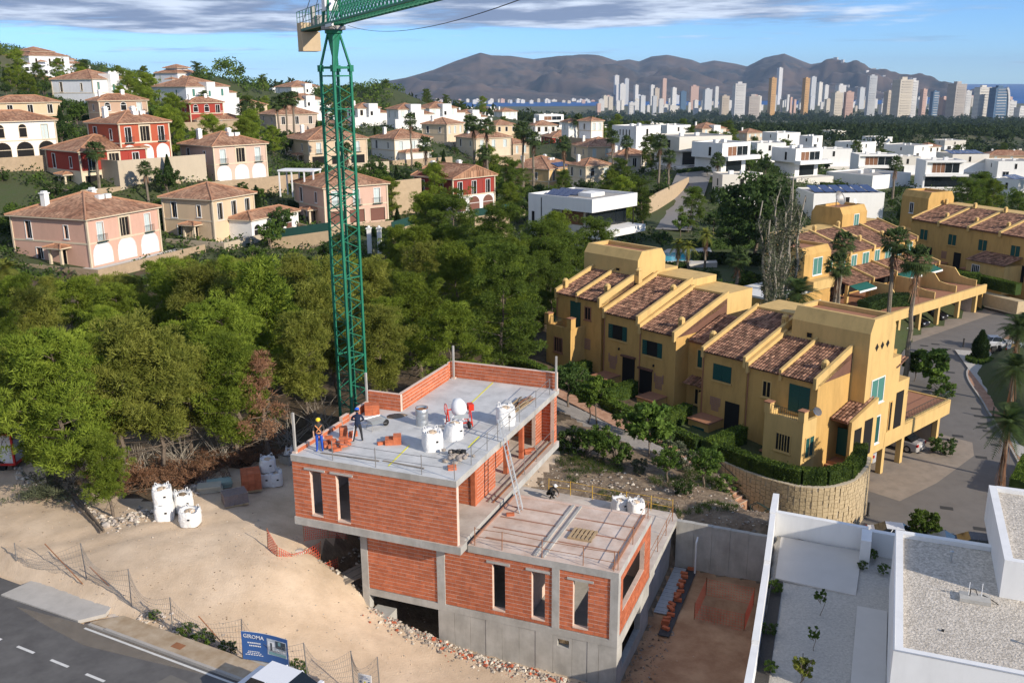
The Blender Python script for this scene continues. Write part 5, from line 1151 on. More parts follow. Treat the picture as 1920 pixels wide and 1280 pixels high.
o=MB().prism([(17.7,7.0),(19.05,7.0),(19.05,-6),(17.7,-6)],3.44,3.5).build('garden_path',m_tilepad,None,bl(0,0,0),YAW,kind='structure')
o=MB().prism([(13.62,8.1),(14.15,8.05),(14.75,-6),(14.2,-6)],3.43,3.47).build('planting_bed',mat('dark_mulch',(.06,.055,.05),.95,.3,6,bump=.8,bscale=15),None,bl(0,0,0),YAW,kind='structure')
# ---------------------------------------------------------------- ochre terrace houses
m_ochre=mat('ochre_render',(.56,.345,.115),.85,.06,.7,stain=.24,bump=.15,bscale=20);m_ochre2=mat('ochre_render_light',(.62,.42,.165),.85,.06,.7,stain=.2)
m_tile=mat('clay_barrel_tile',(.19,.092,.06),.85,.25,2.5,isl=.6,col2=(.29,.165,.105));m_tileflat=mat('clay_tile_bed',(.16,.08,.055),.9,.2)
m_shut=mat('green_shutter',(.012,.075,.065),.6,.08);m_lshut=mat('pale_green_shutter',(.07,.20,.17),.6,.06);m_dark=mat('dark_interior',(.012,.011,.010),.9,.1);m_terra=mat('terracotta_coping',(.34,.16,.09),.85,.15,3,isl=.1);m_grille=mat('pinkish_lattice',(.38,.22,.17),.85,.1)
m_railg=mat('green_railing',(.02,.05,.045),.6,.1);m_frame=mat('white_window_frame',(.72,.72,.70),.6,.03);m_awn=mat('green_awning',(.015,.11,.085),.8,.08)
def tile_slope(mb,p0,p1,q0,q1,z0,sl,cw=.25,ch=.42,seed=0,fn=None):
 """barrel tiles on a slope rising with q"""
 r2=random.Random(seed);n=max(1,int((p1-p0)/cw));cw=(p1-p0)/n;L_=(q1-q0);nc=max(1,int(L_/ch));ch=L_/nc;fn=fn or(lambda P:P)
 for i in range(n):
  for j in range(nc):
   jq=r2.uniform(-.02,.02);a,b=q0+j*ch+jq,q0+(j+1)*ch+.07+jq;za,zb=z0+(a-q0)*sl+.035,z0+(b-q0)*sl;c0=p0+(i+.5)*cw+r2.uniform(-.012,.012);w=cw*.46
   A_=[];B_=[]
   for t in(0,.5,1):
    th=math.pi*(t);x=-w*math.cos(th);h=.085*math.sin(th)+.0;A_.append((c0+x,a,za+h));B_.append((c0+x*.85,b,zb+h*.85))
   A_.insert(1,(c0-w*.72,a,za+.062));B_.insert(1,(c0-w*.6,b,zb+.055));A_.insert(3,(c0+w*.72,a,za+.062));B_.insert(3,(c0+w*.6,b,zb+.055))
   k=len(mb.v);mb.v+=[fn(P)for P in A_+B_]
   for t in range(4):mb.f.append((k+t,k+t+1,k+6+t,k+5+t));mb.m.append(0)
   mb.f.append((k+4,k+3,k+2,k+1,k));mb.m.append(0)
def slope_bed(mb,p0,p1,q0,q1,z0,sl,t=.14):mb.v_i=None;i=len(mb.v);mb.v+=[(p0,q0,z0-t),(p1,q0,z0-t),(p1,q1,z0-t+(q1-q0)*sl),(p0,q1,z0-t+(q1-q0)*sl),(p0,q0,z0),(p1,q0,z0),(p1,q1,z0+(q1-q0)*sl),(p0,q1,z0+(q1-q0)*sl)];[mb.f.append(tuple(i+k for k in q))or mb.m.append(0)for q in((0,3,2,1),(4,5,6,7),(0,1,5,4),(1,2,6,5),(2,3,7,6),(3,0,4,7))]
def gable(mb,p0,p1,q0,q1,z0,sl,h0=.12,h1=.42,zb=None):
 """upstand wall along a roof slope, thickness p0..p1"""
 i=len(mb.v)
 for p in(p0,p1):mb.v+=[(p,q0,(z0-.5)if zb is None else zb),(p,q1,(z0+(q1-q0)*sl-.6)if zb is None else zb),(p,q1,z0+(q1-q0)*sl+h1),(p,q0,z0+h1*.9)]
 for q in((0,1,2,3),(7,6,5,4),(0,3,7,4),(3,2,6,7),(2,1,5,6),(1,0,4,5)):mb.f.append(tuple(i+k for k in q));mb.m.append(0)
def chimney(t_,p,q,z,m,w=.42,h=.95,pots=True):
 c=MB().box(p-w/2,p+w/2,q-w/2,q+w/2,z,z+h);c.lathe([(w*.70,0),(w*.70,.05),(w*.35,.22),(0,.24)],8,c=(p,q,z+h));o=c.build('chimney',m,t_)
 for dx in(-.08,.08):
  for dz in(.2,.36):MB().box(p+dx-.035,p+dx+.035,q-w/2-.012,q-w/2+.01,z+h-dz-.08,z+h-dz).build('chimney_vent',m_dark,o)
def win(t_,fn,s0,s1,z0,z1,fm,pm,out=.0,fw=.09,bars=1,arch=False,name='window',sill=True,deep=0.):
 """window set on a wall face: fn(s, out, z) -> local point; frame, pane and sill"""
 b=MB();o2=out+.05
 bx=lambda a,c,d,e,o0,o1,m:b.box(a,c,o0,o1,d,e,m,lambda P:fn(P[0],P[1],P[2]))
 bx(s0-fw,s0,z0-fw,z1+fw,out-.03,o2,0);bx(s1,s1+fw,z0-fw,z1+fw,out-.03,o2,0);bx(s0,s1,z1,z1+fw,out-.03,o2-.002,0);bx(s0,s1,z0-fw,z0,out-.03,o2-.002,0)
 bx(s0,s1,z0,z1,out-.03-deep,out+.012-deep,1)
 for k in range(bars):x=s0+(s1-s0)*(k+1)/(bars+1);bx(x-.03,x+.03,z0,z1,out+.012-deep,out+.035-deep,0)
 if arch:
  c=(s0+s1)/2;r_=(s1-s0)/2;P=[fn(c+r_*math.cos(a_*math.pi/8),out+.02,z1+fw+r_*.9*math.sin(a_*math.pi/8))for a_ in range(9)];b.poly(P,1)
  for k in range(8):
   a0,a1=k*math.pi/8,(k+1)*math.pi/8;q=lambda a_,rr,oo:fn(c+rr*math.cos(a_),oo,z1+fw+rr*.9*math.sin(a_));b.quad(q(a0,r_,o2),q(a0,r_+fw,o2),q(a1,r_+fw,o2),q(a1,r_,o2),0)
 o=b.build(name,[fm,pm],t_)
 if sill:c=MB();c.box(s0-fw-.08,s1+fw+.08,out-.02,out+.12,z0-fw-.07,z0-fw-.002,0,lambda P:fn(P[0],P[1],P[2]));c.build('sill',fm,o)
 return o
def shutters(t_,fn,s0,s1,z0,z1,m,open_=True,nl=9):
 w=MB();w.box(s0,s1,-.02,.012,z0,z1,0,lambda P:fn(*P));o=w.build('window',m_dark,t_)
 for a,b in(((s0-.28,s0+.22),(s1-.45,s1+.05))if open_ else((s0,(s0+s1)/2-.01),((s0+s1)/2+.01,s1))):
  sh_=MB()
  for k in range(nl):z=z0+(z1-z0)*k/nl;sh_.box(a,b,.02,.05,z+.01,z+(z1-z0)/nl-.005,0,lambda P:fn(*P))
  sh_.build('shutter',m,o)
 c=MB();c.box(s0-.1,s1+.1,-.02,.1,z0-.14,z0-.06,0,lambda P:fn(*P));c.build('sill',m_ochre2,o)
def chamf_tower(t_,p0,p1,q0,q1,zb,z1,z2,m,ins=.55,wins=()):
 b=MB();b.box(p0,p1,q0,q1,zb,z1);i=len(b.v)
 lo=[(p0,q0),(p1,q0),(p1,q1),(p0,q1)];hi=[(p0+.02,q0+ins),(p1-.02,q0+ins),(p1-.02,q1-ins),(p0+.02,q1-ins)];inn=[(p0+.35,q0+ins+.3),(p1-.35,q0+ins+.3),(p1-.35,q1-ins-.3),(p0+.35,q1-ins-.3)]
 b.v+=[(x,y,z1)for x,y in lo]+[(x,y,z2)for x,y in hi]+[(x,y,z2)for x,y in inn]+[(x,y,z2-.35)for x,y in inn]
 for k in range(4):
  n_=(k+1)%4;b.f+=[(i+k,i+n_,i+4+n_,i+4+k),(i+4+k,i+4+n_,i+8+n_,i+8+k),(i+8+k,i+8+n_,i+12+n_,i+12+k)];b.m+=[0,0,0]
 b.f.append((i+12,i+13,i+14,i+15));b.m.append(1)
 return b.build('stair_tower',[m,m_terra],t_)
RO_=rq(0,0,0);m_garageW=mat('appliance_white',(.62,.61,.58),.6,.05)
FQ=61.5;SL=.315
fq=lambda q0:(lambda s,o,z:(s,q0-o,z)) # face looking to -q
fp=lambda p0:(lambda s,o,z:(p0+o,s,z)) # face looking to +p
def row_unit(label,p0,p1,eave,base,qr,qe=72):
 t_=thing('terrace_house',label,'house',RO_,RYAW,'near ochre terrace row')
 MB().box(p0,p1,FQ,qe,base-1.5,eave-.16).build('walls',m_ochre,t_)
 i=MB();zr_=eave+(qr-FQ+.3)*SL
 i.v+=[(p0,FQ,eave-.18),(p1,FQ,eave-.18),(p1,qr,zr_-.12),(p0,qr,zr_-.12),(p1,qr,eave-.18),(p0,qr,eave-.18)];i.f+=[(0,1,2,3),(1,4,2),(0,3,5)];i.m+=[0]*3;i.build('roof_deck',m_tileflat,t_)
 b=MB();tile_slope(b,p0+.26,p1-.26,FQ-.32,qr,eave,SL,seed=int(-p0*10));b.build('roof_tiles',m_tile,t_,kind='stuff')
 w=MB();gable(w,p0,p0+.25,FQ-.3,qr+.2,eave,SL);w.build('gable_wall',m_ochre2,t_);w=MB();gable(w,p1-.25,p1,FQ-.3,qr+.2,eave,SL);w.build('gable_wall',m_ochre2,t_)
 MB().path([(p0+.12,FQ-.06,eave-.2),(p0+.12,FQ-.06,base)],.05).build('downpipe',m_terra,t_)
 MB().box(p0,p1,qr+.02,72.3,eave-.2,zr_+.25).build('rear_block',m_ochre2,t_)
 return t_
 # unit A (far, with stair tower)
tA_=row_unit('ochre terrace house farthest from the road, with balcony bay and low tower',-61.95,-56.2,8.5,2.1,66.3)
w=MB();gable(w,-59.3,-59.08,FQ-.2,66.4,8.5,SL);w.build('gable_wall',m_ochre2,tA_);chimney(tA_,-61.6,62.3,8.6,m_ochre2);chimney(tA_,-56.9,63.0,8.7,m_ochre2)
o=chamf_tower(tA_,-63.1,-56.25,66.4,70.4,4,11.6,12.4,m_ochre2);win(tA_,fq(66.4),-58.9,-58.45,10.0,10.6,m_ochre,m_dark,bars=0,fw=.05,sill=False)
chimney(tA_,-55.95,66.2,9.6,m_ochre2,.5,1.2)
w=MB();wall_cells(w,-61.35,-58.2,1.0,5.9,.25,[],lambda s,d,z:(s,59.6+d,z));w.box(-61.35,-61.1,59.86,61.5,1.0,5.9).box(-58.45,-58.2,59.86,61.5,1.0,5.9).box(-61.1,-58.45,59.86,61.5,1.0,5.3);w.build('balcony_bay',m_ochre,tA_)
for p in(-61.25,-58.35):MB().box(p-.28,p+.28,59.5,60.1,5.9,6.85).box(p-.32,p+.32,59.46,60.14,6.852,6.93,1).build('balcony_pier',[m_ochre,m_terra],tA_)
b=MB()
for k in range(14):b.tube((-60.9+k*.175,59.75,5.9),(-60.9+k*.175,59.75,6.7),.015,n=4)
b.tube((-61,59.75,6.7),(-58.6,59.75,6.7),.02,n=4);b.build('balcony_railing',m_railg,tA_)
win(tA_,fq(59.6),-60.25,-59.3,3.5,4.8,m_terra,m_dark,bars=3);shutters(tA_,fq(61.5),-60.1,-58.8,5.5,8.0,m_shut,False);win(tA_,fq(61.5),-58.2,-57.55,6.6,7.7,m_terra,m_dark)
b=MB();[b.box(-58.5+i*.15,-58.5+i*.15+.1,-.02,.05,3.75+j*.15,3.85+j*.15,0,lambda P:fq(61.5)(*P))for i in range(7)for j in range(7)];b.build('lattice_panel',m_grille,tA_)
# units B and B2
tB_=row_unit('ochre terrace house with open green shutters, second from the far end',-55.87,-51.65,7.65,1.6,68.5)
tB2=row_unit('ochre terrace house with open green shutters beside the recessed court',-51.64,-47.65,7.0,1.1,68.5)
for t_,c,z1,pl in((tB_,-54.1,6.7,-1),(tB2,-50.1,6.02,1)):
 shutters(t_,fq(61.5),c-.9,c+.95,z1-1.3,z1,m_shut);chimney(t_,(c+2.15)if pl<0 else c+2.0,66.3 if pl<0 else 62.7,z1+(2.2 if pl<0 else 1.2),m_ochre2)
 d0=c+.6 if pl<0 else c-1.4
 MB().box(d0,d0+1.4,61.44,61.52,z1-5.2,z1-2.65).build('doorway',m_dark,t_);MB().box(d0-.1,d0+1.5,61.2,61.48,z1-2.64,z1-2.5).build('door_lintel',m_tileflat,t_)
 v0=c-1.1 if pl<0 else c+.25
 b=MB();[b.box(v0+i*.15,v0+i*.15+.1,-.02,.05,z1-4.1+j*.15+(.3 if i in(0,6)else 0),z1-4.0+j*.15,0,lambda P:fq(61.5)(*P))for i in range(7)for j in range(8)if not(i in(0,6)and j<3)];b.build('lattice_panel',m_grille,t_)
 MB().box(v0-.3,v0+1.4,59.6,61.48,z1-6.5,z1-4.6).box(v0-.4,v0+1.5,59.5,61.48,z1-4.598,z1-4.5,1).box(v0-.05,v0+1.1,59.55,59.62,z1-6.2,z1-4.95,2).build('meter_annex',[m_ochre,m_terra,m_shut],t_)
 MB().box(c+.1,c+.2,61.35,61.5,z1-2.2,z1-2.0).build('wall_lamp',m_dark,t_)
 # recessed court between B2 and C
tc_=thing('terrace_house','narrow recessed ochre house part between two gabled units','house',RO_,RYAW,'near ochre terrace row')
MB().box(-47.64,-44.86,63.2,72,-1,6.3).build('walls',m_ochre,tc_);b=MB();tile_slope(b,-47.5,-45.1,62.9,67.6,6.4,SL,seed=4);b.build('roof_tiles',m_tile,tc_,kind='stuff');b=MB();slope_bed(b,-47.5,-45.1,63.0,67.6,6.4,SL);b.build('roof_deck',m_tileflat,tc_)
b=MB();tile_slope(b,-47.2,-45.0,61.9,63.2,2.9,SL,seed=5);b.build('porch_tiles',m_tile,tc_,kind='stuff');win(tc_,fq(63.2),-46.6,-45.6,4.2,5.7,m_ochre2,m_shut,bars=1);win(tc_,fq(63.2),-46.7,-45.7,.9,2.2,m_ochre2,m_dark,bars=2);chimney(tc_,-45.3,63.4,6.4,m_ochre2)
MB().box(-45.2,-44.95,61.6,63.2,-1,2.6).build('yard_wall',m_ochre,tc_)
# unit C
tC_=row_unit('ochre terrace house with closed green shutters in the middle of the row',-44.85,-40.55,6.35,.2,68.6)
shutters(tC_,fq(61.5),-43.75,-42.0,4.15,5.5,m_shut,False);chimney(tC_,-40.85,67.0,8.0,m_ochre2)
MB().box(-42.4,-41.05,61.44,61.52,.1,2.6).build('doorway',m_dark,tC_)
b=MB();[b.box(-43.9+i*.15,-43.9+i*.15+.1,-.02,.05,1.5+j*.15,1.6+j*.15,0,lambda P:fq(61.5)(*P))for i in range(7)for j in range(8)if not(i in(0,6)and j<3)];b.build('lattice_panel',m_grille,tC_)
MB().box(-44.6,-42.6,59.6,61.48,-1.5,.95).box(-44.7,-42.5,59.5,61.48,.952,1.05,1).box(-44.2,-43.0,59.55,59.62,-.8,.5,2).build('meter_annex',[m_ochre,m_terra,m_shut],tC_)
# unit D with bay, porch, tower, terrace and garage
tD_=row_unit('ochre end house with three diamond openings, roof terrace and open garages',-40.5,-34.35,6.0,-.5,66.3,66.34)
w=MB();gable(w,-37.6,-37.38,FQ-.2,66.4,6.0,SL);w.build('gable_wall',m_ochre2,tD_);chimney(tD_,-34.85,63.2,6.2,m_ochre2)
win(tD_,fq(61.5),-39.0,-38.35,3.9,5.1,m_ochre2,m_dark);shutters(tD_,fq(61.5),-36.7,-34.95,3.3,5.45,m_shut,False)
w=MB().box(-37.5,-34.2,59.6,61.48,-2.0,3.0).box(-37.5,-34.2,59.6,59.85,3.0,3.4).box(-34.45,-34.2,59.852,61.48,3.0,3.4).box(-37.5,-37.25,59.852,61.48,3.0,3.4);w.build('balcony_bay',m_ochre2,tD_)
for p in(-37.3,-34.4):MB().box(p-.25,p+.25,59.55,60.1,3.4,4.2).box(p-.3,p+.3,59.5,60.15,4.202,4.28,1).build('balcony_pier',[m_ochre2,m_terra],tD_)
b=MB()
for k in range(14):b.tube((-37+k*.18,59.72,3.4),(-37+k*.18,59.72,4.1),.015,n=4)
b.tube((-37.1,59.72,4.1),(-34.6,59.72,4.1),.02,n=4).tube((-34.3,60,4.1),(-34.3,61.4,4.1),.02,n=4);b.build('balcony_railing',m_railg,tD_)
win(tD_,fq(59.6),-36.35,-35.2,.75,2.05,m_ochre2,m_dark,bars=4);win(tD_,fp(-34.2),60.1,61.2,.45,2.0,m_ochre2,m_shut,bars=1)
MB().lathe([(0,0),(.32,.05),(.36,.1)],14,axis=Matrix.Rotation(R(100),3,'X'),c=(-34.0,61.2,4.0)).build('satellite_dish',m_white,tD_)
MB().box(-38.0,-37.0,60.2,61.48,-1.6,-.1).box(-38.1,-37.0,60.1,61.48,-.098,0,1).build('meter_annex',[m_dark,m_terra],tD_)
b=MB();[b.box(-38.6+i*.15,-38.6+i*.15+.1,-.02,.05,.6+j*.15,.7+j*.15,0,lambda P:fq(61.5)(*P))for i in range(6)for j in range(8)];b.build('lattice_panel',m_grille,tD_)
o=chamf_tower(tD_,-39.8,-33.1,66.35,70.4,-1.2,9.1,10.15,m_ochre2);win(tD_,fq(66.35),-38.4,-37.95,7.6,8.25,m_ochre,m_dark,bars=0,fw=.05,sill=False)
for k in range(3):
 b=MB();c=67.55+k*.85;b.poly([fp(-33.1)(c+dx,.012,7.85+dz)for dx,dz in((-.28,0),(0,-.33),(.28,0),(0,.33))]);b.build('diamond_opening',m_dark,tD_)
b=MB();b.prism([(-34.3,70.42),(-33.12,70.42),(-33.12,73.8),(-34.3,73.8)],-1.2,4.1);b.prism([(-34.3,70.42),(-33.12,70.42),(-33.12,71.9),(-34.3,71.9)],4.1,6.4);b.build('rear_wall',m_ochre2,tD_)
MB().box(-40,-34.32,70.42,73.6,-1.2,6.3).build('rear_block',m_ochre,tD_)
b=MB();tile_slope(b,-35,-33.0,71.2,73.0,5.4,.3,seed=8);b.build('canopy_tiles',m_tile,tD_,kind='stuff')
win(tD_,fp(-33.1),67.35,69.3,3.2,5.15,m_frame,m_lshut,bars=1);win(tD_,fp(-33.1),68.0,69.2,-.3,1.9,m_frame,m_shut,bars=1);win(tD_,fp(-33.12),70.75,71.1,.2,2.6,m_ochre,m_dark,bars=0,sill=False);MB().box(-33.13,-33.08,71.75,73.0,.1,3.2).build('terrace_doorway',m_dark,tD_)
# porch
b=MB();b.v+=[(-32.9,63.9,-1.6),(-32.9,67.8,-1.6),(-32.9,67.8,3.85),(-32.9,63.9,2.75),(-32.65,63.9,-1.6),(-32.65,67.8,-1.6),(-32.65,67.8,3.85),(-32.65,63.9,2.75)];b.f+=[(0,1,2,3),(7,6,5,4),(3,2,6,7),(0,3,7,4),(1,5,6,2)];b.m+=[0]*5;b.build('porch_wall',m_ochre2,tD_)
for a_,b_ in((64.4,65.5),(65.9,67.2)):MB().box(-32.66,-32.64,a_,b_,-.6,1.9+(a_-64)*.25).build('porch_opening',m_dark,tD_)
MB().box(-34.35,-32.92,67.5,67.75,-1.6,3.7).build('porch_wall',m_ochre2,tD_);b=MB();tile_slope(b,-34.3,-32.92,63.6,67.6,2.75,.27,seed=9);b.build('porch_tiles',m_tile,tD_,kind='stuff');b=MB();slope_bed(b,-34.3,-32.92,63.7,67.6,2.72,.27);b.build('porch_deck',m_tileflat,tD_)
MB().box(-34.28,-33.2,64.9,64.95,-.5,1.7).build('front_door',m_shut,tD_)
for k in range(3):MB().box(-34.3,-33.0,63.0+k*.35,64.9,-1.6,-1.15+k*.2).build('door_step',m_terra,tD_)
# garage: deck beam, pillars, back walls
MB().box(-40,-33.1,73.82,82.4,-.05,.05).build('terrace_floor',m_terra,tD_);MB().box(-33.4,-33.1,70.45,82.5,-1.2,.12).build('deck_beam',m_ochre2,tD_);MB().box(-40,-33.42,82.2,82.5,-1.2,.12).build('deck_beam',m_ochre,tD_)
MB().box(-40,-33.1,66.36,67.2,ROADZ-.5,-1.21).build('garage_end_wall',m_ochre2,tD_)
for q in(68.1,70.6,73.9,80.6):MB().box(-33.6,-33.15,q-.22,q+.22,ROADZ-.3,-1.205).build('garage_pillar',m_ochre2,tD_)
MB().box(-40,-33.65,80.4,80.9,ROADZ-.3,-1.21).build('garage_end_wall',m_stone,tD_)
MB().box(-40.1,-39.9,67.2,82.2,ROADZ-.3,-.1).build('garage_back_wall',m_ochre,tD_);MB().box(-39.9,-33.42,73.9,82.2,-.4,-.06).build('garage_ceiling',m_mortar,tD_)
b=MB()
for k in range(40):b.tube((-33.2,70.7+k*.29,.12),(-33.2,70.7+k*.29,.95),.014,n=4)
for z in(.3,.95):b.tube((-33.2,70.6,z),(-33.2,82.3,z),.02,n=4)
b.build('terrace_railing',m_railg,tD_)
MB().box(-38,-36.9,76,77.2,.05,.8).build('terrace_table',m_grille,tD_)
# ---------------------------------------------------------------- second and third ochre rows
O2=Vector((48.2,113.3,0));A2=R(40);B2Z=-.1
def unit2(label,s0,s1,t0,eave,base,run,sl,org,ang,wins,pm=m_ochre2,parap=True,wm=None,chm=True):
 """facade on local y=t0 looking to -y"""
 t_=thing('terrace_house',label,'house',org,ang,'far ochre terrace rows');zr_=eave+(run+.3)*sl
 MB().box(s0,s1,t0,t0+run+3,base-3,eave-.16).build('walls',m_ochre,t_)
 b=MB();slope_bed(b,s0,s1,t0-.25,t0+run,eave,sl);b.build('roof_deck',m_tileflat,t_);b=MB();tile_slope(b,s0+.22,s1-.22,t0-.3,t0+run,eave,sl,cw=.3,ch=.5,seed=int(abs(s0)*7));b.build('roof_tiles',m_tile,t_,kind='stuff')
 for a in(s0,s1-.22):
  w=MB();gable(w,a,a+.22,t0-.3,t0+run+.1,eave,sl,h1=.3);w.build('gable_wall',pm,t_)
 MB().box(s0,s1,t0+run,t0+run+3,eave-.2,zr_+.1).build('rear_block',pm,t_)
 if chm:chimney(t_,s1-.5,t0+run*.3,eave+.3,pm);chimney(t_,s0+.7,t0+run-.2,eave+run*sl-.2,pm)
 for(a,b_,c,d,m1,m2)in wins:win(t_,lambda s,o,z:(s,t0-o,z),s0+a,s0+b_,c,d,m1,m2)
 return t_
labs=['left','second','third','fourth']
for k in range(4):
 s0=-1.5+k*5.9
 t_=unit2(['ochre row house behind the leftmost tall palm','ochre row house between the two tall palms','ochre row house behind the right tall palm','ochre row house at the right end above the garages'][k],s0,s0+5.9,10.3,5.6,-.1,6.2,.30,O2,A2,[(.6,1.8,3.4,5.0,m_frame,m_lshut),(3.4,4.9,3.4,5.0,m_frame,m_lshut)])
 b=MB();tile_slope(b,s0+.1,s0+5.7,6.6,10.2,2.5,.27,cw=.3,ch=.5,seed=k);b.build('porch_tiles',m_tile,t_,kind='stuff');b=MB();slope_bed(b,s0+.1,s0+5.7,6.7,10.3,2.5,.27);b.build('porch_deck',m_tileflat,t_)
 w=MB();gable(w,s0+5.65,s0+5.9,6.4,10.3,2.5,.27,h1=.3);w.build('porch_gable',m_ochre2,t_)
 [MB().box(s0+e,s0+e+.4,6.8,7.2,-.1,2.4).build('porch_pillar',m_ochre2,t_)for e in(.2,5.4)];MB().box(s0+.4,s0+5.6,10.22,10.28,0,2.3).build('porch_doors',m_dark,t_)
 if k%2==0 or k==3:b=MB();b.v+=[(s0+.5,6.9,2.35),(s0+4.6,6.9,2.35),(s0+4.6,5.3,1.85),(s0+.5,5.3,1.85),(s0+.5,5.28,1.6),(s0+4.6,5.28,1.6)];b.f+=[(0,3,2,1),(3,4,5,2)];b.m+=[0,1];b.build('awning',[m_awn,m_frame],t_)
 # curved terrace divider
 b=MB();pts=[(1.0,-.1),(1.0,.8),(2.2,.85),(3.4,1.1),(4.2,2.1),(6.6,2.2),(6.6,-.1)];i=len(b.v)
 for x in(s0+5.75,s0+5.95):b.v+=[(x,y,z)for y,z in pts]
 n_=len(pts);b.f+=[tuple(range(n_-1,-1,-1)),tuple(range(n_,2*n_))]+[(k2,(k2+1)%n_,n_+(k2+1)%n_,n_+k2)for k2 in range(n_)];b.m+=[0]*(n_+2);b.build('terrace_divider',m_ochre2,t_)
tg=thing('garage_row','open ochre garage row with deck beam below the palm terraces','garage',O2,A2)
MB().box(-4.2,23.6,.2,.55,-1.1,.1).build('deck_beam',m_ochre2,tg);MB().box(-4.2,23.6,.56,10,-.35,-.1).build('deck',m_terra,tg);MB().box(-4.2,23.6,6.5,6.8,ROADZ-.2,-.4).build('back_wall',m_mortar,tg)
for s_ in(-4,.1,5.3,10.2,15.9,20.9):MB().box(s_-.25,s_+.25,.2,.7,ROADZ-.2,-1.105).build('pillar',m_ochre2,tg)
MB().box(20.6,21.1,.72,6.5,ROADZ-.2,-.4).build('end_wall',m_mortar,tg);MB().box(23.3,23.6,.56,8,ROADZ-.2,-.36).build('end_wall',m_ochre,tg)
t_=thing('terrace_house','ochre corner house with a green-shuttered upper room left of the palms','house',O2,A2,'far ochre terrace rows')
chamf_tower(t_,-7.5,-1.6,9.4,15,-1,6.6,7.4,m_ochre);MB().box(-14,-1.6,9.0,16,-3,1.9).box(-14.1,-1.5,8.9,16.1,1.9,2.15,1).build('lower_wing',[m_ochre,m_frame],t_);win(t_,lambda s,o,z:(s,9.4-o,z),-5.5,-3.6,3.9,6.0,m_frame,m_lshut);MB().box(-7.0,-2.0,8.2,9.4,2.2,3.4).build('balcony',m_ochre2,t_);win(t_,lambda s,o,z:(s,9.0-o,z),-4.6,-3.9,-.9,.5,m_frame,m_dark)
t_=thing('terrace_house','square ochre roof room with satellite dishes above the palm terraces','house',O2,A2,'far ochre terrace rows')
chamf_tower(t_,11.5,18.0,16.0,21.0,2,9.2,10.2,m_ochre);win(t_,lambda s,o,z:(s,16.0-o,z),14.6,15.8,6.8,9.0,m_frame,m_lshut);MB().lathe([(0,0),(.5,.08),(.95,.34),(1.05,.45)],18,axis=Matrix.Rotation(R(65),3,'X'),c=(13.2,18,11.2)).build('satellite_dish',m_steel,t_);MB().tube((13.2,18.2,9.8),(13.2,18.2,11.2),.06).build('dish_mast',m_steel,t_);MB().lathe([(0,0),(.3,.1),(.4,.2)],14,axis=Matrix.Rotation(R(70),3,'X'),c=(16.8,17.5,10.6)).build('satellite_dish',m_white,t_)
O3=Vector((64.9,150.7,0));A3=R(-67)
for k in range(5):
 s0=-1+k*5.6
 t_=unit2(['shaded ochre row house under the square roof room on the right','shaded ochre row house, second along the far right terrace','shaded ochre row house, third along the far right terrace','shaded ochre row house, fourth along the far right terrace','shaded ochre row house cut by the right picture edge'][k],s0,s0+5.6,0,6.0,-.5,6.5,.30,O3,A3,[(2.0,3.5,3.0,4.6,m_ochre,m_shut)])
 MB().box(s0+3.4,s0+4.7,-.05,.02,-.4,2.0).build('doorway',m_dark,t_);b=MB();[b.box(s0+1.0+i*.17,s0+1.12+i*.17,-.05,.02,.7+j*.17,.82+j*.17)for i in range(6)for j in range(7)];b.build('lattice_panel',m_grille,t_);MB().box(s0+.6,s0+2.4,-1.6,-.02,-1.2,.1).box(s0+.5,s0+2.5,-1.7,-.02,.102,.2,1).build('meter_annex',[m_ochre,m_terra],t_)
t_=thing('terrace_house','ochre tower room with one white-framed window at the far terrace end','house',O3,A3,'far ochre terrace rows');chamf_tower(t_,-6.5,-.9,3,8.5,-1,9.0,10.0,m_ochre);win(t_,lambda s,o,z:(s,3-o,z),-4.6,-3.9,6.4,8.0,m_frame,m_dark);MB().box(-6.5,-1.0,.4,3,-1,4).build('lower_wing',m_ochre,t_)
t_=thing('porch_house','ochre single-storey porch with white-framed grille window by the hedge','porch',O3,A3);MB().box(13.5,20,-3.5,-.05,-2,2.0).build('walls',m_ochre2,t_);b=MB();tile_slope(b,13.4,20,-3.8,0,2.1,.25,cw=.3,ch=.5);b.build('roof_tiles',m_tile,t_,kind='stuff');win(t_,lambda s,o,z:(s,-3.5-o,z),14.6,15.8,.2,1.5,m_frame,m_dark,bars=3)
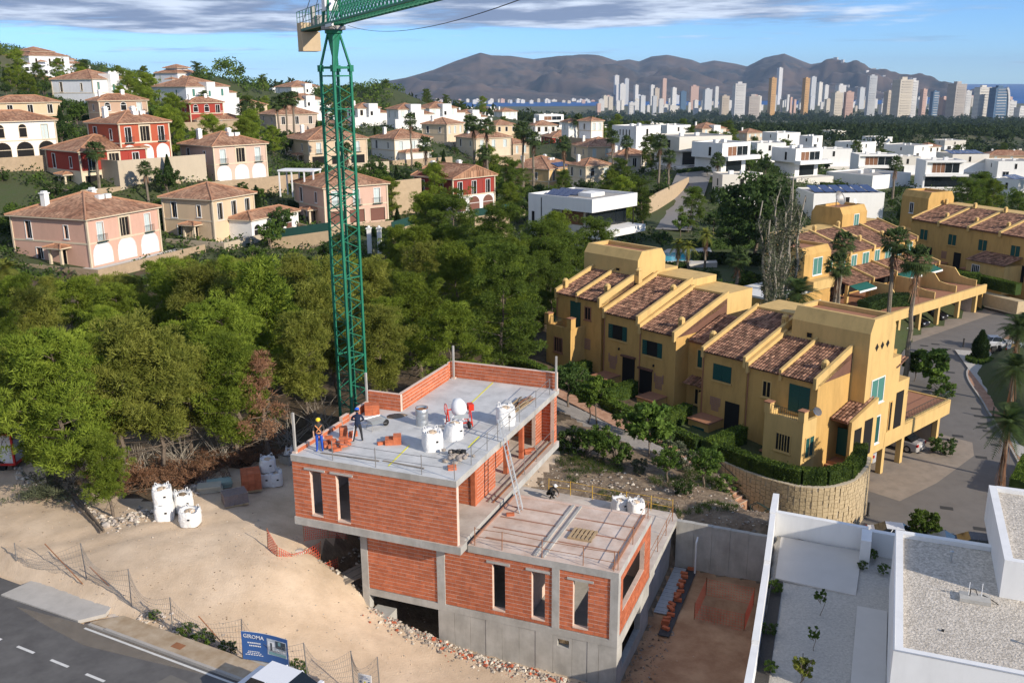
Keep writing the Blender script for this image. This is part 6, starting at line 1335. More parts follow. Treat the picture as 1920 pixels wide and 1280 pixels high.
# ---------------------------------------------------------------- villas with tiled hip roofs
m_roof=mat('villa_clay_tile',(.31,.15,.085),.85,.3,.35,bump=.6,uvtile=True,col2=(.40,.235,.145));m_vshut=mat('pale_blue_blind',(.50,.58,.58),.6,.04);m_garage=mat('white_panel',(.74,.74,.72),.6,.04);m_bgar=mat('brown_panel',(.16,.07,.05),.7,.06);m_chim=mat('white_chimney',(.78,.78,.75),.8,.05);m_solar=mat('solar_panel',(.018,.035,.11),.15,.1,2,spec=.6);m_trimw=mat('cream_trim',(.62,.52,.38),.8,.05)
def wallmat(c):return mat('render_%d_%d_%d'%tuple(int(k*100)for k in c),c,.85,.06,.4,stain=.08)
def hip(b,x0,x1,y0,y1,z,sl=.36,ov=.5,gab=False):
 x0-=ov;x1+=ov;y0-=ov;y1+=ov;w,d=x1-x0,y1-y0;h=min(w,d)/2*sl;z-=.05
 if w>=d:r0,r1=(x0+(0 if gab else d/2),(y0+y1)/2),(x1-(0 if gab else d/2),(y0+y1)/2)
 else:r0,r1=((x0+x1)/2,y0+(0 if gab else w/2)),((x0+x1)/2,y1-(0 if gab else w/2))
 A_,B_,C_,D_=(x0,y0,z),(x1,y0,z),(x1,y1,z),(x0,y1,z);E_,G_=(*r0,z+h),(*r1,z+h)
 def uvf(pts,o,du,dv):return[((Vector(p)-Vector(o)).dot(Vector(du)),(Vector(p)-Vector(o)).dot(Vector(dv)))for p in pts]
 n=math.hypot(1,sl)
 if w>=d:F_=[([A_,B_,G_,E_],(1,0,0),(0,1,sl)),([C_,D_,E_,G_],(-1,0,0),(0,-1,sl)),([B_,C_,G_],(0,1,0),(-1,0,sl)),([D_,A_,E_],(0,-1,0),(1,0,sl))]
 else:F_=[([A_,B_,E_],(1,0,0),(0,1,sl)),([C_,D_,G_],(-1,0,0),(0,-1,sl)),([B_,C_,G_,E_],(0,1,0),(-1,0,sl)),([D_,A_,E_,G_],(0,-1,0),(1,0,sl))]
 for pts,du,dv in F_:
  uv=uvf(pts,pts[0],du,[k/n for k in dv]);uv=[(u_+50,v_+50)for u_,v_ in uv]
  (b.quad if len(pts)==4 else b.tri)(*pts,0,uv)
 b.box(x0+.02,x1-.02,y0+.02,y1-.02,z-.16,z-.002,1)
 for a_,c_ in((A_,E_),(D_,E_ if w>=d else G_),(B_,G_ if w>=d else E_),(C_,G_),(E_,G_)):b.tube(Vector(a_)+Vector((0,0,.05)),Vector(c_)+Vector((0,0,.05)),.13,n=6,m=2)
 return h
m_ridge=mat('ridge_tile',(.42,.22,.13),.85,.2,2)
WIN=win;m_wallst0=mat('rough_sandstone',(.40,.30,.20),.9,.2,1.5,bump=.4,bscale=4)
def villa(h,i):
 c=h['c'];wm=wallmat(c);D_=h['D'];t_=thing('villa',h['lab'],'villa',h['P'],h['rz'],'villas on the hillside');Lr,Ll,m=h['Lr'],h['Ll'],h['m'];rr=random.Random(i)
 fr=lambda s,o,z:(s,-o,z);fl=lambda s,o,z:(-o,s,z);fine=D_<330
 tw=m_frame if max(c)<.75 else m_trimw
 lowm=wallmat((.68,.58,.42))if h.get('trim')==1 else(wallmat(WHITE)if h.get('trim')==2 else wm)
 if fine:
  gm=[m_wallst0,wallmat((.50,.42,.31)),m_wallst0][i%3];ph=-.15
  MB().box(-3.6,Lr+3.2,-4.6,-.3,-5,ph).box(-3.6,-.02,-.3,Ll+1,-5,ph).build('garden_terrace',m_tilepad,t_)
  MB().box(-3.85,Lr+3.4,-4.85,-4.61,-6,ph+.75).build('garden_wall',gm,t_);MB().box(-3.85,-3.61,-4.6,Ll+1,-6,ph+.75).build('garden_wall',gm,t_)
 HO={'r':[],'l':[]}
 def win(t2,fn,s0,s1,z0,z1,*k,**kw):
  f_='r' if fn is fr else 'l' if fn is fl else None
  if f_ and fine and not kw.get('arch')and s0>.05 and z0>-3:HO[f_].append((s0,s1,z0,z1));kw['deep']=.17
  return WIN(t2,fn,s0,s1,z0,z1,*k,**kw)
 if fine:
  b=MB()
  for x,y in((0,0),(Lr,0),(0,Ll)):b.box(x-.12,x+.12,y-.12,y+.12,-4,m-.12)
  b.box(-.06,Lr+.06,-.06,.1,m*.47-.12,m*.47+.12).box(-.06,.1,.1,Ll,m*.47-.12,m*.47+.12);b.build('corner_trim',m_trimw,t_)
 b=MB();hh=hip(b,0,Lr,0,Ll,m,gab=h.get('gable',False));b.build('roof',[m_roof,m_trimw,m_ridge],t_)
 if h.get('gable'):g2=MB();g2.tri((0,0,m-.05),(0,Ll,m-.05),(0,Ll/2,m+Ll/2*.3));g2.build('gable_end',wm,t_)
 for k in range(h['ch']):
  x,y=(Lr*.2,Ll*.72)if k==0 else(Lr*.62,Ll*.5);z=m+min(hh,hh*.5);q=MB().box(x-.38,x+.38,y-.38,y+.38,z-.6,z+1.3).box(x-.5,x+.5,y-.5,y+.5,z+1.3,z+1.42).box(x-.3,x+.3,y-.3,y+.3,z+1.42,z+1.65);q.build('chimney',m_chim,t_)
 if h.get('ac'):
  for k in range(2):MB().box(Lr*.5+k*1.3,Lr*.5+1.0+k*1.3,Ll*.3,Ll*.3+.7,m+hh*.5,m+hh*.5+.85).build('roof_unit',m_garage,t_)
 if h.get('solar'):
  for k in range(6):x=Lr*.3+k*.95;b=MB();y0,y1=-.1,2.3;b.quad((x,y0,m+.22+.1),(x+.9,y0,m+.22+.1),(x+.9,y1,m+.22+.1+2.4*.36),(x,y1,m+.22+.1+2.4*.36));b.build('solar_panel',m_solar,t_)
 zu0,zu1=m*.56,m*.88
 pane=m_dark if rr.random()<.45 else m_vshut
 if h.get('trim'):pane=m_dark
 n=max(2,min(3,round(Lr/3.6)))
 if h.get('green'):pane=m_lshut
 for k in range(n):
  s0=Lr*(k+.5)/n
  if h.get('arc')and k<n-1 and fine:win(t_,fr,s0-.6,s0+.6,zu0,zu1-.5,tw,m_dark,bars=0,arch=True)
  elif fine and n==3 and k==1 and h['gf']in('arch','cols'):
   win(t_,fr,s0-.85,s0+.85,zu0-.35,zu1+.1,m_trimw,m_dark,fw=.28,bars=2,name='loggia')
  else:
   o=win(t_,fr,s0-.55,s0+.55,zu0-(.45 if fine else 0),zu1,tw,pane,bars=1 if fine else 0,sill=fine)
   if fine and h['gf']in('arch','cols','balc'):
    b=MB()
    for q in range(9):b.tube((s0-.8+q*.2,-.35,zu0-.5),(s0-.8+q*.2,-.35,zu0+.45),.02,n=4)
    b.tube((s0-.85,-.35,zu0+.45),(s0+.85,-.35,zu0+.45),.025,n=4);b.box(s0-.85,s0+.85,-.4,0,zu0-.62,zu0-.5);b.build('balcony_rail',m_railg,o)
   if h.get('trim')and fine:
    for dx in(-1.0,1.0):MB().box(s0+dx-.3,s0+dx+.3,-.06,.0,zu0-.4,zu1).build('shutter',wallmat(RED),o)
 nl_=max(1,min(2,round(Ll/4.5)))
 for k in range(nl_):s0=Ll*(k+.55)/nl_;win(t_,fl,s0-(.5 if k else .35),s0+(.5 if k else .35),zu0-(.3 if k else 0),zu1-(0 if k else .3),tw,m_dark if fine else pane,bars=1 if fine else 0,sill=fine)
 gf=h['gf']
 if gf in('arch','arch2','arch3'):
  n=3
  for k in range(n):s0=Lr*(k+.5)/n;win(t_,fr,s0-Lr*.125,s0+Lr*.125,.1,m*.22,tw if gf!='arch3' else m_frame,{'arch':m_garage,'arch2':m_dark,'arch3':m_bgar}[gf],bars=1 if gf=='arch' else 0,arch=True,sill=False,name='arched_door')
 if gf in('cols','balc'):
  n=3
  for k in range(n):s0=Lr*(k+.5)/n;win(t_,fr,s0-Lr*.12,s0+Lr*.12,.1,m*.36,m_trimw,m_dark if gf=='cols' else m_bgar,bars=0,sill=False,name='porch_opening')
 if fine and gf!='none':
  win(t_,fl,Ll*.62,Ll*.62+1.1,.5,2.0,tw,m_dark);b=MB();hip(b,-1.6,0.1,Ll*.25,Ll*.25+2.6,2.5,.3,.25);b.build('porch_roof',[m_roof,m_trimw,m_ridge],t_);[MB().box(-1.4,-1.1,Ll*.25+e,Ll*.25+e+.3,-3,2.4).build('porch_pillar',m_trimw,t_)for e in(.2,2.1)];win(t_,fl,Ll*.25+.8,Ll*.25+1.8,-.4,2.0,m_trimw,m_dark,bars=0,sill=False,name='front_door')
 if h.get('wing'):
  wh_=wallmat(WHITE);MB().box(Lr*.35,Lr+5.6,-4.2,-.02,-4,2.9).build('wing_walls',wh_,t_);b=MB();hip(b,Lr*.35,Lr+5.6,-4.2,0,2.95,.4,.35);b.build('wing_roof',[m_roof,m_trimw,m_ridge],t_)
  for k in range(4):s0=Lr*.35+1.3+k*2.6;win(t_,lambda s,o,z:(s,-4.2-o,z),s0-.75,s0+.75,-.2,1.3,m_frame,m_bgar if k==3 else m_dark,bars=0,arch=True,sill=False,name='arcade_arch')
 if h.get('low'):MB().box(Lr*.1,Lr*.8,-3.5,-.02,-3,2.2).build('porch_walls',wm,t_);b=MB();hip(b,Lr*.1,Lr*.8,-3.5,0,2.3,.3,.3);b.build('porch_roof',[m_roof,m_trimw,m_ridge],t_)
 if h.get('tower'):
  x0=Lr*.42;MB().box(x0,x0+min(4,Lr*.4),-1.5,3,-3,m+1.6).build('stair_tower',wallmat(WHITE),t_);MB().box(-2.5,Lr+2.5,-2.6,-1.52,-3,m*.45).build('terrace_wall',wallmat(WHITE),t_);b=MB();hip(b,Lr*.75,Lr+4,.5,6,m*.7,.35,.3);b.build('side_roof',[m_roof,m_trimw,m_ridge],t_);MB().box(Lr*.75,Lr+4,.5,6,-3,m*.68).build('side_walls',wallmat(WHITE),t_)
  win(t_,lambda s,o,z:(s,-1.5-o,z),x0+.6,x0+1.6,m*.55,m*.8,m_frame,m_lshut if h.get('green')else m_dark,bars=0,sill=False)
 if h.get('step'):
  for k in range(3):
   x0=-6+k*(Lr+6)/3;MB().box(x0,x0+5.5,-3-k,-.02,-6,m*(.62-.15*k)).build('terrace_block',wallmat((.76,.77,.80)),t_);win(t_,lambda s,o,z,yy=-3-k:(s,yy-o,z),x0+1,x0+3,m*(.35-.1*k),m*(.52-.13*k),m_frame,m_dark,bars=0,sill=False)
   b=MB();hip(b,x0+.5,x0+4.5,-2,2,m*(.66+.1*(k==1)),.35,.3);b.build('hood_roof',[m_roof,m_trimw,m_ridge],t_)
  b=MB();hip(b,Lr*.2,Lr*.8,Ll*.2,Ll*.8,m+2.2,.35,.4);b.build('turret_roof',[m_roof,m_trimw,m_ridge],t_);MB().box(Lr*.25,Lr*.75,Ll*.25,Ll*.75,m,m+2.2).build('turret',wallmat((.76,.77,.80)),t_)
 for nm,z0,z1,mm in(('upper_walls',m*.47,m-.1,wm),('lower_walls',-4,m*.47,lowm)):
  b=MB();e=.24 if fine else 0.;b.box(e,Lr,e,Ll,z0,z1)
  if fine:
   for f_,l_,a0 in(('r',Lr,0),('l',Ll,.25)):wall_cells(b,a0,l_-.002,z0,z1,.235,[q for q in HO[f_]if q[3]>z0 and q[2]<z1],lambda s,d,z,F_=(fr if f_=='r' else fl):F_(s,-d,z))
  b.build(nm,mm,t_)
 return t_
for i,h in enumerate(VIL):h['o']=villa(h,i)
# ---------------------------------------------------------------- white cube houses
m_cube=mat('white_cube_render',(.80,.79,.76),.8,.03,.3,stain=.06);m_cubes2=mat('warm_white_render',(.66,.62,.55),.8,.04,.3);m_rgrav=mat('grey_roof_gravel',(.36,.34,.31),.95,.15,2);m_brownp=mat('brown_cladding',(.20,.095,.05),.7,.08)
def cube(h,i):
 t_=thing('cube_house',h['lab'],'house',h['P'],h['rz'],'white cube houses');Lr,Ll,m=max(h['Lr'],5),h['Ll'],h['m'];fr=lambda s,o,z:(s,-o,z);fl=lambda s,o,z:(-o,s,z);up=m*.5 if not h.get('flat')else 0;wn=h['win'];rr=random.Random(i+50);wm=m_cube if rr.random()<.75 else m_cubes2
 MB().box(0,Lr,0,Ll,up,m-.5).build('upper_volume',wm,t_);b=MB()
 for q in((0,Lr,0,.25),(0,Lr,Ll-.25,Ll),(0,.25,.251,Ll-.251),(Lr-.25,Lr,.251,Ll-.251)):b.box(*q,m-.5,m)
 b.build('parapet',wm,t_);MB().box(.26,Lr-.26,.26,Ll-.26,m-.5,m-.3).build('roof',m_rgrav,t_)
 if up:
  ins=1.2 if wn in('over','big')else .02;MB().box(ins,Lr-.02,ins,Ll-.02,-4,up).build('lower_volume',m_cube if wn!='over' else m_cubes2,t_);MB().box(-1.5,Lr+2,-2.5,Ll,-4,-.1).build('terrace',m_cubes2,t_)
 if wn=='slit':
  for k in range(4):win(t_,fl,Ll*(.25+k*.13),Ll*(.25+k*.13)+.45,up+.7,m-1.1,wm,m_dark,bars=0,sill=False)
  win(t_,fr,Lr*.4,Lr*.4+.9,up+.5,m-.9,wm,m_dark,bars=0,sill=False)
 elif wn=='slot':win(t_,fr,Lr*.45,Lr*.45+.9,up+.4,m-.9,wm,m_dark,bars=0,sill=False);win(t_,fl,Ll*.4,Ll*.4+.8,up+.6,m-1.1,wm,m_dark,bars=0,sill=False);win(t_,fr,Lr*.15,Lr*.15+2.2,.3,up-.5 if up else 2,wm,m_glass,bars=1,sill=False)
 elif wn=='over':win(t_,fr,Lr*.25,Lr*.6,up+.5,m-1.0,wm,m_glass,bars=2,sill=False);win(t_,fl,Ll*.3,Ll*.42,up+.6,m-1.0,wm,m_dark,bars=0,sill=False);b=MB();b.box(ins+.5,Lr-.8,ins-.03,ins+.02,.2,up-.25);b.build('glazed_front',m_glass,t_)
 elif wn=='big':win(t_,fr,Lr*.2,Lr*.5,up+.25,m-.9,wm,m_brownp,bars=1,sill=False);win(t_,fr,Lr*.52,Lr*.9,up+.25,m-.9,wm,m_glass,bars=1,sill=False);MB().box(-.3,Lr+1.2,-2.2,-.02,up-.35,up+.55).build('balcony',wm,t_);MB().box(Lr*.3,Lr*.85,ins-.04,ins+.02,.1,up-.5).build('glazed_front',m_glass,t_);win(t_,fl,Ll*.35,Ll*.35+.8,up+.5,m-1,wm,m_dark,bars=0,sill=False)
 elif wn=='frame':
  win(t_,fr,Lr*.2,Lr*.52,up+.3,m-.8,wm,m_brownp,bars=2,sill=False);win(t_,fr,Lr*.53,Lr*.88,up+.3,m-.8,wm,m_glass,bars=1,sill=False);b=MB();b.box(0,Lr,-1.0,-.01,m-.55,m-.05).box(0,.3,-1.0,-.01,up,m-.56).box(0,Lr*1.08,-1.6,-.01,up-.5,up-.01);b.build('window_frame_slab',wm,t_);MB().box(.5,Lr,-.04,.02,.2,up-.7).build('glazed_front',m_glass,t_)
 if h.get('solar'):
  n=max(2,int(Lr/2.6))
  for k in range(n):b=MB();x=Lr*.06+k*Lr*.92/n;y0,y1=Ll*.2,Ll*.7;b.v+=[(x,y0,m+.05),(x+Lr*.8/n,y0,m+.05),(x+Lr*.8/n,y1,m+.9),(x,y1,m+.9),(x,y0,m-.02),(x+Lr*.8/n,y0,m-.02),(x+Lr*.8/n,y1,m+.83),(x,y1,m+.83)];b.f+=[(0,1,2,3),(7,6,5,4),(0,4,5,1),(1,5,6,2),(2,6,7,3),(3,7,4,0)];b.m+=[0]*6;b.build('solar_panel',m_solar,t_)
 else:
  for k in range(2):MB().box(Lr*(.3+.3*k),Lr*(.3+.3*k)+1,Ll*.5,Ll*.5+.9,m-.3,m+.5).build('roof_unit',m_garage,t_)
 return t_
for i,h in enumerate(CUB):h['o']=cube(h,i)
# modern white house with the long cantilevered roof
Dm=F*7.2/84;Pm=atd(1109,462,Dm);al=math.atan2(1109-960,F);wlm,wrm=125*Dm/F/math.sin(R(52)),88*Dm/F/math.cos(R(52))
t_=thing('modern_house','modern white house with long flat cantilever roof behind the pines','house',Pm,R(52)-al);wm=m_cube
MB().box(0,wrm,0,wlm,5.35,7.0).build('roof_fascia',wm,t_);b=MB()
for q in((0,wrm,0,.3),(0,wrm,wlm-.3,wlm),(0,.3,.301,wlm-.301),(wrm-.3,wrm,.301,wlm-.301)):b.box(*q,7.0,7.5)
b.build('parapet',wm,t_);MB().box(.31,wrm-.31,.31,wlm-.31,7.0,7.1).build('roof',m_rgrav,t_);MB().box(1.6,wrm-2,2.6,wlm-.1,-3,5.34).build('recessed_walls',m_cubes2,t_);MB().box(1.55,1.6,3,wlm*.55,2.9,5.2).build('glazing',m_brownp,t_)
MB().box(.02,4,wlm*.62,wlm-.02,-3,5.345).build('end_block',wm,t_);MB().box(-.05,.02,wlm*.9,wlm*.94,2.6,4.6).build('slot_window',m_dark,t_);MB().box(-.06,.02,wlm*.78,wlm*.79,-2,7).build('wall_joint',m_dark,t_)
MB().box(1.5,wrm,2.2,2.3,2.4,5.2).build('glazing',m_glass,t_);MB().box(.5,wrm+.5,-1.5,2.2,1.2,2.3).build('lower_terrace',wm,t_);[MB().tube((e,.4,2.2),(e,.4,5.3),.12).build('column',m_dark,t_)for e in(.4,wrm-.5)]
for k in range(4):
 for j in range(2):b=MB();x,y=2.5+j*2.2,wlm*.52+k*1.25;b.v+=[(x,y,7.25),(x+2,y,8.0),(x+2,y+1.15,8.0),(x,y+1.15,7.25),(x,y,7.19),(x+2,y,7.94),(x+2,y+1.15,7.94),(x,y+1.15,7.19)];b.f+=[(0,1,2,3),(7,6,5,4),(0,4,5,1),(1,5,6,2),(2,6,7,3),(3,7,4,0)];b.m+=[0]*6;b.build('solar_panel',m_solar,t_)
MB().box(wrm*.4,wrm*.7,wlm*.3,wlm*.5,7.1,7.7).build('skylight_box',wm,t_)
# swimming pool and lawn
m_pool=mat('pool_water',(.04,.42,.55),.1,.04,.5,spec=.5);m_lawn=mat('lawn',(.04,.11,.018),.95,.2,1.5,bump=.4,bscale=20)
zp=gz(*at(1270,480,0).xy)+.25;P=[at(x,y,zp)for x,y in((1200,470),(1330,462),(1345,492),(1215,500))];b=MB();b.prism([(q.x,q.y)for q in P[::-1]],zp-1,zp);b.build('pool_deck',m_tilepad,kind='structure');P=[at(x,y,zp)for x,y in((1232,475),(1305,472),(1300,488),(1236,490))];b=MB();b.poly([(q.x,q.y,zp+.012)for q in P[::-1]]);b.build('swimming_pool',m_pool,label='small turquoise swimming pool behind the far ochre tower',category='pool')
# boundary walls and screens on the hillside
m_wallst=mat('sandstone_wall',(.45,.34,.22),.9,.15,1.5);m_screen=mat('green_screen',(.012,.055,.045),.8,.15,2)
def bwall(label,a,b_,Da,Db,h=1.6,scr=1.2,m=m_wallst,m2=m_screen):
 A_,B_=atd(*a,Da),atd(*b_,Db);t_=thing('boundary_wall',label,'wall',A_,math.atan2(B_.y-A_.y,B_.x-A_.x));l=math.hypot(B_.x-A_.x,B_.y-A_.y);dz=B_.z-A_.z
 sh=lambda P:(P[0],P[1],P[2]+dz*P[0]/l)
 MB().box(0,l,-.15,.15,-3,h,0,sh).build('wall',m,t_)
 if scr:MB().box(0,l,-.05,.05,h,h+scr,0,sh).build('screen',m2,t_)
bwall('sandstone wall with green screen behind the crane mast',(505,468),(620,452),140,140)
bwall('sandstone wall with green screen left of the big pine',(735,452),(790,436),138,142)
bwall('sandstone wall with green screen under the dark red villa',(890,425),(955,415),150,152)
bwall('cream wall with gate pier at the street corner',(1215,392),(1290,352),190,215,2.4,0)
bwall('white curved-looking wall below the balcony cube',(1272,345),(1385,340),225,232,3.0,0,m_cube)
bwall('stone block wall right of the salmon villa',(735,372),(790,366),165,168,3.0,0,m_wallst)
bwall('stone block wall at the left picture edge',(-20,452),(50,445),135,138,3.0,0,m_wallst)
for i,(x,y,D_)in enumerate([(693,462,138),(712,462,138)]):
 t_=thing('gate_pier',['white gate pier left of the driveway','white gate pier right of the driveway'][i],'pier',atd(x,y,D_));MB().box(-.3,.3,-.3,.3,-1,2.6).box(-.4,.4,-.4,.4,2.6,2.75).lathe([(.0,3.1),(.2,2.95),(.2,2.8),(.1,2.75)],10).build('pier',m_chim,t_)
 # pergola
t_=thing('pergola','white square pergola above the hedges left of the mast','pergola',atd(525,352,158),R(-10))
for x in(0,2.2,4.4,6):MB().box(x-.1,x+.1,-.1,.1,-1.5,2.7).box(x-.1,x+.1,3,3.2,-1.5,2.7).build('post',m_white,t_)
MB().box(-.2,6.2,-.2,3.3,2.7,2.95).build('roof',m_white,t_)
# street among the villas
def ribbon(name,pts,w,m,dz=.12):
 b=MB();L_=[];Q_=[]
 for i,P in enumerate(pts):
  d=(pts[min(i+1,len(pts)-1)]-pts[max(i-1,0)]);d.z=0;d.normalize();n_=Vector((-d.y,d.x,0))*w/2;L_.append(P+n_);Q_.append(P-n_)
 for i in range(len(pts)-1):b.quad(*[(q.x,q.y,q.z+dz)for q in(Q_[i],Q_[i+1],L_[i+1],L_[i])])
 return b.build(name,m,kind='structure')
def gp(x,y,D_):P=atd(x,y,D_);P.z=gz(P.x,P.y);return P
rp=[gp(1255,420,175),gp(1275,385,200),gp(1300,362,222),gp(1340,352,240),gp(1400,350,245)]
rp2=[]
for a_,b_ in zip(rp[:-1],rp[1:]):
 for k in range(6):P=a_.lerp(b_,k/6);P.z=gz(P.x,P.y)+.15;rp2.append(P)
ribbon('villa_street',rp2,8,mat('light_asphalt',(.22,.21,.2),.9,.1,1),.1)
# ---------------------------------------------------------------- estate road, forecourt, pavements
m_eroad=mat('estate_asphalt',(.17,.155,.14),.9,.1,.5,bump=.15,bscale=40,stain=.12);m_red=mat('red_paving',(.36,.19,.115),.9,.15,2.5,isl=.0,col2=(.45,.27,.18));m_fore=mat('forecourt_concrete',(.30,.25,.20),.9,.15,1,stain=.2)
def smooth_line(pts,ws,n=8):
 P_,W_=[],[]
 for i in range(len(pts)-1):
  p0,p1,p2,p3=pts[max(i-1,0)],pts[i],pts[i+1],pts[min(i+2,len(pts)-1)]
  for k in range(n):
   t=k/n;P_.append(.5*((2*p1)+(p2-p0)*t+(2*p0-5*p1+4*p2-p3)*t*t+(3*p1-p0-3*p2+p3)*t**3));W_.append(ws[i]*(1-t)+ws[i+1]*t)
 return P_+[pts[-1]],W_+[ws[-1]]
RP,RWs=smooth_line(RC,RW)
def side(k,off):
 d=RP[min(k+1,len(RP)-1)]-RP[max(k-1,0)];d.z=0;d.normalize();return RP[k]+Vector((d.y,-d.x,0))*off
b=MB()
for k in range(len(RP)-1):b.quad(*[(q.x,q.y,ROADZ)for q in(side(k,RWs[k]),side(k+1,RWs[k+1]),side(k+1,-RWs[k+1]),side(k,-RWs[k]))])
b.build('estate_road',m_eroad,kind='structure')
b=MB();kb=MB()
for k in range(len(RP)-1):
 w0,w1=RWs[k],RWs[k+1];
 b.quad(*[(q.x,q.y,ROADZ+.12)for q in(side(k,w0+3.4),side(k+1,w1+3.4),side(k+1,w1+.15),side(k,w0+.15))])
 kb.quad(*[(q.x,q.y,ROADZ+z)for q,z in((side(k,w0+.15),.125),(side(k+1,w1+.15),.125),(side(k+1,w1),.125),(side(k,w0),.125))]);kb.quad(*[(q.x,q.y,ROADZ+z)for q,z in((side(k,w0),.125),(side(k+1,w1),.125),(side(k+1,w1),-.05),(side(k,w0),-.05))])
b.build('red_pavement',m_red,kind='structure');kb.build('kerb',m_kerb,kind='structure')
b=MB();b.poly([(*rq(p,q).xy,ROADZ+.006)for p,q in((-40,66.6),(-29.6,66.6),(-29.2,72),(-29.6,80),(-31,83),(-40,83))]);b.build('garage_forecourt',m_fore,kind='structure')
b=MB();b.poly([(*(O2+Matrix.Rotation(A2,3,'Z')@Vector((s_,t,0))).xy,ROADZ+.007)for s_,t in((-6,-1.8),(24,-1.8),(24,7),(-6,7))]);b.build('garage_forecourt',m_fore,kind='structure')
m_iron=mat('cast_iron',(.05,.048,.045),.8,.15)
for i,(x,y)in enumerate([(1775,952),(1838,991),(1796,817),(1786,826),(1769,823),(1830,766),(1836,780),(1843,794),(1840,801),(1853,808),(1860,821),(1868,834),(1840,857),(1754,645),(1775,654),(1733,648),(1782,698)]):
 P=at(x,y,ROADZ+.008);MB().box(-.45,.45,-.28,.28,0,.006).build('drain_cover',m_iron,None,P,R(-20),label=['square iron drain cover in the estate road near the white house','iron drain cover close to the dark parked car','iron drain cover by the garage corner','second iron drain cover by the garage corner','small iron cover nearest the stone pillar','iron cover at the top of the covers line','second cover of the line along the kerb','third cover of the line along the kerb','wide cover beside the kerb line','fourth cover of the line along the kerb','fifth cover of the line along the kerb','last cover of the line along the kerb','lone iron cover in mid road','iron cover by the tall palm foot','second iron cover by the tall palm foot','pale cover nearest the palm trunk','iron cover beside the leafy bush'][i],category='cover',group='iron covers in the estate road')
 # parked cars
def rcar(label,p,q,a,col,suv=False):P=rq(p,q);P.z=ROADZ+.01;return car(label,P,RYAW+a,col,suv=suv)
rcar('silver estate car under the right garage bay of the end house',-35.2,77.3,R(180),(.42,.40,.38));rcar('silver hatchback in the middle garage bay of the end house',-36.6,72.3,R(180),(.42,.43,.45));rcar('dark car deep in the left garage bay of the end house',-36.8,69.2,R(180),(.05,.05,.06))
def car2(label,s_,t,a,col):P=O2+Matrix.Rotation(A2,3,'Z')@Vector((s_,t,0));P.z=ROADZ+.01;return car(label,P,A2+a,col)
car2('dark blue car in the garage bay behind the tall palm trunk',2.7,2.9,R(-90),(.02,.025,.05));car2('black car in the second far garage bay',7.8,2.6,R(-90),(.012,.012,.014));car2('black car in the third far garage bay',12.9,2.7,R(-88),(.015,.015,.018))
for x,y,a,c,lab in[(1690,990,5,(.72,.73,.75),'white car showing its roof behind the garden wall'),(1768,1003,0,(.10,.11,.12),'dark car half hidden behind the round bush'),(1848,1010,3,(.02,.02,.024),'black car beside the white house corner')]:
 P=at(x,y,ROADZ+1.3);P.z=ROADZ+.01;car(lab,P,R(a-20),c)
P=at(1868,652,ROADZ+.1);car('pale silver car parked beyond the clipped cypress',P,R(-8),(.55,.56,.58));P=at(1925,668,ROADZ+.1);car('silver car at the right edge by the dark scooter',P,R(-30),(.48,.5,.52))
def scooter(label,P,rz):
 t_=thing('scooter',label,'scooter',P,rz)
 for x in(-.6,.65):MB().lathe([(0,-.06),(.2,-.06),(.24,0),(.2,.06),(0,.06)],14,axis=Matrix.Rotation(R(90),3,'X'),c=(x,0,.24)).build('wheel',m_tyre,t_)
 b=MB();b.v+=[(-.85,-.14,.45),(-.3,-.18,.3),(.3,-.16,.28),(.35,-.16,.35),(-.1,-.17,.4),(-.2,-.15,.78),(-.85,-.1,.82),(-.85,.14,.45),(-.3,.18,.3),(.3,.16,.28),(.35,.16,.35),(-.1,.17,.4),(-.2,.15,.78),(-.85,.1,.82)];b.f+=[(0,1,2,3,4,5,6)[::-1],(7,8,9,10,11,12,13)]+[(k,(k+1)%7,7+(k+1)%7,7+k)for k in range(7)];b.m+=[0]*9;b.build('body',m_black,t_)
 MB().box(-.8,-.1,-.14,.14,.8,.88).build('seat',m_tyre,t_);MB().tube((.65,0,.24),(.42,0,1.05),.04).tube((.42,-.32,1.08),(.42,.32,1.08),.02).build('fork_and_handlebar',m_steel,t_);MB().box(.3,.5,-.18,.18,.35,.9).build('front_shield',m_black,t_)
scooter('dark scooter standing on the red pavement by the hedge',at(1876,918,ROADZ+.12),R(60));scooter('dark scooter beside the silver cars beyond the cypress',at(1868,662,ROADZ+.1),R(20))
for x,y,lab in[(1806,650,'black bollard at the far end of the gravel bed'),(1862,782,'black bollard with a low lamp on the red pavement'),(1609,968,'black bollard at the foot of the stone wall'),(1627,966,'thin black post right of the wall-foot bollard'),(1907,752,'small black bollard among the pale gravel')]:
 t_=thing('bollard',lab,'bollard',at(x,y,ROADZ+.12),0,'bollards along the estate road');MB().lathe([(.09,0),(.09,.95),(.1,.97),(.1,1.05),(0,1.07)],12).build('post',m_iron,t_);MB().lathe([(.14,0),(.14,.03),(.09,.04)],12).build('base',m_iron,t_)
P=[at(x,y,ROADZ+.13)for x,y in((1790,655),(1860,660),(1960,700),(1960,900),(1905,850),(1870,760),(1815,690))];b=MB();b.poly([(q.x,q.y,ROADZ+.135)for q in P[::-1]]);b.build('pale_gravel_bed',m_whitegravel,kind='structure')
